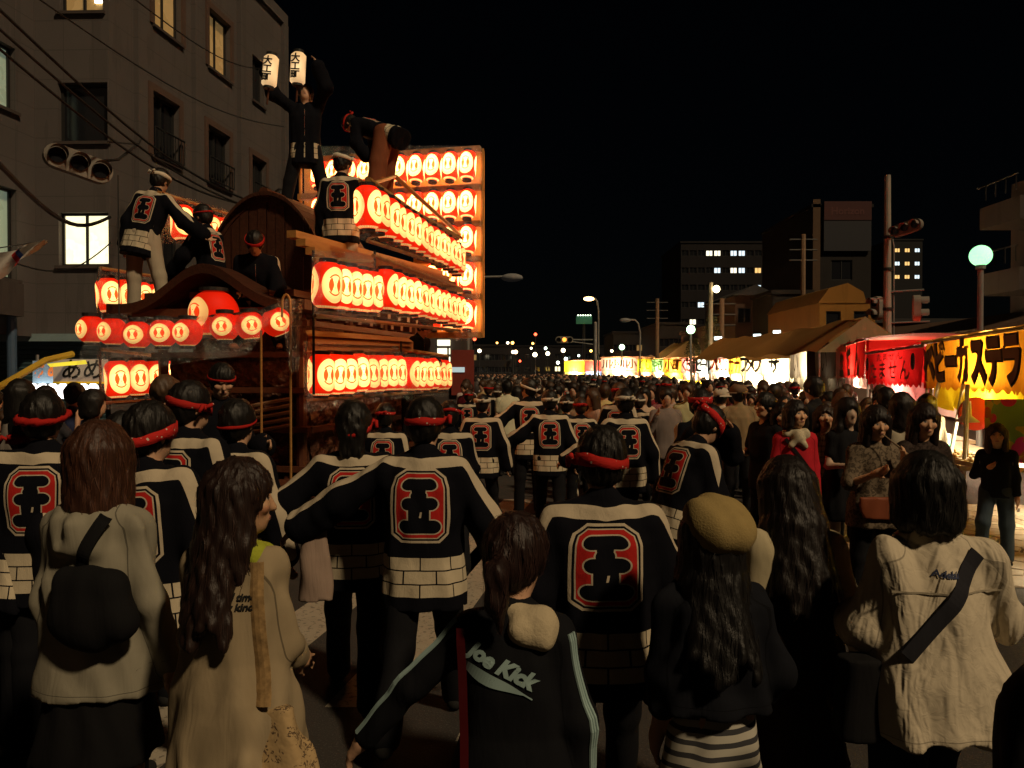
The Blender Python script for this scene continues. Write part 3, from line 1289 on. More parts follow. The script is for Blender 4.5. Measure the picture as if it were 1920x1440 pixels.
# ------------------------------------------------------------------ the setting
def mat_asphalt():
    M = Mat('asphalt', .85, spec=.3)
    co = M.coord('Object')
    a = M.noise(.7, 5, co)
    b_ = M.noise(90, 3, co)
    c = M.mix(a, (.020, .018, .017), (.052, .046, .042))
    c = M.mix(b_.gt(.6) * .35, c, (.13, .12, .11))
    M.base(c)
    M.bump(b_ + M.noise(28, 3, co) * .6, .55, .01)
    return M.m


def mat_paint():
    M = Mat('road_paint', .75)
    co = M.coord('Object')
    n = M.noise(26, 5, co)
    c = M.mix(M.noise(5, 4, co), (.26, .23, .18), (.42, .37, .29))
    M.base(M.mix(n.gt(.58) * .6, c, (.06, .055, .05)))
    M.bump(M.noise(80, 3, co), .4, .006)
    return M.m


def mat_wall(name, col, joints=0.0):
    M = Mat(name, .9, spec=.15)
    co = M.coord('Object')
    a = M.noise(.8, 6, co)
    st = M.noise(2.5, 4, co, stretch=(1, 1, .12))
    c = M.mix(a, tuple(x * .7 for x in col), col)
    c = M.mix(st.gt(.58) * .3, c, tuple(x * .55 for x in col))
    if joints:
        sp = M.n('ShaderNodeSeparateXYZ')
        M.link(co, sp.inputs[0])
        z = (E(M.nt, sp.outputs[2]) / joints).frac()
        x = ((E(M.nt, sp.outputs[0]) + E(M.nt, sp.outputs[1])) / joints).frac()
        j = z.lt(.035).max(x.lt(.025))
        c = M.mix(j * .5, c, tuple(q * .5 for q in col))
    M.base(c)
    M.bump(M.noise(45, 4, co), .3, .01)
    return M.m


def mat_room(name, ca, cb, k):
    """what one sees of a lit room behind glass: lamps, curtain folds, wall"""
    M = Mat(name, .6)
    co = M.coord('Object')
    a = M.noise(1.7, 3, co)
    fold = M.noise(16, 2, co, stretch=(1, 1, .04))
    c = M.mix(a.gt(.5) * .5 + fold * .4, ca, cb)
    M.base(c)
    M.emit(c, (a * .9 + .35 + fold * .3) * k)
    return M.m


def mat_pane():
    M = Mat('dark_glass', .08, (.012, .013, .016), spec=.6)
    M.bump(M.noise(3, 2), .05, .02)
    return M.m


def mat_plastic():
    M = Mat('clear_film', .18)
    out = [n for n in M.nt.nodes if n.type == 'OUTPUT_MATERIAL'][0]
    tr = M.n('ShaderNodeBsdfTransparent')
    tr.inputs[0].default_value = (.97, .97, .97, 1)
    gl = M.n('ShaderNodeBsdfGlossy')
    gl.inputs['Roughness'].default_value = .14
    gl.inputs['Color'].default_value = (.9, .9, .9, 1)
    bp = M.n('ShaderNodeBump')
    bp.inputs['Strength'].default_value = .9
    bp.inputs['Distance'].default_value = .03
    h = M.noise(9, 4, dist=2.5) * 1.5 + M.noise(34, 3, dist=1.5) * .5
    M.link(h, bp.inputs['Height'])
    M.link(bp.outputs[0], gl.inputs['Normal'])
    mx = M.n('ShaderNodeMixShader')
    f = M.noise(14, 4, dist=2.0)
    M.link((f - .42).sat() * .9 + .09, mx.inputs[0])
    M.link(tr.outputs[0], mx.inputs[1])
    M.link(gl.outputs[0], mx.inputs[2])
    M.link(mx.outputs[0], out.inputs['Surface'])
    return M.m


def mat_wood(name, lo, hi, ring=18, rough=.45):
    M = Mat(name, rough, spec=.4)
    f = M.noise(ring, 4, dist=.6, stretch=(1, .12, 1))
    M.base(M.mix(f, lo, hi))
    M.bump(f + M.noise(60, 3) * .4, .35, .008)
    return M.m


def mat_carved():
    M = Mat('carved_wood', .5, spec=.4)
    n1 = M.noise(9, 5, dist=2.5)
    v = M.n('ShaderNodeTexVoronoi')
    v.inputs['Scale'].default_value = 14
    M.link(M.coord(), v.inputs['Vector'])
    vd = E(M.nt, v.outputs['Distance'])
    M.base(M.mix(n1, (.05, .018, .009), (.17, .062, .03)))
    M.bump(n1 * 1.2 + vd * 1.2, .9, .05)
    return M.m


ASPHALT, PAINT, PANE, FILM, CARVED = mat_asphalt(), mat_paint(), mat_pane(), mat_plastic(), mat_carved()
CONCRETE = mat_wall('dimmed_render', (.112, .099, .096), .62)  # darker than real render: lamp light falling off is put into the colour
CONCRETE2 = mat_wall('dark_render', (.075, .06, .055))
ROOM_W = mat_room('lit_room_white', (1, .93, .62), (.95, .80, .42), 1.7)
ROOM_A = mat_room('lit_room_amber', (.60, .40, .16), (.42, .26, .09), .22)
ROOM_G = mat_room('lit_room_green', (.40, .52, .38), (.30, .38, .26), .28)
METAL = simple('grey_metal', (.25, .25, .24), .5, .4)
DARKMETAL = simple('dark_metal', (.03, .03, .03), .5, .3)
GOLDWOOD = mat_wood('varnished_wood', (.20, .085, .022), (.50, .26, .075))
DARKWOOD = mat_wood('dark_wood', (.040, .014, .007), (.13, .045, .022))

ground = MB()
ground.quad((-400, -60, 0), (400, -60, 0), (400, 900, 0), (-400, 900, 0))
g = ground.build('ground', simple('distant_ground', (.05, .045, .04)))
g.location.z = -.008
tag(g, kind='structure')
rd = MB()
rd.quad((-60, -20, 0), (60, -20, 0), (60, 260, 0), (-60, 260, 0))
road = rd.build('road', ASPHALT)
tag(road, kind='structure')

# crosswalk stripes lie along the road direction (10 degrees to the right)
cw = empty('crosswalk')
tag(cw, kind='structure')
hd = (math.sin(rad(9.2)), math.cos(rad(9.2)))
for (x0, D0, L, w) in ((-.02, 6.6, 4.9, .42), (-1.02, 4.3, 5.6, .42), (-2.05, 3.6, 5.6, .42), (-.28, 3.9, 1.6, .34)):
    m = MB()
    # x0 is the left edge where the stripe starts
    ax, ay = P(960, 700, D0).x + x0, D0
    if x0 == -.02:
        ax = -.90
    b0 = (ax, ay); b1 = (ax + w, ay)
    m.quad((b0[0], b0[1], .004), (b1[0], b1[1], .004), (b1[0] + hd[0] * L, b1[1] + hd[1] * L, .004), (b0[0] + hd[0] * L, b0[1] + hd[1] * L, .004))
    m.build('stripe', PAINT, cw)

# crazy paving in front of the stalls: every stone is its own piece
pv = empty('pavement')
tag(pv, kind='structure')
rs = random.Random(4)
seeds = []
X0, X1, Y0, Y1, STEP = 2.7, 7.0, 6.7, 10.9, .36
ny = int((Y1 - Y0) / STEP); nx = int((X1 - X0) / STEP)
for j in range(-1, ny + 1):
    for i in range(-1, nx + 1):
        seeds.append((X0 + (i + .5 + rs.uniform(-.4, .4) + .5 * (j % 2)) * STEP, Y0 + (j + .5 + rs.uniform(-.38, .38)) * STEP))
def clip_half(poly, px, py, nx_, ny_):
    out = []
    for a, b_ in zip(poly, poly[1:] + poly[:1]):
        da = (a[0] - px) * nx_ + (a[1] - py) * ny_
        db = (b_[0] - px) * nx_ + (b_[1] - py) * ny_
        if da <= 0: out.append(a)
        if (da < 0) != (db < 0):
            t = da / (da - db)
            out.append((a[0] + (b_[0] - a[0]) * t, a[1] + (b_[1] - a[1]) * t))
    return out
STONE = [simple('pale_stone', (.44, .38, .29), .8, scale=5, bump=.4, var=.3), simple('buff_stone', (.36, .30, .22), .8, scale=5, bump=.4, var=.3)]
m = MB(); m.quad((X0, Y0, .004), (X1, Y0, .004), (X1, Y1, .004), (X0, Y1, .004))
m.build('mortar_bed', simple('mortar', (.07, .06, .05), .95), pv)
for (sx, sy) in seeds:
    poly = [(sx - .5, sy - .5), (sx + .5, sy - .5), (sx + .5, sy + .5), (sx - .5, sy + .5)]
    for (tx, ty) in seeds:
        if (tx, ty) == (sx, sy) or abs(tx - sx) > 1 or abs(ty - sy) > 1:
            continue
        dx, dy = tx - sx, ty - sy
        L = math.hypot(dx, dy)
        poly = clip_half(poly, sx + dx * (.5 - .014 / L), sy + dy * (.5 - .014 / L), dx / L, dy / L)
        if not poly: break
    for q in ((X0, 0, -1, 0), (X1, 0, 1, 0), (0, Y0, 0, -1), (0, Y1, 0, 1)):
        if poly: poly = clip_half(poly, *q)
    if len(poly) < 3:
        continue
    n = len(poly)
    zt = .018 + rs.uniform(-.003, .004)
    m = MB()
    m.add([(a, b_, .004) for a, b_ in poly] + [(sx + (a - sx) * .95, sy + (b_ - sy) * .95, zt) for a, b_ in poly],
          [tuple(range(n, 2 * n))] + [(i, (i + 1) % n, n + (i + 1) % n, n + i) for i in range(n)])
    m.build('paving_stone', rs.choice(STONE), pv)


# ------------------------------------------------------------------ buildings
def wall_mesh(p0, p1, z0, z1, ops, depth=.22):
    """upright wall from p0 to p1 (seen from the right of that direction) with real openings and reveals"""
    p0, p1 = Vector((*p0, 0)), Vector((*p1, 0))
    L = (p1 - p0).length
    d = (p1 - p0) / L
    nrmv = Vector((d.y, -d.x, 0))
    ss = sorted({0, L} | {o[0] for o in ops} | {o[1] for o in ops})
    zs = sorted({z0, z1} | {o[2] for o in ops} | {o[3] for o in ops})
    m = MB()
    Q = lambda s_, z, b_=0: tuple(p0 + d * s_ - nrmv * b_ + Vector((0, 0, z)))
    for a, b_ in zip(ss, ss[1:]):
        for c, e in zip(zs, zs[1:]):
            mx, mz = (a + b_) / 2, (c + e) / 2
            if any(o[0] < mx < o[1] and o[2] < mz < o[3] for o in ops):
                continue
            m.quad(Q(a, c), Q(b_, c), Q(b_, e), Q(a, e))
    for o in ops:
        a, b_, c, e = o[:4]
        m.quad(Q(a, c), Q(a, c, depth), Q(b_, c, depth), Q(b_, c))
        m.quad(Q(a, e), Q(b_, e), Q(b_, e, depth), Q(a, e, depth))
        m.quad(Q(a, c), Q(a, e), Q(a, e, depth), Q(a, c, depth))
        m.quad(Q(b_, c), Q(b_, c, depth), Q(b_, e, depth), Q(b_, e))
    m.quad(Q(0, z1), Q(L, z1), Q(L, z1, .3), Q(0, z1, .3))
    return m, Q, d, nrmv


def window(parent, Q, o, pane_mat, frame=.05, depth=.17, mullions=1, fmat=DARKMETAL, sill=True, rail=False, cross=False, trim=True):
    a, b_, c, e = o[:4]
    m = MB()
    def bar(s0, s1, za, zb, d0=depth - .04, d1=depth + .02):
        v = [Q(s0, za, d1), Q(s1, za, d1), Q(s1, zb, d1), Q(s0, zb, d1), Q(s0, za, d0), Q(s1, za, d0), Q(s1, zb, d0), Q(s0, zb, d0)]
        m.add(v, [(0, 1, 2, 3), (7, 6, 5, 4), (0, 4, 5, 1), (1, 5, 6, 2), (2, 6, 7, 3), (3, 7, 4, 0)])
    bar(a, a + frame, c, e); bar(b_ - frame, b_, c, e)
    bar(a + frame, b_ - frame, c, c + frame); bar(a + frame, b_ - frame, e - frame, e)
    for i in range(mullions):
        x = a + (b_ - a) * (i + 1) / (mullions + 1)
        bar(x - frame * .5, x + frame * .5, c + frame, e - frame)
    if cross:
        n = 10
        for sgn in (0, 1):
            pts = [Q(a + (b_ - a) * t / n, c + (e - c) * ((t / n) if sgn else 1 - t / n), depth - .05) for t in (0, n)]
            m.tube(pts, .02, 4)
    fr = m.build('window_frame', fmat, parent)
    pm = MB(); pm.quad(Q(a, c, depth + .005), Q(b_, c, depth + .005), Q(b_, e, depth + .005), Q(a, e, depth + .005))
    pm.build('pane', pane_mat, fr)
    if sill:
        sm = MB()
        v = [Q(a - .06, c - .07, -.07), Q(b_ + .06, c - .07, -.07), Q(b_ + .06, c - .005, -.07), Q(a - .06, c - .005, -.07), Q(a - .06, c - .07, .02), Q(b_ + .06, c - .07, .02), Q(b_ + .06, c - .005, .02), Q(a - .06, c - .005, .02)]
        sm.add(v, [(0, 1, 2, 3), (7, 6, 5, 4), (0, 4, 5, 1), (1, 5, 6, 2), (2, 6, 7, 3), (3, 7, 4, 0)])
        sm.build('sill', CONCRETE2, fr)
    if rail:
        rm = MB()
        zt = c + (e - c) * .42
        rm.tube([Q(a - .05, zt, -.12), Q(b_ + .05, zt, -.12)], .025, 6)
        rm.tube([Q(a - .05, c + .05, -.12), Q(b_ + .05, c + .05, -.12)], .02, 6)
        k = 9
        for i in range(k + 1):
            x = a - .05 + (b_ - a + .1) * i / k
            rm.tube([Q(x, c + .05, -.12), Q(x, zt, -.12)], .014, 4)
        rm.build('balustrade', DARKMETAL, fr)
    return fr


# four storey block on the left: receding facade, set back stair tower, nearer facade
bl = empty('apartment_block', (-8.5, 17, 0), 0, 'dim four storey rendered apartment block with lit windows on the left of the street', 'building')
def U(o):   # world coordinate children
    p = o.parent
    o.matrix_parent_inverse = (Matrix.Translation(p.location) @ p.rotation_euler.to_matrix().to_4x4()).inverted()
    return o
def W_(px, D):
    return ((px - 960) / F * D, D)
fp0 = (-8.56, 16.95); fp1 = (-7.4, 26.0)
LN = math.hypot(fp1[0] - fp0[0], fp1[1] - fp0[1])
def spx(px, p0=fp0, p1=fp1):     # distance along the facade where it crosses picture column px
    t = (px - 960) / F
    dx, dy = p1[0] - p0[0], p1[1] - p0[1]
    return (t * p0[1] - p0[0]) / (dx - t * dy) * math.hypot(dx, dy)
ops = []
for (a, b_, z0, z1, kind) in ((292, 343, 9.95, 11.5, 'A'), (394, 434, 9.95, 11.5, 'A'), (476, 497, 9.95, 11.3, 'D'),
                              (288, 338, 6.9, 8.4, 'R'), (391, 432, 6.9, 8.4, 'R'), (473, 500, 6.9, 8.3, 'R'),
                              (292, 340, 3.9, 5.4, 'D'), (394, 432, 3.9, 5.4, 'D'), (474, 500, 3.9, 5.3, 'D')):
    ops.append((spx(a), spx(b_), z0, z1, kind))
for par in [bl]:
    m, Q, d, nn = wall_mesh(fp0, fp1, 0, 13.1, ops)
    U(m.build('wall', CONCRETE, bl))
    for o in ops:
        U(window(bl, Q, o, {'A': ROOM_A, 'D': PANE, 'R': PANE}[o[4]], rail=o[4] == 'R'))
        if o[4] in 'AR':     # reddish surround
            m2 = MB()
            for (a, b_, c, e) in ((o[0] - .16, o[1] + .16, o[3], o[3] + .16), (o[0] - .16, o[0], o[2], o[3]), (o[1], o[1] + .16, o[2], o[3])):
                v = [Q(a, c, -.04), Q(b_, c, -.04), Q(b_, e, -.04), Q(a, e, -.04), Q(a, c, .0), Q(b_, c, .0), Q(b_, e, .0), Q(a, e, .0)]
                m2.add(v, [(0, 1, 2, 3), (7, 6, 5, 4), (0, 4, 5, 1), (1, 5, 6, 2), (2, 6, 7, 3), (3, 7, 4, 0)])
            U(m2.build('surround', simple('terracotta_trim', (.09, .055, .043), .9), bl))
    # pilasters and storey bands
    for px in (262, 368, 452, 533):
        s_ = spx(px)
        m2 = MB()
        a, b_ = s_ - .16, s_ + .16
        v = [Q(a, 0, -.12), Q(b_, 0, -.12), Q(b_, 13.1, -.12), Q(a, 13.1, -.12), Q(a, 0, .0), Q(b_, 0, .0), Q(b_, 13.1, .0), Q(a, 13.1, .0)]
        m2.add(v, [(0, 1, 2, 3), (7, 6, 5, 4), (0, 4, 5, 1), (1, 5, 6, 2), (2, 6, 7, 3), (3, 7, 4, 0)])
        U(m2.build('wall_strip', CONCRETE, bl))
    # end wall, back and roof
    m2 = MB()
    m2.quad((fp1[0], fp1[1], 0), (fp1[0] - 10, fp1[1] + 1.3, 0), (fp1[0] - 10, fp1[1] + 1.3, 13.1), (fp1[0], fp1[1], 13.1))
    m2.quad((fp0[0], fp0[1], 13.1), (fp1[0], fp1[1], 13.1), (fp1[0] - 10, fp1[1] + 1.3, 13.1), (fp0[0] - 10, fp0[1], 13.1))
    U(m2.build('end_wall', CONCRETE, bl))
    pr = MB()
    a_, b__ = Vector((*fp0, 13.1)), Vector((*fp1, 13.1))
    for q in range(1):
        v = [Q(-.05, 13.1, -.1), Q(LN + .05, 13.1, -.1), Q(LN + .05, 13.45, -.1), Q(-.05, 13.45, -.1), Q(-.05, 13.1, .25), Q(LN + .05, 13.1, .25), Q(LN + .05, 13.45, .25), Q(-.05, 13.45, .25)]
        pr.add(v, [(0, 1, 2, 3), (7, 6, 5, 4), (0, 4, 5, 1), (1, 5, 6, 2), (2, 6, 7, 3), (3, 7, 4, 0)])
    U(pr.build('parapet', CONCRETE, bl))
    # stair tower front
    t0, t1 = (-10.16, 17.0), (-8.56, 16.95)
    ops2 = [(spx(112, t0, t1), spx(205, t0, t1), 4.12, 5.25, 'W'), (spx(117, t0, t1), spx(213, t0, t1) if False else 1.48, 9.5, 10.6, 'B'), (spx(112, t0, t1), spx(205, t0, t1), 6.75, 8.0, 'D')]
    m, Q2, d2, n2 = wall_mesh(t0, t1, 2.6, 13.1, ops2)
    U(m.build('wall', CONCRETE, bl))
    for o in ops2:
        fr = window(bl, Q2, o, {'W': ROOM_W, 'B': ROOM_A, 'D': PANE}[o[4]], mullions=1 if o[4] != 'D' else 0, fmat=DARKMETAL)
        U(fr)
    m2 = MB(); m2.cbox((-8.78, 17.1, 9.82), (.28, .02, .16))
    U(m2.build('ceiling_lamp', simple('ceiling_glow', (1, .95, .75), emis=6), bl))
    # nearer facade with two windows cut by the frame
    n0, n1 = (-10.75, 12.2), (-10.16, 17.0)
    ops3 = []
    for (a, b_, z0, z1, k) in ((-60, 34, 7.2, 8.5, 'G'), (-60, 34, 3.75, 5.6, 'G')):
        ops3.append((max(.3, spx(a, n0, n1)), spx(b_, n0, n1), z0, z1, k))
    m, Q3, d3, n3 = wall_mesh(n0, n1, 2.6, 13.1, ops3)
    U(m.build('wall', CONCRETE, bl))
    for o in ops3:
        U(window(bl, Q3, o, ROOM_G, mullions=2))
    # awning box, canopy edge and shop shutter
    m2 = MB(); m2.box((-11.3, 15.2, 2.95), (-9.75, 15.9, 3.6))
    U(m2.build('awning_box', CONCRETE2, bl))
    sh = MB()
    for i in range(26):
        z = .1 + i * .093
        sh.quad((-12.4, 17.25, z), (-8.75, 17.12, z), (-8.75, 17.09, z + .075), (-12.4, 17.22, z + .075))
        sh.quad((-12.4, 17.22, z + .075), (-8.75, 17.09, z + .075), (-8.75, 17.12, z + .093), (-12.4, 17.25, z + .093))
    so = sh.build('shutter', simple('blue_shutter', (.045, .085, .10), .6), bl)
    tag(so, kind='stuff')
    U(so)
    m2 = MB()
    m2.box((-12.4, 16.85, 2.5), (-8.6, 17.0, 2.66))
    U(m2.build('shutter_box', simple('pale_shutter_box', (.20, .28, .30), .6), bl))
    m2 = MB(); m2.tube([(-10.0, 15.9, 0), (-10.0, 15.9, 2.95)], .09, 10)
    U(m2.build('downpipe', simple('blue_pipe', (.06, .10, .16), .5), bl))


def block(name, label, px0, px1, D, dep, z1, mat, wins=None, cat='building', turn=0.0, roof=None, group=None, wz=None, lit=0.0, seed=0, roof_mat=None, frame=True, panes=None):
    """a free standing building: front wall between two picture columns at depth D, windows in a grid (nx, nz)"""
    x0, x1 = (px0 - 960) / F * D, (px1 - 960) / F * D
    root = empty(name, (x0, D, 0), 0, label, cat, group)
    w = x1 - x0
    dy = turn * w
    r_ = random.Random(seed)
    ops = []
    if wins:
        nx_, nz_, ww, wh = wins
        zb, zt = wz or (1.5, z1 - .6)
        for j in range(nz_):
            for i in range(nx_):
                cx = w * (i + .5) / nx_
                cz = zb + (zt - zb) * (j + .5) / nz_
                ops.append((cx - ww / 2, cx + ww / 2, cz - wh / 2, cz + wh / 2))
    m, Q, d, nn = wall_mesh((0, 0), (w, dy), 0, z1, ops, depth=.15)
    # side facing the street and back, roof
    m.quad((0, 0, 0), (0, 0, z1), (-.0, dep, z1), (-.0, dep, 0))
    m.quad((w, dy, 0), (w, dep, 0), (w, dep, z1), (w, dy, z1))
    m.build('wall', mat, root)
    for k, o in enumerate(ops):
        pm = PANE
        if panes and k in panes:
            pm = panes[k]
        elif r_.random() < lit:
            pm = r_.choice([ROOM_W, ROOM_A, ROOM_W])
        window(root, Q, o, pm, frame=.06, depth=.1, sill=False, mullions=1 if o[1] - o[0] > .8 else 0)
    rm = MB()
    if roof == 'gable':
        h = w * .28
        rm.add([(-.3, -.4, z1), (w + .3, -.4, z1), (w / 2, -.4, z1 + h), (-.3, dep, z1), (w + .3, dep, z1), (w / 2, dep, z1 + h)], [(0, 1, 2), (5, 4, 3), (0, 2, 5, 3), (1, 4, 5, 2), (0, 3, 4, 1)])
    elif roof == 'gambrel':
        pr_ = [(-.1, z1), (w * .16, z1 + w * .26), (w * .5, z1 + w * .36), (w * .78, z1 + w * .2), (w * .84, z1)]
        n = len(pr_)
        rm.add([(a, -.05, b_) for a, b_ in pr_] + [(a, dep, b_) for a, b_ in pr_], [tuple(range(n - 1, -1, -1)), tuple(range(n, 2 * n))] + [(i, (i + 1) % n, n + (i + 1) % n, n + i) for i in range(n)])
    else:
        rm.box((-.12, min(0, dy) - .12, z1), (w + .12, dep + .1, z1 + .25))
    rm.build('roof', roof_mat or mat, root)
    return root, Q


BROWN = mat_wall('brown_render', (.085, .05, .033))
GREYW = mat_wall('dimmed_grey_render', (.028, .025, .024))  # darkened colour stands in for street light fading before the far walls
YELW = mat_wall('ochre_render', (.27, .13, .03))
NIGHTW = mat_wall('dimmed_concrete', (.022, .02, .022))  # concrete painted darker in place of light falling off with distance
TILE = simple('roof_tiles', (.03, .028, .028), .8)

# tower with a sign board
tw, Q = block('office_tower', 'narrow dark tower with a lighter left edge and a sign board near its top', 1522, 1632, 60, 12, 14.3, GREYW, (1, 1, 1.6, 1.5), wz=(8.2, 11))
m = MB(); m.box((0.0, -.12, 0), (.55, 0.0, 14.9))
m.build('wall_strip', mat_wall('lit_edge_tone', (.11, .07, .045)), tw)  # pale strip paints the light on the tower's left side
m = MB(); m.box((.75, -.3, 11.0), (4.3, -.13, 14.7))
bd = m.build('sign_board', simple('dim_board', (.020, .021, .028), .6), tw)
m = MB(); m.box((.75, -.34, 13.3), (4.3, -.305, 14.7))
m.build('red_band', simple('dim_red_board', (.045, .008, .008), .6), bd)
o = obj('lettering', text_mesh('Horizon', .75, .02).copy(), simple('dim_letters', (.09, .03, .028)), bd, (2.5, -.36, 13.95), (rad(90), 0, 0))
# apartment slab, windows lit here and there
lit_idx = {}
r_ = random.Random(8)
nx_, nz_ = 13, 7
LITW = simple('lit_window', (1, .92, .70), emis=1.6)
LITB = simple('lit_window_cool', (.72, .88, 1.0), emis=1.2)
LITO = simple('lit_window_warm', (1, .62, .22), emis=1.0)
for (c, r, mt) in ((3, 6, LITW), (4, 6, LITW), (6, 6, LITB), (7, 6, LITB), (4, 5, LITB), (6, 5, LITW), (7, 5, LITB), (9, 5, LITO), (10, 5, LITO), (12, 5, LITB), (9, 4, LITB), (11, 4, LITB),
                   (2, 3, LITB), (4, 3, LITO), (1, 2, LITW), (3, 2, LITW), (4, 2, LITW), (7, 2, LITB), (2, 1, LITO)):
    lit_idx[r * nx_ + c] = mt
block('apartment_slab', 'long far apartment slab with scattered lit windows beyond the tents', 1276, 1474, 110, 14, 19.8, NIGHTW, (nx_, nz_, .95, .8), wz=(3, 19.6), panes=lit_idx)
li = {k: m_ for k, m_ in ((0, LITO), (1, LITO), (2, LITB), (3, LITB), (4, LITO), (5, LITB), (6, LITO), (7, LITO), (8, LITB))}
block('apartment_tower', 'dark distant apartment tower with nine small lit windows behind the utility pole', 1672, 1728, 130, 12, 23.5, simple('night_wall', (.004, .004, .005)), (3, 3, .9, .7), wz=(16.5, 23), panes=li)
block('town_house', 'brown two storey house standing between the lamp post and the tower', 1378, 1448, 52, 8, 6.9, BROWN, (2, 1, .9, 1.0), wz=(4.6, 6.6), roof='gable', roof_mat=TILE, seed=2)
block('town_house', 'plain grey house left of the brown one under the apartment slab', 1322, 1378, 56, 8, 4.9, mat_wall('warm_render', (.15, .12, .09)), (1, 1, .7, .7), wz=(3, 4.5), seed=2)
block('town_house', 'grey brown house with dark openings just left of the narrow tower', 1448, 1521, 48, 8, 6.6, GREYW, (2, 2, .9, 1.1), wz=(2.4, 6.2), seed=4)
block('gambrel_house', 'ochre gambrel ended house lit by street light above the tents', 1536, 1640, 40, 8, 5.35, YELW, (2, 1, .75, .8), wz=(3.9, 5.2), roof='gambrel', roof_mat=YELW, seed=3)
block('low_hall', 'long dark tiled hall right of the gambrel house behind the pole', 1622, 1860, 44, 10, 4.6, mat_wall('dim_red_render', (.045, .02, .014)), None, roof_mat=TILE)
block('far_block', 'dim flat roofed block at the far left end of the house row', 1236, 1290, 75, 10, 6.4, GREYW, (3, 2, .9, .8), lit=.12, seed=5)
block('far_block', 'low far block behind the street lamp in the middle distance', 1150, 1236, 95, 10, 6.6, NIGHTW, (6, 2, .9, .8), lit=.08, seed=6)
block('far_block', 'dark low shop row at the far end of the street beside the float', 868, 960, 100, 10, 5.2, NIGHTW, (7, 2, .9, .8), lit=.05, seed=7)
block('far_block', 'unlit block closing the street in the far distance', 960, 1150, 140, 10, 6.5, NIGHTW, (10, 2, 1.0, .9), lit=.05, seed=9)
# shop behind the float with glowing slatted window
sp_, Q = block('corner_shop', 'shop with a glowing white window behind the lantern panel', 740, 866, 30, 8, 3.9, CONCRETE2, None)
m = MB()
for i in range(5):
    z = 1.9 + i * .32
    m.box((1.62, -.1, z), (2.1, -.02, z + .22))
m.build('window_panel', simple('white_glow', (1, .95, .68), emis=1.6), sp_)
m = MB(); m.box((2.15, -.12, 1.0), (3.0, -.02, 2.7)); m.build('shop_front', simple('red_shop', (.20, .03, .02)), sp_)
m = MB(); m.box((2.15, -.16, 1.86), (2.65, -.13, 2.05)); m.build('shop_window', simple('pale_blue_glow', (.55, .75, .85), emis=.5), sp_)

# house on the far right with balconies
hr = empty('balcony_house', (14.6, 24, 0), 0, 'pale house with balconies at the right edge behind the globe lamp', 'building')
m = MB()
m.box((1.3, .5, 0), (2.6, 1.6, 7.0))
m.build('wall', CONCRETE2, hr)
hr.scale = (1.45, 1.45, 1.15)
for z in (3.75, 5.6):
    m = MB(); m.box((.35, -.2, z), (1.3, 1.2, z + .6)); m.build('balcony', CONCRETE2, hr)
    m = MB()
    for i in range(4):
        m.tube([(.3, -.15 + i * .35, z + .75), (.3, -.15 + i * .35, z + 1.15)], .015, 5)
    m.tube([(.3, -.2, z + 1.16), (.3, 1.2, z + 1.16)], .025, 5)
    m.build('railing', DARKMETAL, hr)
m = MB(); m.add([(-.3, -.4, 2.75), (1.25, -.4, 3.3), (1.25, 8, 3.3), (-.3, 8, 2.75), (-.3, -.4, 0), (1.25, -.4, 0), (1.25, 8, 0), (-.3, 8, 0)], [(0, 1, 2, 3), (4, 5, 1, 0), (0, 3, 7, 4)])
m.build('annex', BROWN, hr)
m, Q, _, _ = wall_mesh((.35, -.43), (1.25, -.43), 1.9, 2.85, [(.15, .8, 2.1, 2.75)])
window(hr, Q, (.15, .8, 2.1, 2.75), simple('warm_pane', (.5, .33, .2), emis=.25), mullions=0, cross=True, sill=False)

# garden wall and long roof right of the green tent
m = MB(); m.add([(0, 0, 0), (5.2, -7, 0), (5.2, -7, 2.95), (0, 0, 2.75), (.3, .3, 0), (5.5, -6.7, 0), (5.5, -6.7, 2.95), (.3, .3, 2.75)],
                [(0, 1, 2, 3), (7, 6, 5, 4), (3, 2, 6, 7), (0, 3, 7, 4), (1, 5, 6, 2)])
tag(m.build('rendered_wall', mat_wall('brown_wall', (.09, .06, .045)), None, loc=(8.9, 24, 0)), 'long brown rendered wall running behind the stalls to the right', 'wall')

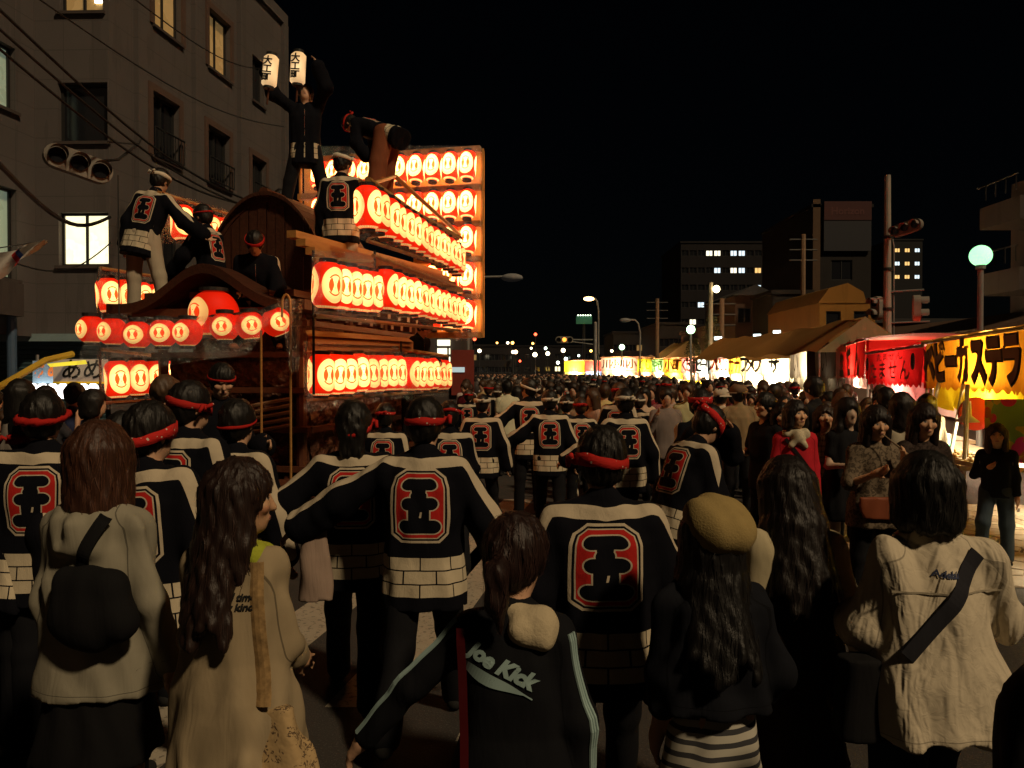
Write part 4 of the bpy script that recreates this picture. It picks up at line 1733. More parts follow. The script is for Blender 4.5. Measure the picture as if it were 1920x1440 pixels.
# ------------------------------------------------------------------ the festival float
def mat_lantern():
    M = Mat('lantern_paper', .6, spec=.2)
    u, v = M.uv()
    oi = M.n('ShaderNodeObjectInfo')
    sp = M.n('ShaderNodeSeparateColor')
    M.link(oi.outputs['Color'], sp.inputs[0])
    k = E(M.nt, sp.outputs[0]); dw = E(M.nt, sp.outputs[1]); dh = E(M.nt, sp.outputs[2])
    x = (u.frac() - .5) / dw
    y = (v - .5) / dh
    r = hyp(x, y)
    disc = r.lt(1.0)
    inner = r.lt(.60)
    waist = y.abs().pow(1.4) * .62 + .11
    five = x.abs().lt(waist * 1.0) * y.abs().lt(.46)
    dots = hyp(x.abs() - .0, y.abs() - .16).lt(.035)
    side = hyp(x, y).lt(.50) * x.abs().gt(.0)
    # thin red arcs above and below, red lobes left and right of the figure
    arc = r.gt(.52) * inner
    lobe = r.lt(.50) * (five * -1.0 + 1.0) * y.abs().lt(.40)
    redin = (arc * y.abs().gt(.36) + lobe).sat().max(dots * five)
    red, cream = (1.0, .018, .002), (1.0, .56, .17)
    c = M.mix(disc, red, cream)
    c = M.mix(redin * disc, c, (.9, .05, .006))
    # petals round the bottom ring
    pet = ((v * -1.0 + .055)).gt(0.0) * (u * 8).frac().gt(.12) * v.gt(.012)
    c = M.mix(pet, c, cream)
    M.base(M.mix(1.0, c, .8, 'MULTIPLY'))
    rib = (v * 26).frac()
    hot = (hyp(x * .9 + .1, (y - .15) * .9) * -1.1 + 1.0).sat()
    lum = disc * .85 + 1.0
    e = k * (lum * .64 + hot * 1.9) * (rib.lt(.12) * -.12 + 1.0) * (M.noise(5, 2) * .3 + .85)
    M.emit(c, e)
    M.bump(rib, .3, .004)
    return M.m


LANTM = mat_lantern()
_lant = {}
def lantern_meshes(kind, w, h):
    key = (kind, round(w, 3), round(h, 3))
    if key in _lant:
        return _lant[key]
    n, m = 24, 14
    vs, fs, uv = [], [], []
    for j in range(m + 1):
        t = j / m
        y = 2 * t - 1
        if kind == 'round':
            r = math.sqrt(max(0, 1 - (y * .93) ** 2))
        else:
            r = (1 - abs(y) ** 7) ** .5 * .93 + .07
            r = max(r, .52)
        r = r * w / 2
        for i in range(n):
            a = 2 * math.pi * i / n
            vs.append((math.sin(a) * r, -math.cos(a) * r, (t - .5) * h))
    for j in range(m):
        for i in range(n):
            i2 = (i + 1) % n
            fs.append((j * n + i, j * n + i2, (j + 1) * n + i2, (j + 1) * n + i))
            rep = 2 if kind == 'round' else 3
            a0, a1 = i / n * rep + .5, (i + 1) / n * rep + .5
            uv += [(a0, j / m), (a1, j / m), (a1, (j + 1) / m), (a0, (j + 1) / m)]
    me = bpy.data.meshes.new('paper_shade')
    me.from_pydata(vs, [], fs)
    l = me.uv_layers.new(name='UVMap')
    l.data.foreach_set('uv', [c for p in uv for c in p])
    me.polygons.foreach_set('use_smooth', [True] * len(me.polygons))
    me.materials.append(LANTM)
    cap = MB(); cap.lathe([(w * .30, 0), (w * .30, .035), (w * .22, .04)], 14)
    cm = cap.mesh('top_ring'); cm.materials.append(DARKMETAL)
    bot = MB(); bot.lathe([(w * .27, 0), (w * .27, .03)], 14)
    bm_ = bot.mesh('bottom_ring'); bm_.materials.append(DARKMETAL)
    _lant[key] = (me, cm, bm_)
    return _lant[key]


def lantern(loc, label, group, kind='tall', w=.27, h=.42, k=1.0, rotz=0.0, tilt=(0, 0)):
    a, b_, c = lantern_meshes(kind, w, h)
    root = empty('paper_lantern', loc, 0, label, 'lantern', group)
    root.rotation_euler = (tilt[0], tilt[1], rotz)
    dw, dh = (.235, .34) if kind == 'round' else (.45, .385)
    obj('paper_shade', a, None, root, color=(k, dw, dh))
    obj('top_ring', b_, None, root, loc=(0, 0, h / 2 - .005))
    obj('bottom_ring', c, None, root, loc=(0, 0, -h / 2 - .025))
    return root


ORD = ['first', 'second', 'third', 'fourth', 'fifth', 'sixth', 'seventh', 'eighth', 'ninth', 'tenth', 'eleventh', 'twelfth', 'thirteenth', 'fourteenth']
FT = rad(13)
FU = Vector((math.cos(FT), -math.sin(FT), 0)); FV = Vector((math.sin(FT), math.cos(FT), 0))
R0 = Vector((-1.95, 7.9, 0))
def fl(u, v, z):
    return R0 + FU * u + FV * v + Vector((0, 0, z))

fb = empty('festival_float', R0 + FU * -1.27, -FT, 'tall carved wooden festival float with curved roofs, hung with rows of glowing red lanterns', 'float')
# child meshes are written in float coordinates u, v, z shifted to the empty
FX = 1.27
class FB(MB):
    def __init__(s):
        super().__init__()
        s.M = Matrix.Translation((FX, 0, 0))
    def put(s, name, mat, parent=None, **kw):
        return s.build(name, mat, parent or fb, **kw)
    def w(s):      # switch to world coordinates
        s.M = (Matrix.Translation(fb.location) @ Matrix.Rotation(-FT, 4, 'Z')).inverted()
        return s

for u in (-2.0, -.55):
    for v in (.9, 3.3):
        m = FB()
        n = 22
        for wdt, r in ((.12, .42),):
            prof = [(.05, -wdt), (r, -wdt), (r, wdt), (.05, wdt)]
            vs = []; fs = []
            for q, z in prof:
                for i in range(n):
                    a = 2 * math.pi * i / n
                    vs.append((u + z, v + math.cos(a) * q, .42 + math.sin(a) * q))
            for j in range(3):
                for i in range(n):
                    i2 = (i + 1) % n
                    fs.append((j * n + i, j * n + i2, (j + 1) * n + i2, (j + 1) * n + i))
            m.add(vs, fs)
        m.put('wheel', DARKWOOD)
m = FB()
for u in (-2.15, -.45):
    m.box((u, -.6, .5), (u + .16, 4.6, .72))
for v in (.3, 1.5, 2.8, 4.1):
    m.box((-2.3, v, .53), (-.15, v + .14, .69))
m.put('chassis', DARKWOOD)
m = FB(); m.box((-2.05, .55, .78), (-.42, 3.9, 2.05)); m.put('lower_body', CARVED)
m = FB(); m.box((-1.9, .75, 2.05), (-.55, 3.8, 2.7)); m.put('upper_body', CARVED)
# posts, rails and carved panels on the near end and right side
for (u, v) in ((-2.1, .5), (-.42, .5), (-.38, 1.6), (-.38, 2.7), (-.38, 3.85), (-2.1, 2.2)):
    m = FB(); m.tube([(u, v, .72), (u, v, 2.5)], .055, 8); m.put('post', DARKWOOD)
rs = random.Random(2)
for (z0, z1) in ((.85, 1.18), (1.26, 1.6), (1.68, 1.98)):
    for (a, b_) in ((-2.03, -1.33), (-1.21, -.48)):
        m = FB()
        def fn(U_, V_, a=a, b_=b_, z0=z0, z1=z1):
            uu, zz = a + (b_ - a) * U_, z0 + (z1 - z0) * V_
            bul = .06 * math.sin(U_ * math.pi) * math.sin(V_ * math.pi) + .028 * math.sin(U_ * 19 + zz * 9) * math.sin(V_ * 9 + uu * 7)
            return (uu, .535 - abs(bul) * 1.1, zz)
        m.sheet(fn, 22, 10)
        m.put('carved_panel', CARVED, smooth=True)
    for (a, b_) in ((.65, 1.5), (1.7, 2.6), (2.8, 3.75)):
        m = FB()
        def fn(U_, V_, a=a, b_=b_, z0=z0, z1=z1):
            vv, zz = a + (b_ - a) * U_, z0 + (z1 - z0) * V_
            bul = .06 * math.sin(U_ * math.pi) * math.sin(V_ * math.pi) + .028 * math.sin(U_ * 19 + zz * 9) * math.sin(V_ * 9)
            return (-.405 + abs(bul) * 1.1, vv, zz)
        m.sheet(fn, 22, 10)
        m.put('carved_panel', CARVED, smooth=True)
for z in (.80, 1.22, 1.64, 2.02, 2.35):
    m = FB()
    m.box((-2.18, .40, z - .03), (-.30, .47, z + .03))
    m.box((-.35, .47, z - .03), (-.28, 3.95, z + .03))
    m.put('rail', DARKWOOD)
# brackets under the eaves
for i in range(7):
    u = -2.1 + i * .28
    m = FB()
    for j in range(3):
        m.box((u - .05, .45 - j * .10, 2.42 + j * .10), (u + .05, .62, 2.49 + j * .10))
    m.put('eave_bracket', DARKWOOD)
for i in range(9):
    v = .8 + i * .36
    m = FB()
    for j in range(3):
        m.box((-.60, v - .05, 2.42 + j * .12), (-.36 + j * .10, v + .05, 2.50 + j * .12))
    m.put('eave_bracket', DARKWOOD)


def karahafu(v0, v1, uc, half, ze, peak, thick=.10, dome=False):
    """curved gable roof whose ridge runs along v"""
    n = 36
    def z(t):
        if dome:
            return ze + (peak - ze) * max(0.0, 1 - min(1, abs(t)) ** 2.1) ** .85
        return ze + (peak - ze) * math.exp(-(t / .50) ** 2 * 1.15) + .12 * max(0, abs(t) - .7)
    m = FB()
    top = lambda U_, V_: (uc + (2 * U_ - 1) * half, v0 + (v1 - v0) * V_, z(2 * U_ - 1))
    m.sheet(top, n, 5)
    m.sheet(lambda U_, V_: (uc + (2 * U_ - 1) * half, v0 + (v1 - v0) * V_, z(2 * U_ - 1) - thick), n, 5)
    m.sheet(lambda U_, V_: (uc + (2 * U_ - 1) * half, v0, z(2 * U_ - 1) - thick * V_), n, 1)
    m.sheet(lambda U_, V_: (uc + (2 * U_ - 1) * half, v1, z(2 * U_ - 1) - thick * V_), n, 1)
    for s_ in (0, 1):
        m.sheet(lambda U_, V_, s_=s_: (uc + (2 * s_ - 1) * half, v0 + (v1 - v0) * U_, z(1) - thick * V_), 4, 1)
    return m, z


M_ = Mat('cypress_bark', .55)
f_ = M_.noise(30, 4, stretch=(1, .15, 1))
M_.base(M_.mix(f_, (.022, .008, .005), (.075, .026, .013)))
M_.bump(f_ + M_.noise(12, 3), .5, .012)
BARK = M_.m
m, zf = karahafu(.0, 1.25, -1.27, 1.15, 2.52, 2.95)
rf = m.put('front_roof', BARK, smooth=False)
m = FB()
m.box((-2.2, .12, 2.35), (-.35, .2, 2.50))
m.put('eave_beam', DARKWOOD)
# the high domed gable of the front roof
m, zd = karahafu(1.25, 2.7, -1.27, .84, 2.95, 3.94, dome=True)
dm = m.put('domed_roof', BARK, smooth=False)
for i in range(21):
    a = -.835 + i * .08
    t0, t1 = a / .84, (a + .072) / .84
    m = FB()
    m.add([(-1.27 + a, 1.18, zd(t0) + .014), (-1.27 + a + .072, 1.18, zd(t1) + .014), (-1.27 + a + .072, 2.7, zd(t1) + .014), (-1.27 + a, 2.7, zd(t0) + .014),
           (-1.27 + a, 1.18, zd(t0) - .03), (-1.27 + a + .072, 1.18, zd(t1) - .03), (-1.27 + a + .072, 2.7, zd(t1) - .03), (-1.27 + a, 2.7, zd(t0) - .03)],
          [(0, 1, 2, 3), (0, 4, 5, 1), (1, 5, 6, 2), (3, 7, 4, 0)])
    m.build('shingle_course', BARK, dm)
# boarded gable under the dome, one upright board beside the other
for i in range(14):
    a = -.82 + i * .118
    t0, t1 = a / .84, (a + .110) / .84
    m = FB()
    y0 = 1.262 + .008 * (i % 2)
    m.add([(-1.27 + a, y0, 2.6), (-1.27 + a + .112, y0, 2.6), (-1.27 + a + .112, y0, zd(t1) - .08), (-1.27 + a, y0, zd(t0) - .08)], [(0, 1, 2, 3)])
    m.put('gable_board', BARK)
m, zb = karahafu(2.75, 4.1, -1.27, 1.2, 2.95, 3.72)
m.put('rear_roof', BARK)
m = FB(); m.tube([(-1.27, 1.2, 3.95), (-1.27, 2.75, 3.95)], .06, 8); m.put('ridge_beam', DARKWOOD)
# golden eave planks along the right side
for j in range(4):
    m = FB().w()
    off = FU * (-.10 * j) + Vector((0, 0, .085 * j))
    a = P(600, 486, 7.75) + off; b_ = P(862, 545, 11.4) + off
    for s_ in (0,):
        up = Vector((0, 0, .035)); sd_ = FU * .05
        vs = [a - sd_ - up, a + sd_ - up, a + sd_ + up, a - sd_ + up, b_ - sd_ - up, b_ + sd_ - up, b_ + sd_ + up, b_ - sd_ + up]
        m.add([tuple(x) for x in vs], [(0, 1, 2, 3), (7, 6, 5, 4), (0, 4, 5, 1), (1, 5, 6, 2), (2, 6, 7, 3), (3, 7, 4, 0)])
    m.put('eave_plank', GOLDWOOD)
# sloping skirt boards over the lower lantern row
for j in range(3):
    m = FB().w()
    a0, a1 = P(585, 616 + 14 * j, 8.1), P(585, 630 + 14 * j, 8.02)
    b0, b1 = P(775, 632 + 9 * j, 10.2), P(775, 641 + 9 * j, 10.1)
    if j == 0: a0 += Vector((-.1, .25, 0)); b0 += Vector((-.1, .2, 0))
    t = FU * -.04
    m.add([tuple(x) for x in (a0, b0, b1, a1, a0 + t, b0 + t, b1 + t, a1 + t)], [(0, 3, 2, 1), (4, 5, 6, 7), (0, 1, 5, 4), (2, 3, 7, 6), (0, 4, 7, 3), (1, 2, 6, 5)])
    m.put('skirt_board', GOLDWOOD)
m = FB().w()
q = [P(573, 655, 8.1), P(750, 655, 9.8), P(838, 668, 11.3)]
for a, b_ in zip(q, q[1:]):
    m.tube([a, b_], .025, 6)
q = [P(573, 752, 8.0), P(750, 738, 9.6), P(838, 733, 11.3)]
for a, b_ in zip(q, q[1:]):
    m.tube([a, b_], .02, 6)
m.put('lantern_rail', GOLDWOOD)
# rails carrying the side rows
for (a, b_) in ((P(676, 340, 7.8), P(866, 447, 11.4)), (P(590, 487, 7.2), P(700, 492, 8.1)), (P(700, 480, 7.9), P(862, 540, 11.4)),
                (P(300, 362, 8.7), P(440, 405, 11.6)), (P(190, 503, 9.3), P(300, 520, 10.9)), (P(190, 655, 8.8), P(300, 668, 10.4)),
                (P(175, 757, 8.8), P(300, 750, 10.4)), (P(590, 592, 7.2), P(862, 620, 11.4)), (P(690, 452, 7.8), P(866, 508, 11.4))):
    m = FB().w(); m.tube([a, b_], .022, 6); m.put('lantern_rail', GOLDWOOD)
for (px, py0, py1, D) in ((588, 470, 740, 7.5), (703, 470, 600, 8.1), (573, 640, 745, 8.0), (752, 640, 735, 9.7), (840, 650, 735, 11.3), (186, 500, 590, 9.2), (188, 650, 750, 8.8), (296, 350, 450, 8.8), (678, 345, 440, 7.8)):
    m = FB().w(); m.tube([P(px, py0, D), P(px, py1, D)], .014, 5); m.put('rack_upright', DARKMETAL)
# tall bent poles by the near end
for (px, D, yt) in ((545, 7.6, 552), (490, 7.7, 600)):
    m = FB().w()
    a = P(px, yt + 20, D)
    pts = [Vector((a.x, D, .75)), a]
    if px == 545:
        for i in range(1, 9):
            t = math.pi * i / 8
            pts.append(a + Vector((-.04 + .04 * math.cos(t), 0, .10 * math.sin(t) + (.0 if i < 8 else -.12))))
    m.tube(pts, .012, 6)
    m.put('bent_pole', GOLDWOOD)
# draw ropes coiled on the near end
m = FB()
for k in range(5):
    m.tube([(-2.0 + .02 * k, .42, 1.25 + .07 * k), (-1.3, .36, 1.13 + .07 * k), (-.5, .42, 1.27 + .07 * k)], .022, 6)
m.put('rope', simple('pale_rope', (.25, .16, .09), .9))

# --- lantern rows
def row(a, b_, n, name, group, kind='tall', w=.27, h=.42, k=1.0, face=0.0, sag=0.0, jit=.01):
    rs = random.Random(len(group))
    for i in range(n):
        t = i / max(1, n - 1)
        p = a.lerp(b_, t) + Vector((rs.uniform(-jit, jit), 0, rs.uniform(-jit, jit) - sag * math.sin(math.pi * t)))
        lantern(p, '%s red lantern from the near end, %s' % (ORD[i], name), group, kind, w, h, 1.1 * k * rs.uniform(.7, 1.35), face + rs.uniform(-.12, .12), (rs.uniform(-.06, .06), rs.uniform(-.06, .06)))
row(P(690, 390, 7.8), P(856, 487, 11.3), 14, 'top row on the right side of the float', 'lanterns of the top right row', face=rad(66), k=.95)
row(P(614, 537, 7.2), P(694, 547, 8.1), 5, 'short front section of the middle right row', 'lanterns of the middle row front section', face=rad(50), k=1.15)
row(P(724, 543, 8.2), P(856, 584, 11.3), 12, 'long section of the middle right row', 'lanterns of the middle right row', face=rad(66), k=1.1)
row(P(604, 702, 8.0), P(742, 698, 9.6), 8, 'bottom row on the right side of the float', 'lanterns of the bottom right row', face=rad(45), k=1.15)
row(P(768, 700, 9.9), P(830, 702, 11.2), 6, 'under the sheeting at the far bottom right', 'lanterns under crumpled sheeting', face=rad(60), k=.8)
row(P(345, 418, 9.5), P(438, 445, 11.5), 5, 'top row on the left side of the float', 'lanterns of the top left row', face=rad(40), k=1.15)
row(P(206, 553, 9.3), P(292, 562, 10.6), 4, 'middle row on the left side of the float', 'lanterns of the middle left row', h=.40, face=rad(45), k=1.2)
row(P(222, 710, 8.9), P(290, 708, 9.9), 3, 'bottom row on the left side of the float', 'lanterns of the bottom left row', face=rad(40), k=1.15)
row(P(316, 703, 10.4), P(374, 706, 12.2), 4, 'far bottom left corner of the float', 'lanterns at the far bottom left', h=.38, face=rad(40), k=1.7)
fr = [(172, 618), (212, 622), (258, 628), (306, 625), (352, 624), (422, 613), (470, 611), (519, 604)]
for i, (px, py) in enumerate(fr):
    lantern(P(px, py, 7.95 - i * .03), '%s round red lantern from the left on the front string' % ORD[i], 'round lanterns strung across the front', 'round', .285, .27, .62,
            rad((-30, -22, 5, 8, -14, 6, 24, 34)[i]), (0, rad((0, 0, 0, 0, 0, 0, -6, -24)[i])))
lantern(P(402, 588, 8.15), 'oversized red lantern hanging behind the front string of round ones', None, 'round', .50, .46, .42, rad(-34))
# sagging wire over the front string
m2 = FB().w()
m2.tube([P(165, 592, 8.0), P(230, 598, 8.0), P(330, 597, 7.95), P(430, 590, 7.9), P(515, 580, 7.85), P(560, 574, 7.8)], .012, 6)
m2.put('front_wire', DARKMETAL)
m = FB().w(); m.tube([P(224, 330, 8.9), P(224, 590, 8.0)], .007, 5); m.put('hanging_wire', DARKMETAL)

# --- the big panel at the back
PA = P(877, 312, 12.0)
ax = Vector((-.263, .062, 0))
def pp(i, py): return Vector((PA.x, PA.y, P(877, py, 12.0).z)) + ax * i
for r, (py, n) in enumerate(((312, 10), (384, 10), (450, 4), (520, 3), (591, 3))):
    for i in range(n):
        lantern(pp(i, py), '%s lantern from the right in the %s row of the tall back panel' % (ORD[i], ('top', 'second', 'third', 'fourth', 'lowest')[r]), 'lanterns of the tall back panel', 'tall', .262, .44, 3.6, -FT + rad(0), (rad(-10), 0))
for k, py in enumerate((281, 352, 420, 486, 556, 628)):
    n = 10.4 if k < 3 else 3.2
    m = FB().w()
    a, b_ = pp(-.7, py), pp(n, py)
    up = Vector((0, 0, .045)); dp = Vector((.02, .10, 0))
    m.add([tuple(x) for x in (a - up, b_ - up, b_ + up, a + up, a - up + dp, b_ - up + dp, b_ + up + dp, a + up + dp)], [(0, 1, 2, 3), (7, 6, 5, 4), (0, 4, 5, 1), (1, 5, 6, 2), (2, 6, 7, 3), (3, 7, 4, 0)])
    m.put('panel_bar', GOLDWOOD)
for i in (-.75, 3.1, 10.4):
    m = FB().w(); m.tube([pp(i, 278) + Vector((.02, .12, 0)), pp(i, 632 if i < 5 else 420) + Vector((.02, .12, 0))], .03, 6); m.put('panel_post', GOLDWOOD)
m = FB().w()
q = lambda i, py: pp(i, py) + Vector((.05, .22, 0))
m.quad(q(-.75, 278), q(10.4, 278), q(10.4, 424), q(-.75, 424)); m.quad(q(-.75, 424), q(3.1, 424), q(3.1, 632), q(-.75, 632))
m.put('panel_backing', simple('yellow_backing', (.55, .33, .10), .6))
m = FB().w(); m.tube([P(742, 332, 10.5), P(868, 446, 12.0)], .03, 6); m.tube([P(700, 345, 8.0), P(742, 332, 10.5)], .02, 6); m.put('stay_bar', GOLDWOOD)
m = FB().w(); m.tube([P(690, 338, 7.8), P(780, 402, 9.3), P(858, 448, 11.2)], .035, 7); m.put('stay_bar', GOLDWOOD)
# clear film over the rows
def film(pts_top, pts_bot, push=-.05, seed=0):
    rs = random.Random(seed)
    n = len(pts_top) - 1
    nu, nv = 14 * n, 7
    ph = [rs.uniform(0, 6) for _ in range(4)]
    def fn(u, v):
        t = min(u * n, n - 1e-6); i = int(t); f = t - i
        a = pts_top[i].lerp(pts_top[i + 1], f); b2 = pts_bot[i].lerp(pts_bot[i + 1], f)
        p = a.lerp(b2, v)
        w = .025 * math.sin(u * 21 + ph[0] + v * 5) + .018 * math.sin(v * 13 + ph[1] + u * 9)
        return p + Vector((.15, -1, 0)) * (w - push)
    m = FB().w(); m.sheet(fn, nu, nv)
    return m.put('plastic_sheet', FILM, smooth=True)
film([P(586, 470, 6.95), P(706, 475, 7.85)], [P(586, 590, 6.95), P(706, 612, 7.85)], 0, 1)
film([P(700, 470, 7.7), P(868, 535, 11.0)], [P(700, 600, 7.7), P(868, 628, 11.0)], 0, 2)
film([P(568, 640, 7.75), P(750, 650, 9.3)], [P(570, 775, 7.75), P(765, 745, 9.3)], 0, 3)
film([P(750, 664, 9.4), P(842, 672, 11.0)], [P(762, 755, 9.4), P(842, 742, 11.0)], 0, 4)
film([P(290, 352, 8.6), P(440, 398, 11.2)], [P(290, 455, 8.6), P(440, 470, 11.2)], 0, 5)
film([P(184, 500, 9.0), P(300, 518, 10.3)], [P(182, 595, 9.0), P(300, 592, 10.3)], 0, 6)
film([P(178, 590, 7.6), P(350, 597, 7.6), P(520, 578, 7.5)], [P(128, 715, 7.6), P(350, 680, 7.6), P(470, 665, 7.5)], 0, 7)
film([P(184, 650, 8.6), P(300, 664, 9.8)], [P(186, 770, 8.6), P(300, 758, 9.8)], 0, 8)
film([P(676, 335, 7.55), P(868, 440, 11.0)], [P(676, 450, 7.55), P(868, 515, 11.0)], 0, 9)
film([P(566, 276, 11.9), P(904, 274, 11.4)], [P(566, 440, 11.9), P(904, 440, 11.4)], 0, 10)
film([P(846, 440, 11.5), P(904, 440, 11.4)], [P(850, 640, 11.5), P(896, 636, 11.4)], 0, 11)
film([P(520, 560, 7.4), P(570, 560, 7.4)], [P(545, 700, 7.4), P(560, 695, 7.4)], 0, 12)

# ------------------------------------------------------------------ stalls, tents, street furniture
def mat_banner(name, col, glow=0.0, trans=.45):
    """canvas lit from behind by the stall's bulbs"""
    M = Mat(name, .8, spec=.1)
    n = M.noise(3, 4)
    fold = M.noise(14, 3, stretch=(1, 1, .12), dist=.5)
    c = M.mix(n * .35 + fold * .25, col, tuple(x * .6 for x in col))
    M.base(c)
    M.bump(fold * 1.2 + M.noise(7, 3) * .5, .5, .03)
    out = [q for q in M.nt.nodes if q.type == 'OUTPUT_MATERIAL'][0]
    t = M.n('ShaderNodeBsdfTranslucent')
    M.link(c, t.inputs['Color'])
    mx = M.n('ShaderNodeMixShader'); mx.inputs[0].default_value = trans
    M.link(M.b.outputs[0], mx.inputs[1]); M.link(t.outputs[0], mx.inputs[2])
    M.link(mx.outputs[0], out.inputs['Surface'])
    return M.m


BULB = simple('glowing_bulb', (1, .86, .60), emis=14)
WOODT = simple('counter_wood', (.30, .20, .12), .6, scale=9)
_bc = {}
def banner(col):
    if col not in _bc:
        _bc[col] = mat_banner('canvas', col)
    return _bc[col]


def stall(A, B, label, zb, zt, col, val_col, text=None, tcol=(.05, .02, .01), tsize=.45, shear=0.0, power=60, depth=2.2, counter=None, side=True, val=.28, group='food stalls along the right side', bold=.02, step=None, val_push=.25, outline=None, roofcol=(.30, .18, .10), lampcol=(1, .80, .50), bulbs=3, small=None, cx0=.05):
    """A near end, B far end of the street front; opens towards the street (left of A->B)"""
    A, B = Vector((A[0], A[1], 0)), Vector((B[0], B[1], 0))
    d = (B - A); L = d.length; d.normalize()
    n = Vector((d.y, -d.x, 0))        # away from the street
    root = empty('food_stall', A, math.atan2(d.y, d.x), label, 'stall', group)
    # local frame: x along the front, y = to the left of d = towards the street, so inside is -y
    def sc(x0, x1, y, z1, z0, amp, per, mat, name, wave=.03):
        m = MB()
        k = max(8, int((x1 - x0) / per * 8))
        def fn(u, v):
            x = x0 + (x1 - x0) * u
            ph = ((x - x0) / per) % 1
            zz = z1 + (z0 + amp * (1 - math.sin(math.pi * ph)) - z1) * v
            return (x, y + wave * math.sin(x * 7 + v * 2) * v, zz)
        m.sheet(fn, k, 6)
        return m.build(name, mat, root)
    sc(0, L, 0, zt, zb, .05, .21, banner(col), 'front_banner')
    sc(0, L, -.12, zb + .08, zb - (val if A.y < 20 else .5) * .8, .09, .9, banner(val_col), 'valance', .06)
    if side:
        m = MB(); m.sheet(lambda u, v: (-.01 + .02 * math.sin(u * 12), -depth * u, zt + .25 * math.sin(u * math.pi) * 0 + (zb - zt) * v), 16, 4)
        m.build('side_banner', banner(col), root)
        m = MB(); m.sheet(lambda u, v: (L + .01 + .02 * math.sin(u * 12), -depth * u, zt + (zb - zt) * v), 10, 3)
        m.build('side_banner', banner(col), root)
    m = MB()
    m.sheet(lambda u, v: (-.15 + (L + .3) * u, .12 - (depth + .25) * v, zt + .03 + .10 * math.sin(v * math.pi) + .015 * math.sin(u * 20)), 20, 10)
    m.build('roof_canvas', banner(roofcol), root)
    for (x, y) in ((.05, -.05), (L - .05, -.05), (.05, -depth), (L - .05, -depth)):
        m = MB(); m.tube([(x, y, 0), (x, y, zt + .02)], .02, 6); m.build('pole', METAL, root)
    m = MB(); m.tube([(-.1, .03, zt + .02), (L + .1, .03, zt + .02)], .022, 6); m.build('front_bar', METAL, root)
    m = MB(); m.sheet(lambda u, v: (L * u, -depth + .02 * math.sin(u * 30), .8 + (zt - .8) * v), 12, 2); m.build('back_cloth', banner(val_col), root)
    if text:
        nn = len(text)
        stp = step or (L - .3) / nn
        for i, ch in enumerate(text):
            # seen from the street the far end is on the left
            x = L - (L - nn * stp) / 2 - stp * (i + .5)
            if outline:
                o = obj('letter_outline', text_mesh(ch, tsize, bold * 2.2, 0, shear), simple('ink_%d' % int(outline[0] * 999), outline), root, (x, .045, (zb + zt) / 2 + .01), (rad(90), 0, rad(180)))
            obj('letter', text_mesh(ch, tsize, bold, 0, shear), simple('ink_%d_%d' % (int(tcol[0] * 999), int(tcol[1] * 999)), tcol), root, (x, .058, (zb + zt) / 2 + .01), (rad(90), 0, rad(180)))
    ct = None
    if counter is not False:
        cy0, cy1 = counter or (.0, -.7)
        m = MB(); m.box((cx0, cy1, .80), (L - .05, cy0, .85)); ct = m.build('counter_top', WOODT, root)
        m = MB(); m.sheet(lambda u, v: (cx0 + .02 + (L - cx0 - .06) * u, cy0 - .02 + .02 * math.sin(u * 25), .05 + .75 * v), 20, 2); m.build('counter_cloth', banner((.30, .02, .03)), root)
    for i in range(bulbs):
        x = L * (i + .5) / bulbs
        m = MB(); m.tube([(x, -.3, zt), (x, -.3, zb + .08)], .006, 4); w = m.build('bulb_cord', DARKMETAL, root)
        m = MB(); m.ball((x, -.3, zb + .03), .05, 10, 7); m.build('bulb', BULB, root, smooth=True)
    ld = bpy.data.lights.new('bulb_light', 'POINT')
    ld.energy = power * (6.5 if A.y < 20 else 8); ld.color = lampcol; ld.shadow_soft_size = .25
    lo = bpy.data.objects.new('bulb_light', ld); COL.objects.link(lo); lo.parent = root
    lo.location = (L / 2, -.36, zb - .02)
    l2 = bpy.data.lights.new('banner_backlight', 'POINT')  # extra light without a bulb, added to backlight the banners
    l2.energy = ld.energy * (.3 if A.y < 20 else .45); l2.color = lampcol; l2.shadow_soft_size = .2
    lo2 = bpy.data.objects.new('banner_backlight', l2); COL.objects.link(lo2); lo2.parent = root
    lo2.location = (L / 2, -.9, zt - .2)
    return root, L


def fx(D, off=2.9):      # line of the stall fronts
    return off + .268 * D


CAS, L1 = stall((fx(6.9), 6.9), (fx(11.45), 11.45), 'nearest stall, orange banner with big brown katakana and a bright yellow valance', 1.60, 2.24, (.62, .23, .012), (.80, .58, .015),
                None, power=75, val=.36, cx0=1.35, counter=(.42, -.45), bulbs=4, lampcol=(1, .83, .52), roofcol=(.55, .28, .05))
# lettering of the first stall, slanted fat katakana with dark outline
txt = 'ベビーカステラ'
for i, ch in enumerate(txt):
    x = L1 - .42 - i * .555
    for nm, b_, y, cc in (('letter_outline', .052, .045, (.02, .008, .004)), ('letter', .030, .060, (.20, .095, .055))):
        obj(nm, text_mesh(ch, .56, b_, 0, -.25), simple('ink_c%d' % int(cc[0] * 999), cc), CAS, (x, y, 1.925), (rad(90), 0, rad(180)))
m = MB(); m.add([(L1 - .06, .05, 2.16), (L1 - .16, .05, 2.16), (L1 - .30, .05, 1.70), (L1 - .16, .05, 1.70)], [(0, 1, 2, 3)]); m.build('slash_mark', simple('red_ink', (.30, .02, .015)), CAS)
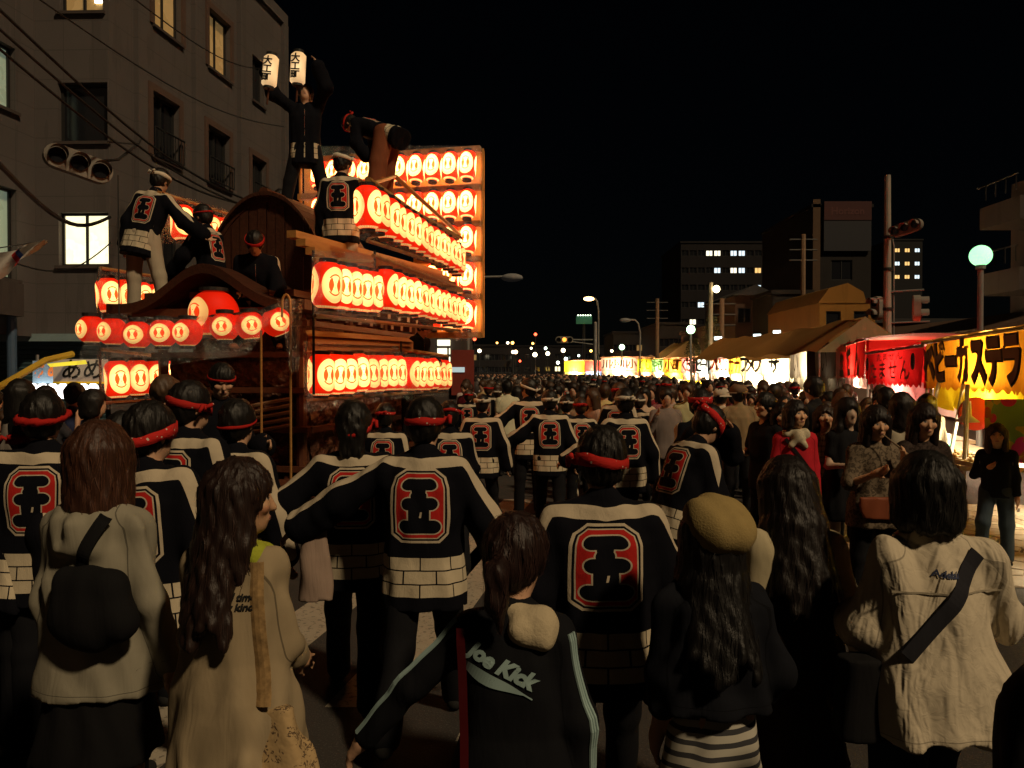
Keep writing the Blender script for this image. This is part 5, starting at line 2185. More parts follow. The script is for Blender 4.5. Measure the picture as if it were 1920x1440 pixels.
# goods on the counter
WHT = simple('white_plastic', (.7, .68, .62), .4)
def on_counter(x, y, z=.851):
    M4 = Matrix.Translation(CAS.location) @ CAS.rotation_euler.to_matrix().to_4x4()
    return M4 @ Vector((x, y, z))
def thing(name, label, cat, loc, group=None, rz=0):
    return empty(name, loc, rz, label, cat, group)
for i, (x, y, c, lb) in enumerate(((3.05, .12, (.10, .40, .25), 'green lidded bottle at the far end of the orange stall counter'), (3.3, .18, (.55, .18, .06), 'orange sauce bottle beside the green bottle on the counter'), (3.5, .1, (.12, .25, .5), 'blue capped tub beside the sauce bottles on the counter'))):
    t = thing('bottle', lb, 'bottle', on_counter(x, y), 'bottles on the orange stall counter')
    m = MB(); m.lathe([(.045, 0), (.05, .02), (.05, .13), (.02, .17), (.02, .19)], 12); m.build('bottle_body', simple('bottle_%d' % i, c, .3), t, smooth=True)
    m = MB(); m.lathe([(.024, .19), (.024, .22)], 10); m.build('cap', WHT, t)
for i in range(4):
    x = 1.5 + i * .42
    t = thing('food_tray', ('flat tray of small round cakes nearest the camera', 'second tray of cakes along the counter', 'third tray with paper sheets on the counter', 'fourth tray beside the bottles')[i] , 'tray', on_counter(x, .18), 'trays on the orange stall counter')
    m = MB(); m.box((-.18, -.2, 0), (.18, .2, .012)); m.box((-.18, -.2, .012), (-.165, .2, .04)); m.box((.165, -.2, .012), (.18, .2, .04)); m.box((-.165, -.2, .012), (.165, -.185, .04)); m.box((-.165, .185, .012), (.165, .2, .04))
    m.build('tray', simple('pale_tray', (.62, .50, .32), .6), t)
    rs = random.Random(i)
    for k in range(9):
        m = MB(); m.ball((rs.uniform(-.13, .13), rs.uniform(-.15, .15), .035), .028, 8, 5, (1, 1, .8)); m.build('cake', simple('cake_crust', (.55, .33, .13), .7), t, smooth=True)
t = thing('menu_stand', 'leaning price board with three small rows of marks beside the counter trays', 'sign', on_counter(2.35, -.3))
m = MB(); m.box((-.18, -.02, 0), (.18, .02, .5)); m.build('board', simple('brown_board', (.18, .07, .03)), t)
for i, c in enumerate(((.7, .6, .1), (.5, .08, .3), (.1, .35, .2))):
    m = MB(); m.box((-.15, .021, .08 + i * .13), (.15, .03, .18 + i * .13)); m.build('card', simple('card_%d' % i, c), t)
t = thing('round_sign', 'round red hanging sign with white squiggle inside the orange stall', 'sign', on_counter(2.2, .05, 1.36))
m = MB(); m.M = Matrix.Rotation(rad(90), 4, 'X'); m.lathe([(.01, -.02), (.19, -.02), (.19, .02), (.01, .02)], 28); m.build('disc', simple('sign_red', (.45, .02, .015), .5), t)
obj('letter', text_mesh('3', .26, .015), simple('ink_white', (.75, .7, .6)), t, (0, .03, 0), (rad(90), 0, rad(180)))
t = thing('flower_print_cloth', 'bright pink and yellow flower print cloth hung inside the near end of the orange stall', 'cloth', on_counter(.9, -.35, 0))
Mf = Mat('flower_print', .8)
vn = Mf.n('ShaderNodeTexVoronoi'); vn.inputs['Scale'].default_value = 6; Mf.link(Mf.coord(), vn.inputs['Vector'])
Mf.base(Mf.mix(E(Mf.nt, vn.outputs['Distance']).lt(.42), Mf.mix(Mf.noise(3, 2).gt(.5), (.65, .50, .05), (.25, .45, .12)), Mf.mix(Mf.noise(5, 2).gt(.52), (.75, .05, .25), (.60, .18, .03))))
m = MB(); m.sheet(lambda u, v: (-.75 + 1.5 * u, .05 * math.sin(u * 14), .95 + .62 * v), 20, 6); m.build('cloth', Mf.m, t, smooth=True)
for i, x in enumerate((2.75, 3.9, 1.75)):
    t = thing('paper_pole', ('white paper streamer pole leaning in the orange stall', 'second leaning white pole by the far end of the orange stall', 'upright pale pole at the middle of the orange counter')[i], 'pole', on_counter(x, .3, 0))
    m = MB(); m.tube([(0, 0, 0), (.25 if i < 2 else 0, -.1, 1.7)], .022, 6); m.build('pole_shaft', WHT, t)
t = thing('vase_lamp', 'white flared funnel on a post standing on the orange stall counter', 'funnel', on_counter(1.95, .2))
m = MB(); m.lathe([(.02, 0), (.02, .42), (.13, .43), (.05, .50), (.04, .66)], 16); m.build('funnel', WHT, t, smooth=True)
# counter lettering
for i, ch in enumerate('たません'):
    obj('letter', text_mesh(ch, .19, .012), simple('ink_pink', (.50, .30, .27)), CAS, (2.3, .435 + .0, .70 - i * .17), (rad(90), 0, rad(180)))
obj('letter', text_mesh('大人気', .13, .006), simple('ink_pink', (.50, .30, .27)), CAS, (2.75, .436, .62), (rad(90), rad(0), rad(180)))

TM, L2 = stall((fx(11.6), 11.6), (fx(16.1), 16.1), 'red stall with faint grey hiragana next to the orange one', 1.60, 2.20, (.55, .012, .014), (.65, .22, .25), None, power=60, bulbs=3, roofcol=(.35, .03, .03))
for i, ch in enumerate('たません'):
    obj('letter', text_mesh(ch, .80, .012), simple('ink_greyred', (.20, .115, .10)), TM, (L2 - .85 - i * .92, .05, 1.85), (rad(90), 0, rad(180)), scale=(1, .46, 1))
obj('letter', text_mesh('たません', .24, .004), simple('ink_greyred', (.20, .115, .10)), TM, (L2 / 2, .05, 2.10), (rad(90), 0, rad(180)), scale=(2.4, .62, 1))
for x in (.45, L2 - .25):
    m = MB(); m.M = Matrix.Translation((x, .06, 2.0)) @ Matrix.Rotation(rad(90), 4, 'X'); m.lathe([(.005, 0), (.13, 0), (.13, .01)], 14); m.build('round_emblem', simple('ink_dark', (.03, .02, .03)), TM)
OL, L3 = stall((fx(16.4), 16.4), (8.75, 21.2), 'red banner stall with big olive lettering and scalloped white edge', 1.70, 2.50, (.55, .014, .012), (.62, .38, .36), '玉せん', (.16, .09, .02), .95, power=70, bold=.05, roofcol=(.35, .03, .02))
WH, L4 = stall((8.8, 21.6), (9.45, 27), 'grey white stall banner with slanted strokes and a bottle picture', 1.66, 2.58, (.55, .50, .44), (.8, .74, .6), 'い川い', (.10, .09, .06), .8, power=180, roofcol=(.5, .42, .34), bold=.0)
m = MB(); m.box((-.03, -.7, 1.75), (-.02, -.48, 2.15)); m.box((-.03, -.63, 2.15), (-.02, -.55, 2.3)); m.build('bottle_picture', simple('bottle_print', (.10, .14, .25)), WH)
for (pa, pb, D, zt_, zb_, lb, c1, c2, tx, tc, pw) in (
    (1428, 1480, 31, 2.45, 1.72, 'bright white stall with one bold black katakana beside the grey banner', (.80, .76, .60), (.9, .86, .7), 'サ', (.02, .02, .02), 110),
    (1388, 1431, 34, 2.52, 1.74, 'cream stall with three slanted black kana', (.70, .60, .34), (.9, .84, .62), 'フメウ', (.03, .02, .02), 100),
    (1366, 1391, 36.5, 2.5, 1.76, 'yellow stall banner with red kana', (.72, .46, .04), (.88, .78, .5), 'カナ', (.6, .03, .02), 90),
    (1334, 1369, 39.5, 2.78, 1.86, 'pinkish white stall with crowded red lettering and raised edge', (.68, .48, .42), (.9, .78, .6), '大阪焼', (.62, .04, .01), 100),
    (1306, 1336, 43, 2.62, 1.78, 'pale blue stall banner with black kana', (.46, .56, .66), (.85, .65, .6), 'ビール', (.02, .02, .03), 90),
    (1278, 1309, 47, 2.68, 1.82, 'pink stall banner with dark red lucky draw lettering', (.75, .25, .25), (.9, .55, .4), 'くじ引', (.12, .01, .02), 90),
    (1244, 1281, 52, 2.72, 1.84, 'orange brown stall banner farther down the row', (.62, .30, .04), (.85, .6, .05), '小町', (.30, .10, .01), 90),
    (1222, 1246, 58, 2.8, 1.9, 'green edged stall banner far down the row', (.20, .45, .16), (.8, .7, .5), 'やき', (.5, .6, .3), 90),
    (1195, 1224, 63, 2.95, 1.9, 'yellow green stall banner far down the row', (.60, .58, .03), (.8, .2, .1), 'くし', (.35, .25, .01), 110),
    (1127, 1197, 70, 3.15, 2.0, 'wide pale stall with dark strokes near the far end of the row', (.65, .45, .38), (.85, .6, .4), '川小川小', (.10, .04, .03), 200),
    (1096, 1129, 80, 3.0, 2.0, 'small red and blue stall near the end of the row', (.55, .06, .05), (.2, .3, .7), None, (0, 0, 0), 130),
    (1058, 1098, 92, 3.2, 1.95, 'small far yellow stall at the end of the row', (.75, .50, .03), (.85, .7, .2), None, (0, 0, 0), 260)):
    A_ = ((pa - 960) / F * D, D); B_ = None
    Dn = D - 1.6
    stall(((pb - 960) / F * Dn, Dn), A_, lb, zb_, zt_, c1, c2, tx, tc, min(.85, 1.0 * (zt_ - zb_)), power=pw, depth=1.8, roofcol=(.40, .18, .09), bold=.03, counter=None)
# white glowing goods fronts between the far stalls are the stalls' own counters; tents behind
def tent(label, pts, ridge_z, eave_z, col, gable_col=None, name='ridge_tent'):
    """pts: front-left, front-right (gable end towards the camera), depth along +y"""
    (x0, y0), (x1, y1), dep, dx = pts
    root = empty(name, (x0, y0, 0), 0, label, 'tent')
    w, dyy = x1 - x0, y1 - y0
    mx = w / 2
    m = MB()
    sag = lambda u: -.10 * math.sin(math.pi * u)
    m.sheet(lambda u, v: (mx * v + dx * u, dyy / 2 * v + dep * u, eave_z + (ridge_z - eave_z) * v ** .92 + sag(u) * v + .05 * math.sin(u * 30 + v * 4)), 24, 8)
    m.sheet(lambda u, v: (w - mx * v + dx * u, dyy - dyy / 2 * v + dep * u, eave_z + (ridge_z - eave_z) * v ** .92 + sag(u) * v), 24, 6)
    m.build('canvas', banner(col), root, smooth=True)
    m = MB(); m.add([(0, 0, eave_z), (w, dyy, eave_z), (mx, dyy / 2, ridge_z)], [(0, 1, 2)]); m.build('gable_cloth', banner(gable_col or col), root)
    for (x, y) in ((.05, 0), (w - .05, dyy), (dx, dep), (w + dx, dep)):
        m = MB(); m.tube([(x, y, 0), (x, y, eave_z)], .03, 6); m.build('pole', METAL, root)
    return root
a = P(1532, 668, 20); c = P(1715, 660, 19.5)
tent('pale green gabled marquee with a long brown roof behind the red stalls', ((a.x, 20), (c.x, 19.5), 13, -.2), CAM_Z + (700 - 595) / F * 20, 2.35, (.40, .21, .07), (.36, .46, .28), 'marquee')
a = P(1236, 672, 58)
tent('small cream pyramid tent behind the far stalls', ((a.x, 58), (a.x + 4.2, 58), 5, 0), 4.2, 2.7, (.50, .36, .16), (.52, .42, .24))
a = P(1190, 680, 72)
tent('low cream tent farther along behind the stalls', ((a.x, 72), (a.x + 3, 72), 5, 0), 3.5, 2.6, (.42, .33, .22))
# a few warm lamps hang in the tent rows
# --- left side sweet stall
sg = empty('sweet_stall', P(150, 700, 12.4), 0, 'small sweet stall with white sign in black hiragana left of the float', 'stall')
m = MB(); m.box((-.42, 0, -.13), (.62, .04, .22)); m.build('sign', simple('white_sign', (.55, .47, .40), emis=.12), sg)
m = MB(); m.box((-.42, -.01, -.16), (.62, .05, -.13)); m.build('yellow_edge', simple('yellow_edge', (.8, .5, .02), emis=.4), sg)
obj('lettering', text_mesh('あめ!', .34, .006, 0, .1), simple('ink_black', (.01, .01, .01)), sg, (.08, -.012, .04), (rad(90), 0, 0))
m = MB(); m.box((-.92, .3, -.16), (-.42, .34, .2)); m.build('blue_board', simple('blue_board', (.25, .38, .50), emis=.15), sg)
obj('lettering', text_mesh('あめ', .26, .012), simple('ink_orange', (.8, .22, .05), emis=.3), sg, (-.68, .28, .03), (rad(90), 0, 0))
m = MB()
for i in range(7):
    m.ball((-.86 + i * .16, .2, -.24), .085, 8, 6)
m.box((-.92, .15, -.40), (.1, .25, -.24))
m.build('lamp_row', simple('white_tube', (1, .98, .92), emis=4), sg)
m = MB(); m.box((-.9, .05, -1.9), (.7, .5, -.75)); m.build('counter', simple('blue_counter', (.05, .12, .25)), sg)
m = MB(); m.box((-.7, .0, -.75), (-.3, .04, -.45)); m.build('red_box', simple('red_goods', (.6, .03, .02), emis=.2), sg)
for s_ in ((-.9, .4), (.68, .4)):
    m = MB(); m.tube([(s_[0], s_[1], -1.95), (s_[0], s_[1], .3)], .025, 6); m.build('pole', METAL, sg)
ybar = MB()
ybar.tube([P(-30, 742, 10.5) - P(150, 700, 12.4), P(85, 676, 11.8) - P(150, 700, 12.4), P(136, 664, 12.3) - P(150, 700, 12.4)], .05, 8)
ybar.build('awning_bar', simple('yellow_bar', (.45, .30, .03), emis=.04), sg)
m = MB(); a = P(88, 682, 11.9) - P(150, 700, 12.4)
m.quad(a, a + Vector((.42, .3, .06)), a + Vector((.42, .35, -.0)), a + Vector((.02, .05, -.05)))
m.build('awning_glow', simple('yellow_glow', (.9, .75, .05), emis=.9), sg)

# --- globe lamp
gl = empty('globe_lamp', (P(1837, 480, 15.6).x, 15.6, 0), 0, 'street lamp with a round milky globe glowing green white', 'street lamp', 'street lamps')
gz = P(1837, 480, 15.6).z
m = MB(); m.tube([(0, 0, 0), (0, 0, gz - .2)], .055, 10); m.tube([(0, 0, gz - .26), (0, 0, gz - .18)], .09, 10); m.build('lamp_post', METAL, gl)
m = MB(); m.ball((0, 0, gz), .205, 24, 16); gg = m.build('globe', simple('green_white_globe', (.36, 1.0, .46), emis=1.7), gl, smooth=True)
# --- utility pole with signals
up = empty('utility_pole', (P(1664, 600, 20).x, 20, 0), 0, 'tall concrete utility pole carrying signal heads behind the red stall', 'pole')
zt = P(1664, 330, 20).z
m = MB(); m.tube([(0, 0, 0), (-.03, 0, zt)], [.12, .075], 12); m.build('pole_shaft', simple('concrete_pole', (.30, .28, .24), .8), up)
m = MB()
for z in (5.2, 4.4, 3.4): m.tube([(0, 0, z), (0, 0, z + .07)], .12, 12)
m.build('band', DARKMETAL, up)
m = MB(); m.tube([(.13, -.05, 2.2), (.12, -.05, 5.0), (.05, -.02, 5.4)], .018, 6); m.build('conduit', METAL, up)


def signal(loc, n, label, rotz=0, tilt=0, horizontal=True, lit=None, s_=1.0, back=False):
    t = empty('traffic_signal', loc, rotz, label, 'traffic signal')
    t.rotation_euler = (0, tilt, rotz)
    m = MB()
    L = .36 * n * s_
    hull = []
    k = 10
    for i in range(2 * k):
        a = math.pi * (i / (k - 1)) if i < k else math.pi * (1 + (i - k) / (k - 1))
        cx = (L / 2 - .2 * s_) * (1 if i < k else -1)
        hull.append((cx + math.sin(a) * .2 * s_, math.cos(a) * .2 * s_))
    vs = [((x, -.06, z) if horizontal else (z, -.06, x)) for x, z in hull] + [((x, .09, z) if horizontal else (z, .09, x)) for x, z in hull]
    nn = 2 * k
    m.add(vs, [tuple(range(nn)), tuple(reversed(range(nn, 2 * nn)))] + [(i, nn + i, nn + (i + 1) % nn, (i + 1) % nn) for i in range(nn)])
    m.build('housing', simple('signal_housing', (.20, .18, .155), .6, var=.3), t)
    for i in range(n):
        c = (i - (n - 1) / 2) * .34 * s_
        cc = (c, -.07, 0) if horizontal else (0, -.07, c)
        m = MB(); m.M = Matrix.Translation(cc) @ Matrix.Rotation(rad(90), 4, 'X'); m.lathe([(.005, 0), (.13 * s_, 0), (.13 * s_, .02)], 16)
        mt = PANE if lit != i else simple('amber_glow', (1, .35, .05), emis=2.5)
        m.build('lens', mt, t)
        m = MB()
        def fn(u, v, cc=cc):
            a = math.pi * (1.15 * u - .075)
            return (cc[0] + math.cos(a) * .145 * s_, cc[1] - .2 * s_ * v, cc[2] + math.sin(a) * .145 * s_)
        m.sheet(fn, 12, 2); m.build('visor', simple('signal_visor', (.20, .18, .16), .6), t)
    return t
signal(P(1697, 428, 19.5), 3, 'horizontal signal head seen edge on beside the utility pole', rad(-52), rad(-12), s_=.72)
signal(P(1719, 578, 18.5), 2, 'pedestrian signal right of the utility pole', rad(70), 0, False, s_=.85)
signal(P(1643, 578, 20.5), 2, 'pedestrian signal left of the utility pole', rad(-75), 0, False, s_=.85)
m = MB(); m.tube([(0, -.05, P(0, 548, 20).z), (.75, -.3, P(0, 546, 20).z)], .025, 6); m.tube([(0, -.05, P(0, 606, 20).z), (.9, -.3, P(0, 604, 20).z)], .02, 6); m.tube([(-.4, .1, P(0, 560, 20).z), (0, 0, P(0, 560, 20).z)], .02, 6)
m.tube([(.02, -.03, P(0, 430, 20).z), (.5, -.2, P(0, 425, 20).z)], .035, 6); m.build('bracket', METAL, up)

sigL = signal(P(150, 309, 11.2), 3, 'horizontal signal head hanging over the street at the upper left', rad(38), rad(14), s_=.82, lit=None)
m = MB(); q = P(262, 272, 12.4)
m.tube([P(175, 306, 11.3) - q, P(226, 300, 11.9) - q, Vector((0, 0, 0)), P(268, 262, 16.5) - q], .022, 6); m.tube([P(205, 268, 11.6) - q, Vector((0, 0, 0))], .012, 5)
m.M = Matrix.Identity(4); m.v = [tuple(Vector(x) + q) for x in m.v]; U(m.build('arm', DARKMETAL, sigL))

# middle distance street lamps and signals
def arm_lamp(label, px, D, ypx, headpx, col, k, group='sodium street lamps', r=.06):
    t = empty('street_lamp', (P(px, 700, D).x, D, 0), 0, label, 'street lamp', group)
    z = P(px, ypx, D).z; dx = P(headpx, 0, D).x - P(px, 0, D).x
    m = MB(); m.tube([(0, 0, 0), (0, 0, z - .9), (dx * .12, 0, z - .25), (dx * .35, 0, z), (dx * .85, 0, z + .02)], r, 8); m.build('lamp_post', METAL, t)
    m = MB(); m.ball((dx, 0, z - .02), .32, 12, 8, (1.3, .7, .5)); m.build('lamp_head', simple('lamp_%s' % label[:6], col, emis=k), t, smooth=True)
    return t
arm_lamp('lit sodium lamp on a curved tall pole in the middle of the street view', 1122, 60, 560, 1104, (1, .55, .2), 9)
arm_lamp('unlit curved lamp pole right of the lit sodium lamp', 1200, 58, 600, 1172, (.2, .2, .2), 0.02, 'unlit lamp poles')
arm_lamp('unlit lamp arm sticking out past the right edge of the float panel', 878, 30, 520, 960, (.3, .28, .25), .03, 'unlit lamp arms', .05)
for (px, py, D, lb) in ((1295, 618, 40, 'small green white globe lamp above the far stalls'), (1166, 651, 62, 'tiny green white globe lamp right of the sodium lamp')):
    t = empty('globe_lamp', (P(px, 0, D).x, D, 0), 0, lb, 'street lamp', 'street lamps')
    z = P(0, py, D).z
    m = MB(); m.tube([(0, 0, 0), (0, 0, z - .2)], .05, 6); m.build('lamp_post', METAL, t)
    m = MB(); m.ball((0, 0, z), .22, 14, 8); m.build('globe', simple('green_globe_small', (.6, 1.0, .6), emis=5), t, smooth=True)
signal(P(1058, 637, 48), 3, 'amber lit traffic signal hanging over the street centre', 0, 0, lit=1, s_=1.0)
t = empty('signal_pole', (P(1116, 0, 48).x, 48, 0), 0, 'signal pole with long arm left of the sodium lamp', 'pole')
q = Vector((P(1116, 0, 48).x, 48, 0))
m = MB(); m.tube([(0, 0, 0), (0, 0, P(0, 604, 48).z)], .11, 8); m.build('pole_shaft', METAL, t)
m = MB(); m.tube([P(1060, 637, 48) - q, P(1112, 637, 48) - q], .04, 6); m.tube([P(1068, 640, 48) - q, P(1114, 646, 48) - q], .03, 6); m.build('arm', METAL, t)
# board with green glow
t = empty('billboard', P(1095, 600, 110), 0, 'small roof billboard lit green by a row of lamps', 'billboard')
m = MB(); m.box((-1.1, 0, -.55), (1.1, .1, .5)); m.build('board', simple('green_board', (.04, .16, .09), emis=.14), t)
for i in range(6):
    m = MB(); m.ball((-.85 + i * .34, -.3, .62), .1, 8, 5); m.build('lamp', simple('greenish_lamp', (.85, 1, .75), emis=4), t)
m = MB(); m.tube([(0, .3, -8.9), (0, .3, -.5)], .2, 6); m.build('stand', DARKMETAL, t)
t = empty('neon_sign', P(935, 650, 120), 0, 'bright blue illuminated sign bar far down the street', 'sign')
m = MB(); m.box((-1.5, 0, -.3), (1.5, .2, .22)); m.build('sign_face', simple('blue_neon', (.05, .45, 1), emis=3), t)
m = MB(); m.tube([(0, .3, -5.5), (0, .3, -.2)], .12, 6); m.build('stand', DARKMETAL, t)
# distant point lights of the street: lamps on thin posts
far = [(899, 658, 1), (903, 668, 1), (962, 660, 1), (967, 660, 0), (996, 653, 1), (999, 644, 2), (1003, 665, 1), (1023, 653, 3), (1027, 663, 1), (1056, 657, 1), (1061, 673, 3), (1046, 680, 3), (975, 677, 4), (1085, 667, 3), (1108, 658, 2),
       (1147, 658, 1), (932, 643, 2), (961, 643, 2), (952, 643, 1), (1004, 627, 4), (890, 636, 4), (1198, 655, 3), (872, 640, 2), (860, 699, 1)]
LC = [(1, .6, .3), (1, .85, .55), (1, .5, .1), (.8, 1, .85), (1, .08, .03)]
rs = random.Random(5)
far.sort()
for i, (px, py, c) in enumerate(far):
    nth = ORD[sum(1 for q_ in far[:i] if q_[2] == c)]
    D = rs.uniform(85, 135)
    t = empty('distant_lamp', (P(px, 0, D).x, D, 0), 0, '%s %s street light from the left glowing far down the road' % (nth, ('orange', 'warm white', 'amber', 'greenish', 'red')[c]), 'street lamp', '%s lights far down the road' % ('orange', 'warm white', 'amber', 'greenish', 'red')[c])
    z = P(0, py, D).z
    m = MB(); m.tube([(0, 0, 0), (0, 0, z)], .05, 5); m.build('lamp_post', DARKMETAL, t)
    m = MB(); m.ball((0, 0, z), rs.uniform(.16, .26), 8, 6); m.build('lamp_head', simple('farlight_%d' % c, LC[c], emis=7), t, smooth=True)
# strip lights under a canopy at the right (three pale tubes)
for i, (px, py) in enumerate(((1345, 634), (1418, 629), (1455, 622))):
    t = empty('strip_light', P(px, py, 38), rad(-20), '%s pale blue strip light above the brown marquee roof' % ('left', 'middle', 'right')[i], 'lamp', 'strip lights over the marquee')
    m = MB(); m.box((-.14, -.05, -.08), (.2, .05, .06)); m.build('tube', simple('cool_tube', (.75, .95, 1), emis=4), t)
    m = MB(); m.tube([(0, .08, -4), (0, .08, .0)], .02, 5); m.build('pole', METAL, t)
# service pole with lamps
t = empty('utility_pole', (P(1332, 0, 42).x, 42, 0), 0, 'pale pole with two lit lamps in front of the apartment slab', 'pole')
m = MB(); m.tube([(0, 0, 0), (0, 0, P(0, 530, 42).z)], .12, 8); m.build('pole_shaft', simple('lit_pole', (.45, .38, .26)), t)
m = MB(); m.ball((.25, -.2, P(0, 543, 42).z), .2, 10, 6); m.build('lamp_head', simple('warm_lamp', (1, .85, .5), emis=5), t)
for (px, ytop, D, lb) in ((1505, 440, 46, 'dark utility pole with crossarms left of the tower'), (1353, 560, 45, 'thin dark pole right of the pale pole'), (1232, 560, 60, 'thin dark pole at the left of the far stalls')):
    t = empty('utility_pole', (P(px, 0, D).x, D, 0), 0, lb, 'pole')
    zt = P(0, ytop, D).z
    m = MB(); m.tube([(0, 0, 0), (0, 0, zt)], .14, 8); m.build('pole_shaft', simple('brown_pole', (.20, .13, .08)), t)
    m = MB()
    for k in range(3): m.tube([(-.8, 0, zt - .3 - k * .6), (.8, 0, zt - .3 - k * .6)], .04, 5)
    m.build('crossarm', DARKMETAL, t)

# bare street trees among the tents
for (px, D, yt, lb, sd) in ((1300, 44, 640, 'small leafy street tree under the little globe lamp', 3), (1334, 43, 600, 'thin street tree right of the little globe lamp', 4)):
    t = empty('street_tree', (P(px, 0, D).x, D, 0), 0, lb, 'tree')
    zt = P(0, yt, D).z
    m = MB(); m.tube([(0, 0, 0), (.05, 0, zt * .6), (0, 0, zt)], [.09, .06, .02], 7); m.build('trunk', simple('bark', (.05, .035, .025), .9), t)
    rs = random.Random(sd)
    m = MB()
    for _ in range(420):
        h = rs.random()
        r = .55 * (1 - abs(h - .45)) * rs.random() ** .4
        a = rs.uniform(0, 6.28)
        c = Vector((math.cos(a) * r, math.sin(a) * r, zt * (.62 + .42 * h)))
        u_ = Vector((rs.uniform(-1, 1), rs.uniform(-1, 1), rs.uniform(-1, 1))).normalized() * .07
        w_ = u_.orthogonal().normalized() * .04
        m.quad(c - u_, c + w_, c + u_, c - w_)
    tag(m.build('crown', simple('leaves', (.07, .07, .025), .7), t), kind='stuff')

# --- overhead wires on the left
for i, (a, b_) in enumerate((((0, 18, 9), (488, 385, 17)), ((0, 55, 9), (500, 400, 17)), ((0, 92, 9), (470, 388, 16.5)), ((0, 308, 8), (208, 408, 14)), ((60, -10, 9), (538, 240, 20)), ((240, -10, 10), (520, 130, 22)), ((-5, 480, 10), (210, 455, 15)))):
    A_, B_ = P(*a), P(*b_)
    t = empty('overhead_wire', A_, 0, ('uppermost thick wire slanting down across the left block', 'second wire below the uppermost one', 'third wire crossing the tower of the left block', 'thick bundled wire passing over the bright window', 'thin wire high on the left block wall', 'thin wire near the roof of the left block', 'level wire crossing the bright left window')[i], 'wire', 'wires in front of the left block')
    pts = []
    for k in range(13):
        s_ = k / 12
        pts.append((B_ - A_) * s_ + Vector((0, 0, -.35 * math.sin(math.pi * s_))))
    m = MB(); m.tube(pts, (.02, .018, .018, .03, .01, .01, .012)[i], 5); m.build('cable', simple('black_cable', (.012, .012, .012), .6), t)
# flag at left edge
t = empty('flag', P(88, 452, 9.5), 0, 'white flag with blue and red bands drooping from a thin pole at the left edge', 'flag')
q = P(88, 452, 9.5)
for nm, (s0, s1), c in (('flag_cloth', (0, .52), (.50, .46, .42)), ('blue_band', (.52, .60), (.05, .10, .35)), ('red_band', (.60, .68), (.50, .03, .03)), ('flag_tail', (.68, 1.15), (.50, .46, .42))):
    m = MB()
    def fn(u, v, s0=s0, s1=s1):
        s_ = s0 + (s1 - s0) * u
        c0 = (P(0, 500, 9.5) - q) * (s_ / 1.0)
        w = .02 + .21 * s_
        return (c0.x, c0.y + .05 * math.sin(s_ * 9 + v * 8), c0.z + (v - .5) * w * 1.3)
    m.sheet(fn, 12, 8); m.build(nm, simple('flag_%d' % int(c[2] * 100), c), t, smooth=True)
m = MB(); m.tube([Vector((0, 0, 0)), P(-30, 470, 10.2) - q], .008, 5); m.build('flag_pole', METAL, t)

# ------------------------------------------------------------------ people on and around the float, and in the street
def at(px, D): return ((px - 960) / F * D, D)
def Hof(py, D): return CAM_Z - (py - 700) / F * D

NAVY = (.006, .0065, .010)
RB = dict(band=RED, bandmat=BANDANA)
HG = 'men in black festival coats seen from behind'
def happi(label, px, D, py=None, H=None, yaw=0, **kw):
    H = H or Hof(py, D)
    kw.setdefault('group', None)
    kw.setdefault('res', .013 if D < 6 else .018)
    return person(label, at(px, D), H, yaw, **kw)

happi('man with arms spread wide, black crested coat and red spotted headband', 795, 4.0, 731, crest=.86, yaw=3, arms=(((1, -.02, -.62), (.95, .1, -.62)), ((.55, -.05, -1), (.42, .2, -1))), legs=('walkb', 'walkf'),
      band=RED, bandmat=BANDANA, bandkw=dict(w=.040, z=.02, tilt=6, knot='side'), res=.011, tkw=dict(loose=.026), head=(4, 8, 0), fat=1.06)
happi('man with long back hair and red headband left of the arm spreading man', 662, 4.4, 742, yaw=-6, hair='mullet', arms=('out', 'down'), legs=('walkf', 'walkb'), band=RED, bandmat=BANDANA,
      bandkw=dict(w=.035, z=.0, tilt=18, knot='side'), tkw=dict(loose=.026))
t, b, g_, _ = happi('shorter red headband man seen between two bigger crested backs', 722, 7.6, 752, yaw=4, arms=('down', 'down'), legs=('walkb', 'walkf'), band=RED, bandmat=BANDANA, bandkw=dict(w=.035, z=.03, tilt=-3))
happi('red headband man just right of the spread arms, crest partly hidden', 842, 7.2, 748, yaw=-8, arms=('loose', 'hold'), legs=('walkf', 'walkb'), band=RED, bandmat=BANDANA, bandkw=dict(w=.03, z=.03, tilt=-14, knot='side'))
happi('broad man with shaved head and white folded headband walking left of the road gap', 904, 9.2, 733, yaw=6, hair='shaved', arms=('loose', 'loose'), legs=('walkb', 'walkf'), band=WHITE, bandkw=dict(w=.05, z=.045, tilt=0, knot='back'), fat=1.1)
happi('man in black coat with slanting white headband turning his head left', 992, 10.2, 712, yaw=-4, arms=('out', 'loose'), band=WHITE, bandkw=dict(w=.035, z=.03, tilt=20), head=(0, -50, 0))
happi('white headband man with brick pattern hem in the middle of the road', 1031, 9.2, 727, yaw=2, arms=('out', 'loose'), legs=('walkf', 'bk'), band=WHITE, bandkw=dict(w=.04, z=.02), fat=1.05)
happi('man in white trousers walking just in front of the middle brick hem man', 1062, 10.4, 738, yaw=5, top='shirt', tcol=(.02, .02, .025), bcol=(.50, .44, .34), arms=('down', 'down'), legs=('walkf', 'walkb'), band=WHITE, bandkw=dict(w=.03), shoecol=(.4, .35, .3))
happi('white headband man behind the nearest red headband, crest half seen', 1172, 7.6, 733, yaw=-10, arms=('out', 'loose'), legs=('st', 'walkf'), band=WHITE, bandkw=dict(w=.042, z=.035, tilt=-2, knot='back'), fat=1.05)
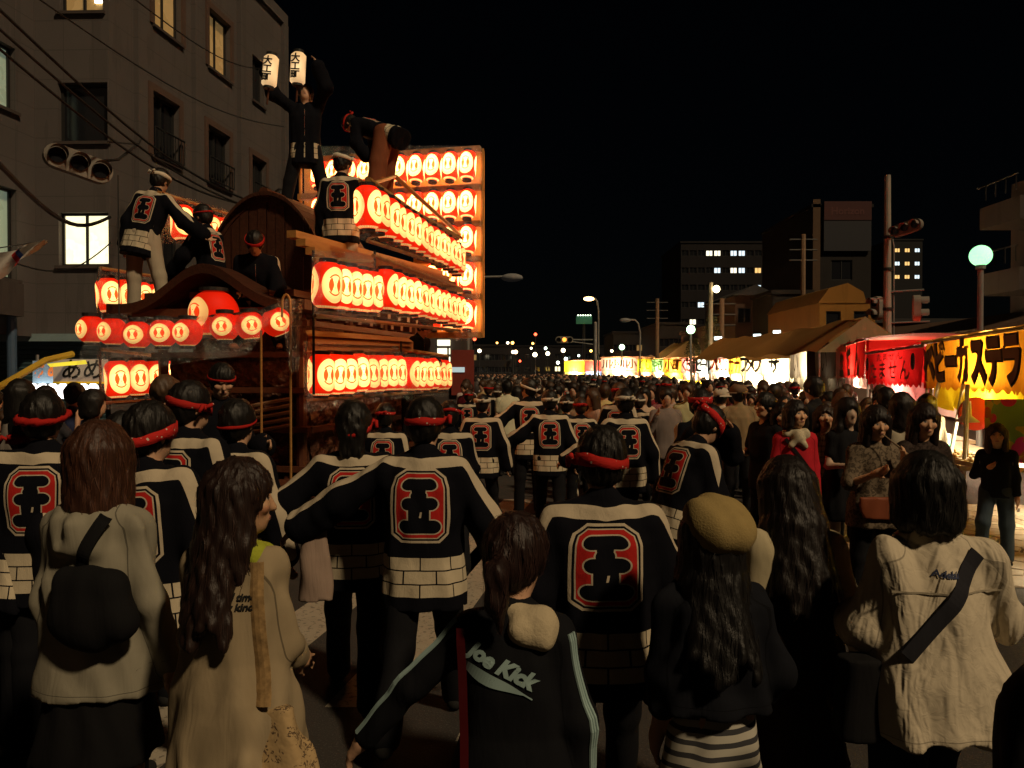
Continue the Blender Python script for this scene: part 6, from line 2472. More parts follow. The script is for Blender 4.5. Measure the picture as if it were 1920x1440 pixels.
happi('nearest man in black coat with red headband, large crest right of centre', 1130, 2.95, 815, yaw=0, arms=('loose', ((.45, .1, -1), (.0, .7, -.5))), legs=('st', 'walkf'), band=RED, bandmat=BANDANA, hair='short',
      bandkw=dict(w=.05, z=.005, tilt=8, knot='left', roll=-6, thick=.006, grow=.004), res=.010, tkw=dict(loose=.03), head=(10, 0, 0), fat=1.12)
happi('leaning man in profile with big red patterned bandana and white striped sleeve', 1268, 5.2, 752, yaw=68, arms=(((.15, .1, -1), (.0, .1, -1)), ((.2, .45, -1), (-.1, .8, -.5))), legs=('st', 'walkf'), band=(.50, .018, .016), bandmat=BANDANA, hair='short',
      bandkw=dict(w=.065, z=.03, tilt=-18, knot='back', thick=.008), lean=20, head=(14, 0, 0), res=.012, tkw=dict(loose=.03), fat=1.1)
happi('man at left with large tilted crest and red bandana tied low', 292, 3.4, 765, yaw=12, arms=('loose', 'loose'), legs=('st', 'walkf'), band=(.50, .02, .016), bandmat=BANDANA, roll=-5, res=.0115,
      bandkw=dict(w=.062, z=-.005, tilt=18, knot=None, thick=.013), tkw=dict(loose=.03), fat=1.12, head=(6, 20, 4))
happi('man with red and white knotted headband behind the tilted crest man', 352, 4.3, 722, yaw=22, arms=('loose', 'loose'), band=RED, bandmat=BANDANA, bandkw=dict(w=.05, z=.0, tilt=-14, knot='side'), head=(0, 25, 0), fat=1.1)
happi('man with thin red headband right of the knotted headband man, crest cropped by his neighbour', 442, 4.4, 758, yaw=16, arms=('loose', 'loose'), band=RED, bandkw=dict(w=.018, z=.0, tilt=10, knot=None), fat=1.1)
happi('man in dark coat and thin red headband facing right under the round lanterns', 412, 6.3, 683, yaw=120, arms=('hold', 'down'), band=RED, bandkw=dict(w=.022, z=.03, knot=None), head=(16, 30, 0), res=.015, fine=True)
happi('man at far left with thick rope like red headband', 78, 3.9, 742, yaw=-10, arms=('loose', 'loose'), band=RED, bandkw=dict(w=.035, z=.01, tilt=10, knot=None, rope=True, grow=.01), fat=1.05)
happi('dark coated man with slanting white sleeve stripe left of the tilted crest man', 176, 4.6, 776, yaw=40, arms=('loose', 'out'), lean=14)
happi('stooping man at the far left edge with red bandana', 18, 3.9, 775, yaw=20, arms=('loose', 'loose'), band=RED, bandmat=BANDANA, bandkw=dict(w=.05, z=.0, tilt=16), lean=10)
person('boy with curly light brown hair before the lower left lanterns', at(308, 6.4), Hof(708, 6.4), 15, hair='curly', hcol=(.10, .055, .03), top='shirt', tcol=(.02, .02, .02), res=.018)

# --- on the float
def onfloat(label, px, D, z, **kw):
    kw.setdefault('res', .017)
    H = kw.pop('H', 1.7)
    yaw = kw.pop('yaw', 0)
    x, y = at(px, D)
    return person(label, (x, y), H, yaw, base=z, **kw)
WP = (.42, .36, .27)
onfloat('man in black coat with white headband pointing right, standing on the left roof edge', 270, 8.7, 2.38, H=1.72, yaw=14, arms=('down', ((.9, .3, -.75), (1, .5, -.45))), legs=('st', 'wide'), bcol=WP, band=WHITE, bandkw=dict(w=.045, z=.04, tilt=4), lean=12, roll=9, head=(6, 10, -6), res=.015)
onfloat('man in black coat sitting on the roof and looking left', 400, 9.0, 0, H=1.7, yaw=-72, seated=-2.02, arms=('knee', 'knee'), legs=('sit', 'sit'), band=RED, bandkw=dict(w=.022, z=.03, knot=None), lean=10, shoes=False)
onfloat('crouching man with bright red headband facing the street from the front roof', 487, 8.75, 0, H=1.7, yaw=170, seated=-1.70, arms=('knee', 'hold'), legs=('crouch', 'crouch'), band=RED, bandkw=dict(w=.04, z=.045, knot=None), lean=26, head=(18, 0, 0), shoes=False)
onfloat('man whose head shows behind the ridge of the front roof', 517, 10.9, 2.66, H=1.68, yaw=30, arms=('knee', 'knee'), band=RED, bandkw=dict(w=.018, z=.01, tilt=-5, knot=None), lean=8)
onfloat('tall standing man raising two white lanterns on top of the float', 575, 9.9, 3.70, H=1.72, yaw=172, arms=(((.3, .4, .55), (-.4, .1, 1)), ((.8, .3, .5), (.25, .1, 1))), legs=('wide', 'wide'), head=(-20, 0, 0), bcol=BLACK)
onfloat('man in black coat with white headband holding a red fan on the right eave', 641, 8.85, 2.56, H=1.70, yaw=6, arms=('down', ((.35, .2, -1), (.35, .9, -.25))), legs=('st', 'st'), bcol=WP, band=WHITE, bandkw=dict(w=.055, z=.05, tilt=-4, knot='side'), head=(8, 22, 0), res=.015, fat=1.05)
onfloat('bent over man on the upper beam with brick pattern hem over his back', 728, 10.2, 3.98, H=1.66, yaw=-62, arms=(((.1, .9, -.5), (.0, .5, -1)), ((.1, .9, -.5), (0, .5, -1))), legs=('wide', 'fw'), lean=68, bottom='trousers', bcol=(.20, .065, .03), bkw=dict(loose=.05), band=(.5, .03, .02), bandkw=dict(w=.03))
onfloat('man in dark coat leaning out of the side opening above the lower right lanterns', 772, 10.7, .96, H=1.62, yaw=118, arms=('hold', 'fold'), lean=16, band=(.3, .02, .02), bandkw=dict(w=.02, knot=None), head=(18, 10, 0), shoes=False, fine=True, res=.017)
# things they hold
for (px, py, D, rz, lb) in ((509, 137, 9.2, .10, 'left white paper lantern with black brush writing held up on the float'), (561, 132, 9.2, .05, 'right white paper lantern with black brush writing held up on the float')):
    t = empty('hand_lantern', P(px, py, D), 0, lb, 'lantern', 'white lanterns held up by the standing man')
    t.rotation_euler = (0, rz, 0)
    w_, h_ = .17, .36
    m = MB(); m.lathe([(w_ * .32, -h_ / 2), (w_ * .5, -h_ / 2 + .03), (w_ * .5, h_ / 2 - .03), (w_ * .32, h_ / 2)], 20)
    ml = Mat('white_lantern_paper', .6)
    zz = M_z = None
    gr = ml.noise(3, 2)
    ml.base((ml.mix(gr, (.7, .5, .28), (.8, .62, .38))))
    ml.emit(ml.mix(gr, (1, .55, .22), (1, .72, .38)), (gr * gr * 1.9 + .12))
    m.build('paper_shade', ml.m, t, smooth=True)
    for z in (-h_ / 2 - .02, h_ / 2):
        m = MB(); m.lathe([(w_ * .36, z), (w_ * .36, z + .03)], 14); m.build('ring', DARKMETAL, t)
    m = MB(); m.tube([(0, 0, -h_ / 2), (0, 0, -h_ / 2 - .2)], .012, 6); m.build('handle', DARKWOOD, t)
    for i, ch in enumerate('大工町'):
        obj('letter', text_mesh(ch, .105, .004), simple('ink_black', (.01, .01, .01)), t, (-.01, -w_ * .52, .09 - i * .095), (rad(90), 0, 0))
t = empty('paper_fan', P(731, 427, 8.55), 0, 'dark red round paper fan with black figure held out by the eave man', 'fan')
t.rotation_euler = (0, rad(14), rad(-12))
m = MB()
pr_ = [(-.10, -.115), (-.02, -.135), (.09, -.12), (.135, -.02), (.12, .09), (.03, .135), (-.06, .12), (-.12, .03)]
n = len(pr_)
m.add([(x, -.004, z) for x, z in pr_] + [(x, .004, z) for x, z in pr_], [tuple(range(n)), tuple(range(2 * n - 1, n - 1, -1))] + [(i, n + i, n + (i + 1) % n, (i + 1) % n) for i in range(n)])
m.build('fan_leaf', simple('fan_red', (.20, .012, .014)), t)
m = MB(); m.tube([(-.08, 0, -.10), (-.22, 0, -.17)], .010, 6); m.build('fan_handle', WOODT, t)
obj('letter', text_mesh('五', .17, .012), simple('ink_black', (.01, .01, .01)), t, (0, -.008, 0), (rad(90), 0, 0))

# --- nearest spectators
r, b, gm, bt = person('woman with reddish brown bob, grey hooded jacket and black shoulder bag', at(182, 2.75), Hof(806, 2.75), 8, hair='bob', hcol=(.055, .020, .010), top='hoodie', tcol=(.28, .26, .20), female=True,
                      tkw=dict(hood=True, hem=-.17, loose=.026, fold=.010), bottom='skirt', bcol=(.006, .006, .007), bkw=dict(length=.40, flare=.03), arms=('down', 'loose'), res=.010, fat=1.02)
obj('bag_strap', strap_mesh([gm], b, b.T((.11, -.05, 1.41)), b.T((-.02, -.05, 1.12)), .045), CLOTH, r, color=(.008, .008, .009))
v, q = sdf_mesh([ell(b.T((.085, -.155, 1.11)), np.array([.13, .065, .11]), None, .05), ell(b.T((.09, -.16, 1.05)), np.array([.145, .065, .08]), None, .05), cone(b.T((.0, -.15, 1.2)), b.T((.16, -.15, 1.19)), .03, .03, .06)], .011, .05, fold=.005, seed=9)
bg_ = empty('shoulder_bag', r.matrix_basis @ Vector(b.T((0, -.18, .85))), r.rotation_euler.z, 'large soft black bag hanging at the hooded woman\'s back', 'bag')
me = np_mesh('bag_body', v - b.T((0, -.18, .85)), q); obj('bag_body', me, CLOTH, bg_, color=(.007, .007, .008))

r, b, gm, bt = person('long haired woman in profile, beige top with small print and patterned strap', at(440, 2.5), Hof(882, 2.5), 14, hair='longwavy', hcol=(.022, .010, .007), top='shirt', tcol=(.34, .27, .17), female=True, fine=True,
                      tkw=dict(hem=-.30, loose=.024, fold=.014, flare=.03), bottom='trousers', bcol=(.01, .01, .012), arms=(((.12, -.05, -1), (.0, .45, -1)), ((.12, .2, -1), (-.3, .9, -.5))), res=.010, head=(2, 58, 0), fat=1.0, skin=(.50, .29, .17))
R_ = b.R
for i, (s_, yy) in enumerate((('ease at all times.', 1.285), ('of every kind.', 1.252))):
    obj('lettering', project_text(text_mesh(s_, .030, .0012, 0, .2), gm, b, b.T((.045, -.05, yy)), R_ @ np.array([1, 0, 0]), R_ @ np.array([0, 0, 1])), simple('ink_black', (.01, .01, .01)), r)
obj('bag_strap', strap_mesh([gm], b, b.T((.13, -.02, 1.40)), b.T((.17, -.02, .92)), .05, off=.004, thick=.002), simple('leafy_strap', (.36, .23, .10), scale=34, var=.9), r)
sc_, sq_ = sdf_mesh([cone(b.T((-.08, .0, 1.42)), b.T((.09, -.02, 1.40)), .045, .05, .03), cone(b.T((.09, -.02, 1.40)), b.T((.14, -.06, 1.345)), .04, .012, .03), cone(b.T((-.06, .05, 1.40)), b.T((.08, .06, 1.39)), .04, .04, .03)], .008, .03, fold=.008, seed=4)
obj('scarf', np_mesh('scarf', sc_, sq_), simple('yellow_green_scarf', (.34, .38, .03), .9, bump=.5), r)
bg_ = empty('tote_bag', r.matrix_basis @ Vector(b.T((.16, -.06, .62))), r.rotation_euler.z + .1, 'tan tote bag with leaf drawings and letters at the beige woman\'s hip', 'bag')
Mt = Mat('leaf_print_canvas', .9)
n1 = Mt.noise(9, 2, dist=3.0); n2 = E(Mt.nt, 0) if False else Mt.noise(26, 2, dist=4)
Mt.base(Mt.mix((n1.gt(.50) * n2.gt(.52) * .85), (.40, .28, .14), (.05, .03, .02))); Mt.bump(Mt.noise(12, 3), .5, .02)
v, q = sdf_mesh([loft((np.eye(3), np.array([0, 0, 0.])), -.16, .26, [-.17, 0, .27], [.17, .16, .10], [.05, .07, .03], ex=3)], .010, .04, fold=.010, seed=2)
bm2 = np_mesh('bag_body', v, q); obj('bag_body', bm2, Mt.m, bg_)
for ch, x, z in (('D', -.05, .05), ('B', .04, .0), ('P', -.02, -.08)):
    obj('letter', text_mesh(ch, .11, .003), simple('ink_brown', (.05, .03, .02)), bg_, (x, -.085, z), (rad(90), rad(-15), 0))

r, b, gm, bt = person('dark haired girl with ponytail in black track jacket with pale blue stripes and back lettering', at(962, 2.15), Hof(990, 2.15), 10, hair='ponytail', hcol=(.020, .008, .006), top='jacket', tcol=(.006, .0065, .009), female=True,
                      tkw=dict(hem=-.12, loose=.024, hood=False), bottom='trousers', bcol=(.01, .01, .012), arms=(((.95, -.1, -.95), (.85, .1, -1)), ((.28, -.05, -1), (.02, .1, -1))), res=.009, fat=1.05, head=(6, 14, 0))
JT = text_mesh('Joe Kick', .056, .0034, 0, .3)
PB = simple('pale_blue_print', (.28, .40, .40), .8)
ca, sa = math.cos(rad(24)), math.sin(rad(24))
xd = b.R @ np.array([ca, 0, -sa]); yd = b.R @ np.array([sa, 0, ca])
obj('lettering', project_text(JT, gm, b, b.T((-.02, -.05, 1.285)), xd, yd, .004), PB, r)
sw = MB()
N_ = 24
top_ = [(-.09 + .20 * i / N_, -.036 + .008 * math.sin(i / N_ * math.pi)) for i in range(N_ + 1)]
vs = [(x, z, 0) for x, z in top_] + [(x, z - .036 * math.sin(min(1, i / N_ * 1.0 + .12) * math.pi) ** .8 * (1 - i / N_ * .55) - .004, 0) for i, (x, z) in enumerate(top_)]
sw.add(vs, [(N_ + 1 + i, N_ + 2 + i, i + 1, i) for i in range(N_)])
obj('swoosh_print', project_text(sw.mesh('swoosh_print'), gm, b, b.T((-.02, -.05, 1.285)), xd, yd, .004), PB, r)
for i in (0, 1):
    for k_ in range(3 if i else 2):
        sd = (-1, 1)[i]
        u_, f_ = b.armdir[i]
        nn_ = nrm(np.array([sd * .7, -.6, .35]) + np.array([0, -.22 * (k_ - 1), .10 * (k_ - 1)]))
        pts = []
        vsx = [x.co.copy() for x in gm.vertices]
        if k_ == 0:
            bvt = BVHTree.FromPolygons(vsx, [tuple(p.vertices) for p in gm.polygons])
        for s_ in np.linspace(0.0, 1, 26):
            c_ = b.sh[i] + (b.el[i] - b.sh[i]) * min(1, s_ * 2) if s_ < .5 else b.el[i] + (b.wr[i] - b.el[i]) * min(1, (s_ - .5) * 2)
            ax_ = u_ if s_ < .5 else f_
            n2_ = nrm(nn_ - ax_ * (nn_ @ ax_))
            o_ = Vector(c_ + n2_ * .2)
            h_ = bvt.ray_cast(o_, Vector(-n2_), .25)
            pts.append((h_[0] if h_[0] is not None else Vector(c_ + n2_ * .05)) + Vector(n2_) * .002)
        m = MB(); m.tube(pts, .0048, 6); m.build('sleeve_stripe', PB, r)
sc_, sq_ = sdf_mesh([cone(b.T((.0, -.03, 1.43)), b.T((.10, -.06, 1.40)), .04, .045, .03), cone(b.T((.10, -.06, 1.40)), b.T((.13, -.03, 1.36)), .045, .03, .03), cone(b.T((.03, -.09, 1.39)), b.T((.11, -.09, 1.36)), .03, .025, .03)], .008, .03, fold=.006, seed=4)
obj('hood', np_mesh('hood', sc_, sq_), simple('cream_hood', (.50, .42, .28), .9, bump=.4), r)
obj('bag_strap', strap_mesh([gm], b, b.T((-.155, -.05, 1.39)), b.T((-.13, -.05, .93)), .022, off=.012), simple('red_vinyl', (.06, .006, .008), .15), r)
bg_ = empty('canvas_bag', r.matrix_basis @ Vector(b.T((.02, -.19, .72))), r.rotation_euler.z, 'tan canvas bag hanging below the lettered track jacket', 'bag')
v, q = sdf_mesh([loft((np.eye(3), np.array([0, 0, 0.])), -.16, .13, [-.17, 0, .13], [.15, .15, .12], [.06, .06, .03], ex=3)], .010, .04, fold=.010, seed=5)
obj('bag_body', np_mesh('bag_body', v, q), CLOTH, bg_, color=(.36, .27, .15))

r, b, gm, bt = person('woman in olive beret with long black hair, black cardigan over a striped skirt', at(1336, 2.5), Hof(965, 2.5), -4, hair='long', hcol=(.006, .005, .005), top='cardigan', tcol=(.006, .007, .011), female=True,
                      tkw=dict(hem=.04, loose=.045, sleeve=.75, r=(.065, .07, .065), fold=.012), bottom='skirt', bcol=(.5, .45, .36), bmat=None, bkw=dict(length=.42, flare=.035), arms=('down', ((.3, -.1, -1), (-.1, .5, -.6))), res=.010, fat=1.12)
obj('beret', build_beret(b, .009, 3), simple('olive_wool', (.30, .22, .085), .95, scale=20, bump=.3), r)
# stripes on the skirt are woven
Ms = Mat('striped_knit', .9)
sp = Ms.n('ShaderNodeSeparateXYZ'); Ms.link(Ms.coord(), sp.inputs[0])
Ms.base(Ms.mix((E(Ms.nt, sp.outputs[2]) * 26 + Ms.noise(5, 2) * .5).frac().gt(.42), (.04, .04, .045), (.42, .40, .34)))
bt.materials.clear(); bt.materials.append(Ms.m)

r, b, gm, bt = person('woman with long straight dark hair in cream puff sleeved blouse and dark pinafore', at(1486, 2.9), Hof(876, 2.9), -8, hair='long', hcol=(.009, .005, .004), top='blouse', tcol=(.52, .45, .29), female=True,
                      tkw=dict(hem=-.02, loose=.02, sleeve=.42, r=(.078, .085, .06), fold=.008), bottom='skirt', bcol=(.035, .022, .015), bkw=dict(length=.46, flare=.045), arms=('down', ((.3, .0, -1), (-.35, .8, -.4))), res=.010, head=(14, -4, 0), skin=(.44, .22, .13))
v, q = sdf_mesh([loft(b.frame, -.10, .30, [-.1, .1, .3], [.205, .175, .155], [.165, .125, .115])], .012, .03, fold=.004, seed=1)
obj('pinafore', np_mesh('pinafore', v, q), CLOTH, r, color=(.030, .019, .014))
obj('pinafore_strap', strap_mesh([gm], b, b.T((-.09, -.03, 1.40)), b.T((.12, -.05, 1.17)), .035), CLOTH, r, color=(.02, .014, .012))
v, q = sdf_mesh([loft((np.eye(3), b.pel), -.53, -.44, [-.6, -.4], [.24, .23], [.21, .20])], .012, .03, fold=.010, seed=6)
obj('lace_hem', np_mesh('lace_hem', v, q), CLOTH, r, color=(.40, .34, .22))

r, b, gm, bt = person('short haired woman in loose creased white shirt with dark diagonal bag strap and jeans', at(1742, 2.6), Hof(868, 2.6), -3, hair='bobshort', hcol=(.006, .005, .004), top='shirt', tcol=(.56, .49, .37), tmat='linen', female=True,
                      tkw=dict(hem=-.19, loose=.052, sleeve=.80, r=(.068, .075, .07), fold=.022, flare=.03, foldscale=.6), bottom='trousers', bcol=(.020, .034, .060), bkw=dict(loose=.03), arms=(((.38, .05, -1), (-.45, .75, -.1)), ((.62, .1, -1), (-.45, .75, -.05))), legs=('st', 'walkf'), res=.0095, fat=1.12)
obj('bag_strap', strap_mesh([gm], b, b.T((.13, -.05, 1.39)), b.T((-.17, -.05, 1.05)), .052), CLOTH, r, color=(.022, .022, .028))
obj('embroidery', project_text(text_mesh('Adelaine', .030, .001, 0, .3), gm, b, b.T((-.0, -.05, 1.325)), b.R @ np.array([1, 0, -.08]), b.R @ np.array([0, 0, 1])), simple('thread_blue', (.03, .04, .09)), r)
obj('yoke_seam', strap_mesh([gm], b, b.T((-.20, -.05, 1.265)), b.T((.22, -.05, 1.255)), .006, off=.003, thick=.002), CLOTH, r, color=(.40, .35, .26))
bg_ = empty('messenger_bag', r.matrix_basis @ Vector(b.T((-.22, -.05, .86))), r.rotation_euler.z, 'black messenger bag at the left hip of the white shirt woman', 'bag')
v, q = sdf_mesh([loft((np.eye(3), np.array([0, 0, 0.])), -.12, .14, [-.13, .15], [.13, .12], [.06, .05], ex=4)], .010, .04, fold=.004, seed=5)
obj('bag_body', np_mesh('bag_body', v, q), CLOTH, bg_, color=(.008, .008, .009))
# edges of the frame
person('person in black at the lower right edge, shoulder and hip only in view', at(2035, 1.75), 1.42, -20, hair='short', top='jacket', tcol=(.004, .004, .005), arms=('loose', 'down'), res=.014, fat=1.15, tkw=dict(loose=.04))
person('person in white tee at the left edge with a bare brown arm', at(-175, 2.45), 1.5, 14, hair='short', top='tee', tcol=(.36, .31, .25), arms=('down', 'down'), res=.013, female=True, tkw=dict(sleeve=.35, loose=.03, r=(.07, .08, .06)), hcol=(.006, .004, .004))
t = empty('cloth_bag', P(590, 1120, 4.05), 0, 'pale cloth bag hanging from the left hand of the long haired headband man', 'bag')
v, q = sdf_mesh([loft((np.eye(3), np.array([0, 0, 0.])), -.02, .36, [-.05, .2, .4], [.085, .075, .05], [.05, .05, .03], ex=3)], .012, .04, fold=.008, seed=5)
obj('bag_body', np_mesh('bag_body', v, q), CLOTH, t, color=(.34, .25, .20))

# --- spectators facing the camera at the right
SK = (.62, .35, .20)
r, b, gm, bt = person('woman in red cardigan with pale scarf and dark diagonal strap', at(1492, 7.0), Hof(757, 7.0), 188, fine=True, hair='bobshort', hcol=(.012, .008, .007), top='cardigan', tcol=(.50, .018, .030), female=True, tkw=dict(hem=-.10, loose=.02), bcol=(.01, .01, .012),
                      arms=('down', 'fold'), res=.014, head=(-4, -24, 0), skin=SK)
v, q = sdf_mesh([cone(b.T((-.07, .04, 1.41)), b.T((.07, .04, 1.41)), .05, .05, .03), cone(b.T((.0, .09, 1.39)), b.T((-.07, .11, 1.30)), .05, .03, .03), cone(b.T((.0, .09, 1.38)), b.T((.06, .11, 1.31)), .04, .03, .03), cone(b.T((-.08, -.03, 1.41)), b.T((.08, -.03, 1.41)), .05, .05, .03)], .010, .03, fold=.01, seed=3)
obj('scarf', np_mesh('scarf', v, q), simple('pale_scarf', (.55, .48, .34), .9, scale=30, var=.5), r)
obj('bag_strap', strap_mesh([gm], b, b.T((.11, .05, 1.37)), b.T((-.15, .05, 1.02)), .03, side='front'), CLOTH, r, color=(.012, .012, .014))
person('woman with fringe peering left from behind the red cardigan woman', at(1466, 7.6), Hof(762, 7.6), 200, fine=True, hair='bobshort', top='shirt', tcol=(.30, .22, .16), female=True, res=.016, head=(0, -12, 0), skin=SK)
person('woman in red top under an open plaid shirt looking up to the left', at(1548, 7.3), Hof(766, 7.3), 205, fine=True, hair='bobshort', hcol=(.03, .014, .009), top='shirt', tmat='plaid', female=True, tkw=dict(hem=-.22, loose=.03), res=.015, head=(-14, -10, 0), skin=SK, bcol=(.008, .008, .01), arms=('down', 'down'))
r, b, gm, bt = person('woman in mottled grey brown top eating with chopsticks, rust waist pouch', at(1640, 5.9), Hof(768, 5.9), 186, fine=True, hair='bob', hcol=(.012, .007, .006), top='tunic', tmat='mottle', tcol=(.17, .13, .09), female=True, tkw=dict(hem=-.18, loose=.030, sleeve=.5, r=(.060, .070, .072)), bcol=(.008, .008, .010),
                      arms=(((.25, .25, -1), (-.2, .6, 1)), ((.3, .35, -1), (-.6, .75, .45))), res=.013, head=(8, -6, 0), skin=SK)
v, q = sdf_mesh([loft((np.eye(3), b.T((0.0, .15, .92))), -.08, .08, [-.09, .09], [.13, .13], [.03, .025], ex=5)], .010, .03, fold=.003, seed=3)
obj('waist_pouch', np_mesh('waist_pouch', v, q), simple('rust_leather', (.22, .055, .02), .6), r)
t = empty('chopsticks', r.matrix_basis @ Vector(b.hd[0]), 0, 'pair of pale chopsticks held to the eating woman\'s mouth', 'chopsticks')
q0 = Vector((0, 0, 0)); q1 = (r.matrix_basis @ Vector(b.hp((0, .11, -.06)))) - t.location
m = MB(); m.tube([q0 - (q1 - q0) * .3, q1], .004, 5); m.tube([q0 - (q1 - q0) * .3 + Vector((0, 0, .012)), q1], .004, 5); m.build('stick', WOODT, t)
r, b, gm, bt = person('smiling woman with fringe in black print top holding a cup', at(1729, 5.9), Hof(765, 5.9), 178, fine=True, hair='bob', hcol=(.016, .007, .005), top='blouse', tmat='mottle', tcol=(.05, .035, .03), female=True, tkw=dict(hem=-.2, loose=.03, sleeve=.42, r=(.07, .085, .07)), bcol=(.008, .008, .010),
                      arms=(((.28, .15, -1), (-.85, .7, .0)), ((.28, .15, -1), (-.85, .7, .0))), res=.013, head=(4, 6, -3), skin=SK, fat=1.06)
t = empty('paper_cup', r.matrix_basis @ Vector((b.hd[0] + b.hd[1]) / 2 + np.array([0, .02, .02])), 0, 'small white tub held in both hands by the smiling woman', 'cup')
m = MB(); m.lathe([(.035, -.03), (.055, .03)], 16); m.build('cup', WHT, t); m = MB(); m.ball((0, 0, .03), .045, 10, 6, (1, 1, .4)); m.build('food', simple('greenish_food', (.25, .35, .2)), t)
r, b, gm, bt = person('child with wavy hair in navy long sleeved tee and jeans beside the stall counter', at(1870, 7.6), 1.30, 215, fine=True, hair='bob', hcol=(.05, .028, .018), top='tee', tcol=(.010, .013, .022), tkw=dict(hem=-.10, loose=.015, sleeve=.9), bcol=(.045, .065, .085),
                      arms=('down', ((.3, -.05, -1), (-.8, .6, .55))), legs=('st', 'bend'), res=.012, head=(-4, -6, 0), skin=SK, bkw=dict(loose=.018))
obj('chest_print', project_text(text_mesh('—', .26, .006), gm, b, b.T((.0, .05, 1.28)), b.R @ np.array([-1, 0, 0]), b.R @ np.array([0, 0, 1]), .004, side='front'), simple('beige_print', (.28, .24, .16)), r)
person('girl in black dress with pale legs standing between the eating woman and the plaid shirt', at(1588, 7.0), Hof(752, 7.0), 175, hair='long', hcol=(.01, .006, .005), top='dress', tcol=(.008, .008, .010), female=True, tkw=dict(hem=-.35, sleeve=.3, loose=.03, flare=.05), bottom=None, skin=(.52, .36, .26), res=.016, arms=('down', 'fold'))
person('woman in white blouse with brown bob turned towards the stall', at(1692, 7.0), Hof(742, 7.0), 20, hair='bob', hcol=(.02, .012, .009), top='blouse', tcol=(.60, .52, .38), female=True, tkw=dict(sleeve=.5, r=(.07, .075, .06), loose=.03), res=.017, arms=('down', 'hold'))
person('dark haired person in grey shirt behind the white blouse woman', at(1662, 8.2), Hof(731, 8.2), 10, hair='short', top='shirt', tcol=(.12, .10, .09), res=.018)
person('stall vendor in pale hooded top bending over the counter', at(1742, 9.8), Hof(738, 9.8), 215, hair='bob', top='hoodie', tcol=(.58, .52, .42), female=True, tkw=dict(hood=True, loose=.03), res=.018, lean=10, head=(22, 0, 0))
person('tan faced woman in dark tee glancing at the camera behind the plaid shirt', at(1580, 8.6), Hof(740, 8.6), 190, fine=False, hair='bobshort', hcol=(.14, .06, .03), top='tee', tcol=(.01, .01, .012), female=True, tkw=dict(sleeve=.3), res=.018, skin=(.60, .30, .16))
r, b, gm, bt = person('slim man in khaki sweater and brown cap seen from behind', at(1385, 9.9), Hof(722, 9.9), 6, hair='short', top='sweater', tcol=(.28, .20, .11), bcol=(.012, .012, .015), tkw=dict(hem=-.1, loose=.016), res=.015, arms=('pock', ((.3, -.1, -1), (.02, .1, -1))), skin=(.30, .16, .10))
hm, bm3 = build_cap(b, .014)
obj('cap', hm, simple('brown_cap', (.16, .10, .06), .9), r); obj('cap_brim', bm3, simple('brown_cap', (.16, .10, .06), .9), r)
r, b, gm, bt = person('man with pale cap and white striped shirt left of the khaki sweater man', at(1352, 10.6), Hof(730, 10.6), 40, hair='short', top='shirt', tcol=(.55, .48, .38), bcol=(.40, .34, .26), res=.018, arms=('down', 'hold'))
hm, bm3 = build_cap(b, .016)
obj('cap', hm, simple('pale_cap', (.50, .44, .36), .9), r); obj('cap_brim', bm3, simple('pale_cap', (.50, .44, .36), .9), r)
r, b, gm, bt = person('man with red bandana raising a camera beside the leaning bandana man', at(1312, 6.9), Hof(735, 6.9), 165, fine=True, hair='short', band=(.5, .02, .02), bandmat=BANDANA, bandkw=dict(w=.06, z=.04), top='happi', arms=('photo', 'photo'), res=.015, skin=(.42, .22, .13))
t = empty('camera_body', r.matrix_basis @ Vector((b.hd[0] + b.hd[1]) / 2), r.rotation_euler.z, 'dark compact camera held up by the red bandana man', 'camera')
m = MB(); m.box((-.06, -.02, -.035), (.06, .02, .035)); m.build('case', DARKMETAL, t); m = MB(); m.M = Matrix.Rotation(rad(-90), 4, 'X'); m.lathe([(.028, .02), (.026, .06)], 14); m.build('camera_lens', PANE, t)
r, b, gm, bt = person('tall man holding a small camera high in front of the white glowing stall', at(1528, 8.9), Hof(709, 8.9), -40, hair='short', top='tee', tcol=(.01, .01, .012), tkw=dict(sleeve=.35), res=.018, arms=('photo', 'photo'), skin=SK)
t = empty('camera_body', r.matrix_basis @ Vector((b.hd[0] + b.hd[1]) / 2), r.rotation_euler.z, 'small silver camera held high against the stall light', 'camera')
m = MB(); m.box((-.05, -.015, -.03), (.05, .015, .03)); m.build('case', WHT, t)
m = MB(); m.box((-.035, -.018, -.022), (.035, -.0155, .022)); m.build('screen', simple('screen_glow', (.7, .8, .9), emis=1), t)
person('man in black tee looking left between khaki sweater and red cardigan', at(1437, 7.7), Hof(741, 7.7), 245, fine=True, hair='short', top='tee', tcol=(.008, .008, .01), tkw=dict(sleeve=.35), res=.017, skin=SK, arms=('down', 'fold'))
person('small child sitting high on shoulders above the far crowd', at(1329, 12.2), .98, 170, base=.92, hair='short', top='tee', tcol=(.02, .015, .03), res=.02, arms=('hold', 'hold'), legs=('sit', 'sit'))
person('man in red jacket carrying the child on his shoulders', at(1331, 12.35), 1.62, 172, hair='short', top='jacket', tcol=(.30, .02, .02), res=.02)
person('woman with backpack strap and pale top by the sweet stall at left', at(36, 6.6), Hof(716, 6.6), 30, hair='bob', top='tee', tcol=(.34, .30, .27), female=True, res=.019, tkw=dict(sleeve=.3))
person('person raising both arms with a camera near the sweet stall', at(84, 8.0), Hof(728, 8.0), 20, hair='short', top='tee', tcol=(.05, .05, .06), arms=('photo', 'photo'), res=.02, tkw=dict(sleeve=.3))
person('dark haired man at the blue counter of the sweet stall', at(138, 8.6), Hof(722, 8.6), 35, hair='short', top='shirt', tcol=(.03, .04, .10), res=.02)
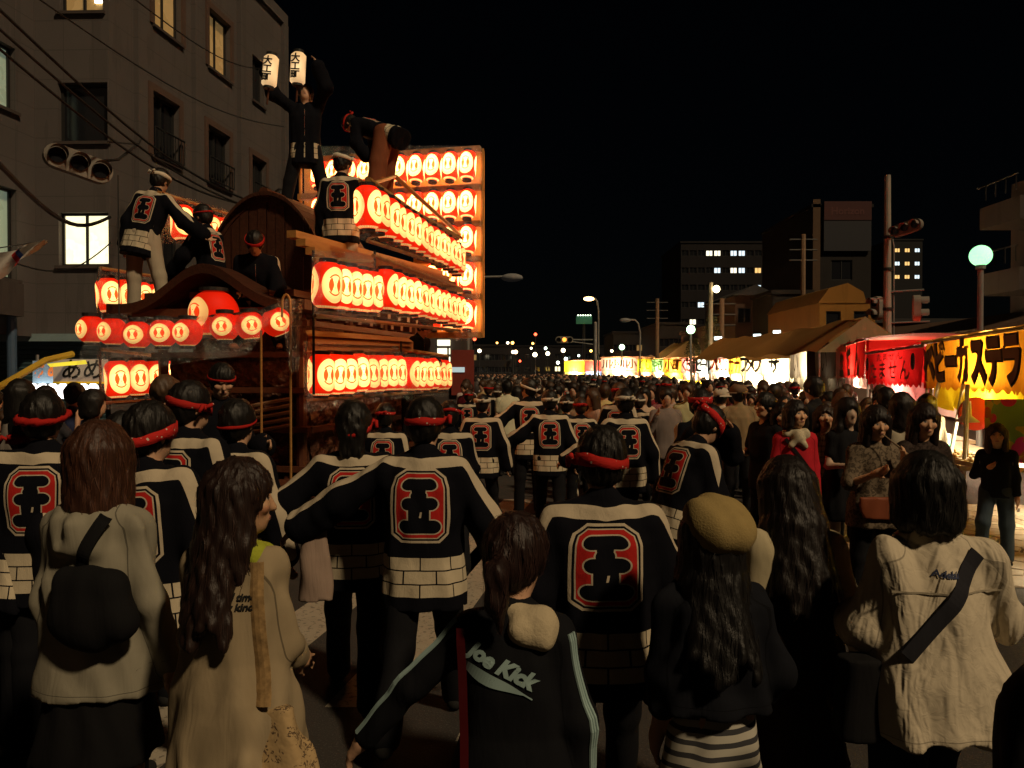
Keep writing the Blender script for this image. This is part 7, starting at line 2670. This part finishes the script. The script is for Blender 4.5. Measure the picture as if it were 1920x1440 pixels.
person('woman in dark clothes close to the lower left lanterns', at(172, 7.2), Hof(735, 7.2), 70, hair='bobshort', top='shirt', tcol=(.02, .02, .02), res=.02, female=True)

# ------------------------------------------------------------------ the crowd: prototypes copied one by one
rs = random.Random(77)
nrs = np.random.RandomState(3)
PROTO = []
def proto(label, desc, **kw):
    kw.setdefault('res', .026)
    r, b, g_, bt = person(label, (0, -30), kw.pop('H', 1.66), 0, **kw)
    r['desc'] = desc
    PROTO.append((r, desc))
proto('p', 'dark haired man in black tee', hair='short', top='tee', tcol=(.012, .012, .014), tkw=dict(sleeve=.35), arms=('down', 'fold'))
proto('p', 'woman with bob in pale blouse', hair='bob', top='blouse', tcol=(.34, .27, .19), female=True, H=1.60, arms=('fold', 'down'))
proto('p', 'black coated man with red headband', band=RED, bandkw=dict(w=.045), H=1.70, arms=('loose', 'loose'))
proto('p', 'black coated man with white headband', band=WHITE, bandkw=dict(w=.045), H=1.70, arms=('out', 'loose'))
proto('p', 'long haired woman in dark jacket', hair='long', top='jacket', tcol=(.05, .03, .025), female=True, H=1.60, arms=('hold', 'down'))
proto('p', 'short haired man in grey shirt', hair='short', top='shirt', tcol=(.15, .12, .10), H=1.68, arms=('down', 'photo'))
proto('p', 'brown haired woman in rust top', hair='bobshort', hcol=(.08, .035, .018), top='top', tcol=(.24, .07, .04), female=True, H=1.58)
proto('p', 'man in white tee', hair='spiky', top='tee', tcol=(.42, .35, .27), tkw=dict(sleeve=.35), H=1.68)
proto('p', 'man in maroon shirt', hair='short', top='shirt', tcol=(.12, .015, .02), H=1.66, arms=('fold', 'fold'))
proto('p', 'woman in pink top with short bob', hair='bobshort', top='top', tcol=(.50, .16, .18), female=True, H=1.58, arms=('down', 'hold'))
proto('p', 'man in beige jacket', hair='short', top='jacket', tcol=(.36, .26, .15), H=1.68, arms=('fold', 'down'))
proto('p', 'woman with bun and dark cardigan', hair='bun', top='cardigan', tcol=(.03, .03, .045), female=True, H=1.57)
used = set()
def clone(k, x, y, yaw, label, group, s=1.0):
    src, desc = PROTO[k]
    if k in used:
        c = copy_tree(src)
    else:
        c = src; used.add(k)
    c.location = (x, y, 0); c.rotation_euler = (0, 0, -rad(yaw)); c.scale = (s, s, s)
    c['label'] = label; c['group'] = group; c['category'] = 'person'
    if 'desc' in c: del c['desc']
    hc_ = rs.choice([(.012, .008, .006), (.02, .011, .007), (.045, .022, .012), (.008, .006, .005), (.07, .035, .018)])
    tv = rs.uniform(.7, 1.7)
    for ch in c.children:
        n_ = ch.name.split('.')[0]
        if n_ == 'hair': ch.color = (*hc_, 1)
        elif n_ in ('tee', 'shirt', 'blouse', 'top', 'jacket', 'cardigan'):
            ch.color = (min(.6, ch.color[0] * tv * rs.uniform(.85, 1.15)), min(.6, ch.color[1] * tv * rs.uniform(.85, 1.15)), min(.6, ch.color[2] * tv * rs.uniform(.85, 1.15)), 1)
    return c
taken = [(o.location.x, o.location.y) for o in SC.objects if o.name.startswith('person') and o.parent is None and o.location.y > 0 and o.location.z < 1]
def free(x, y, d):
    return all((x - a) ** 2 + (y - b_) ** 2 > d * d for a, b_ in taken)
ZONES = [  # (depth range, picture column range at that depth, count, minimal gap, share of festival coats)
    (9.6, 11.5, 1440, 1660, 10, .5, .05, 'front rank by the red stalls', None),
    (11.6, 14.5, 1075, 1600, 40, .48, .05, 'crowd behind the khaki sweater man', None),
    (14.0, 16.0, 870, 1060, 8, .6, .5, 'crowd past the brick hem men', None),
    (9.8, 11.5, 1085, 1250, 6, .5, .35, 'crowd behind the leaning bandana man', None),
    (14.5, 19, 850, 1480, 70, .55, .15, 'mid street crowd', None),
    (19, 32, 850, 1370, 96, .7, .2, 'distant crowd along the street', None),
    (7.5, 11, -20, 150, 9, .55, .1, 'people by the sweet stall', None)]
for (d0, d1, p0, p1, n, gap, fest, where, _) in ZONES:
    made = 0; tries = 0
    while made < n and tries < n * 60:
        tries += 1
        D = math.sqrt(rs.uniform(d0 * d0, d1 * d1))
        x = (rs.uniform(p0, p1) - 960) / F * D
        if not free(x, D, gap): continue
        if x < -1.0 and D > 9 and p0 > 100: continue
        if x > 2.9 + .268 * D - .7: continue
        taken.append((x, D)); made += 1
        k = rs.choice([2, 3]) if rs.random() < fest else rs.choice([0, 1, 4, 5, 6, 7, 8, 9, 10, 11, 1, 7, 0])
        yaw = rs.choice([rs.uniform(-40, 60), rs.uniform(150, 260), rs.uniform(-90, -20)])
        if k in (2, 3): yaw = rs.uniform(-35, 35)
        if p0 >= 1060 and k not in (2, 3): yaw = rs.choice([rs.uniform(170, 270), rs.uniform(170, 250), rs.uniform(-70, 40)])
        clone(k, x, D, yaw, '', '%s, %s' % (PROTO[k][1], where), rs.uniform(.88, 1.0))
# every copy gets its own label: its look and its place counted from the left
bygroup = {}
for o in SC.objects:
    if o.parent is None and o.get('category') == 'person' and o.get('label') == '':
        bygroup.setdefault(o['group'], []).append(o)
TENS = ORD + ['fifteenth', 'sixteenth', 'seventeenth', 'eighteenth', 'nineteenth', 'twentieth'] + ['%d' % i for i in range(21, 60)]
for gname, L_ in bygroup.items():
    L_.sort(key=lambda o: o.location.x / o.location.y)
    dsc, wh = gname.split(', ')
    for i, o in enumerate(L_):
        o['label'] = ('%s from the left in the %s' % (dsc, wh)) if len(L_) == 1 else '%s from left, %s, %s' % (TENS[i], dsc, wh)
        if len(L_) == 1: o['label'] = '%s in the %s' % (dsc, wh)
# far crowd that reads as one mass
fm_v, fm_f = [], []
cm = MB()
for i in range(900):
    D = math.sqrt(rs.uniform(32 ** 2, 95 ** 2))
    x = rs.uniform(-3.2 + .0 * D, 7.5)
    h = rs.gauss(1.64, .05)
    cm.cur = rs.choice([0, 0, 0, 1, 2, 3, 3, 4])
    cm.ball((x, D, h - .42), .24, 6, 4, (1, .6, 1.7))
    cm.cur = 5 if rs.random() < .7 else 6
    cm.ball((x, D, h - .10), .105, 6, 4, (1, 1, 1.2))
co = cm.build('far_crowd', [simple('crowd_%d' % i, c) for i, c in enumerate(((.012, .011, .012), (.30, .25, .2), (.2, .03, .02), (.05, .04, .04), (.10, .08, .07), (.01, .008, .007), (.35, .18, .11)))], smooth=True)
tag(co, 'far off festival crowd filling the street as one dark mass of heads', 'crowd', kind='stuff')
for r_, _ in PROTO:
    if r_.location.y < 0:
        for ch in list(r_.children): bpy.data.objects.remove(ch)
        bpy.data.objects.remove(r_)
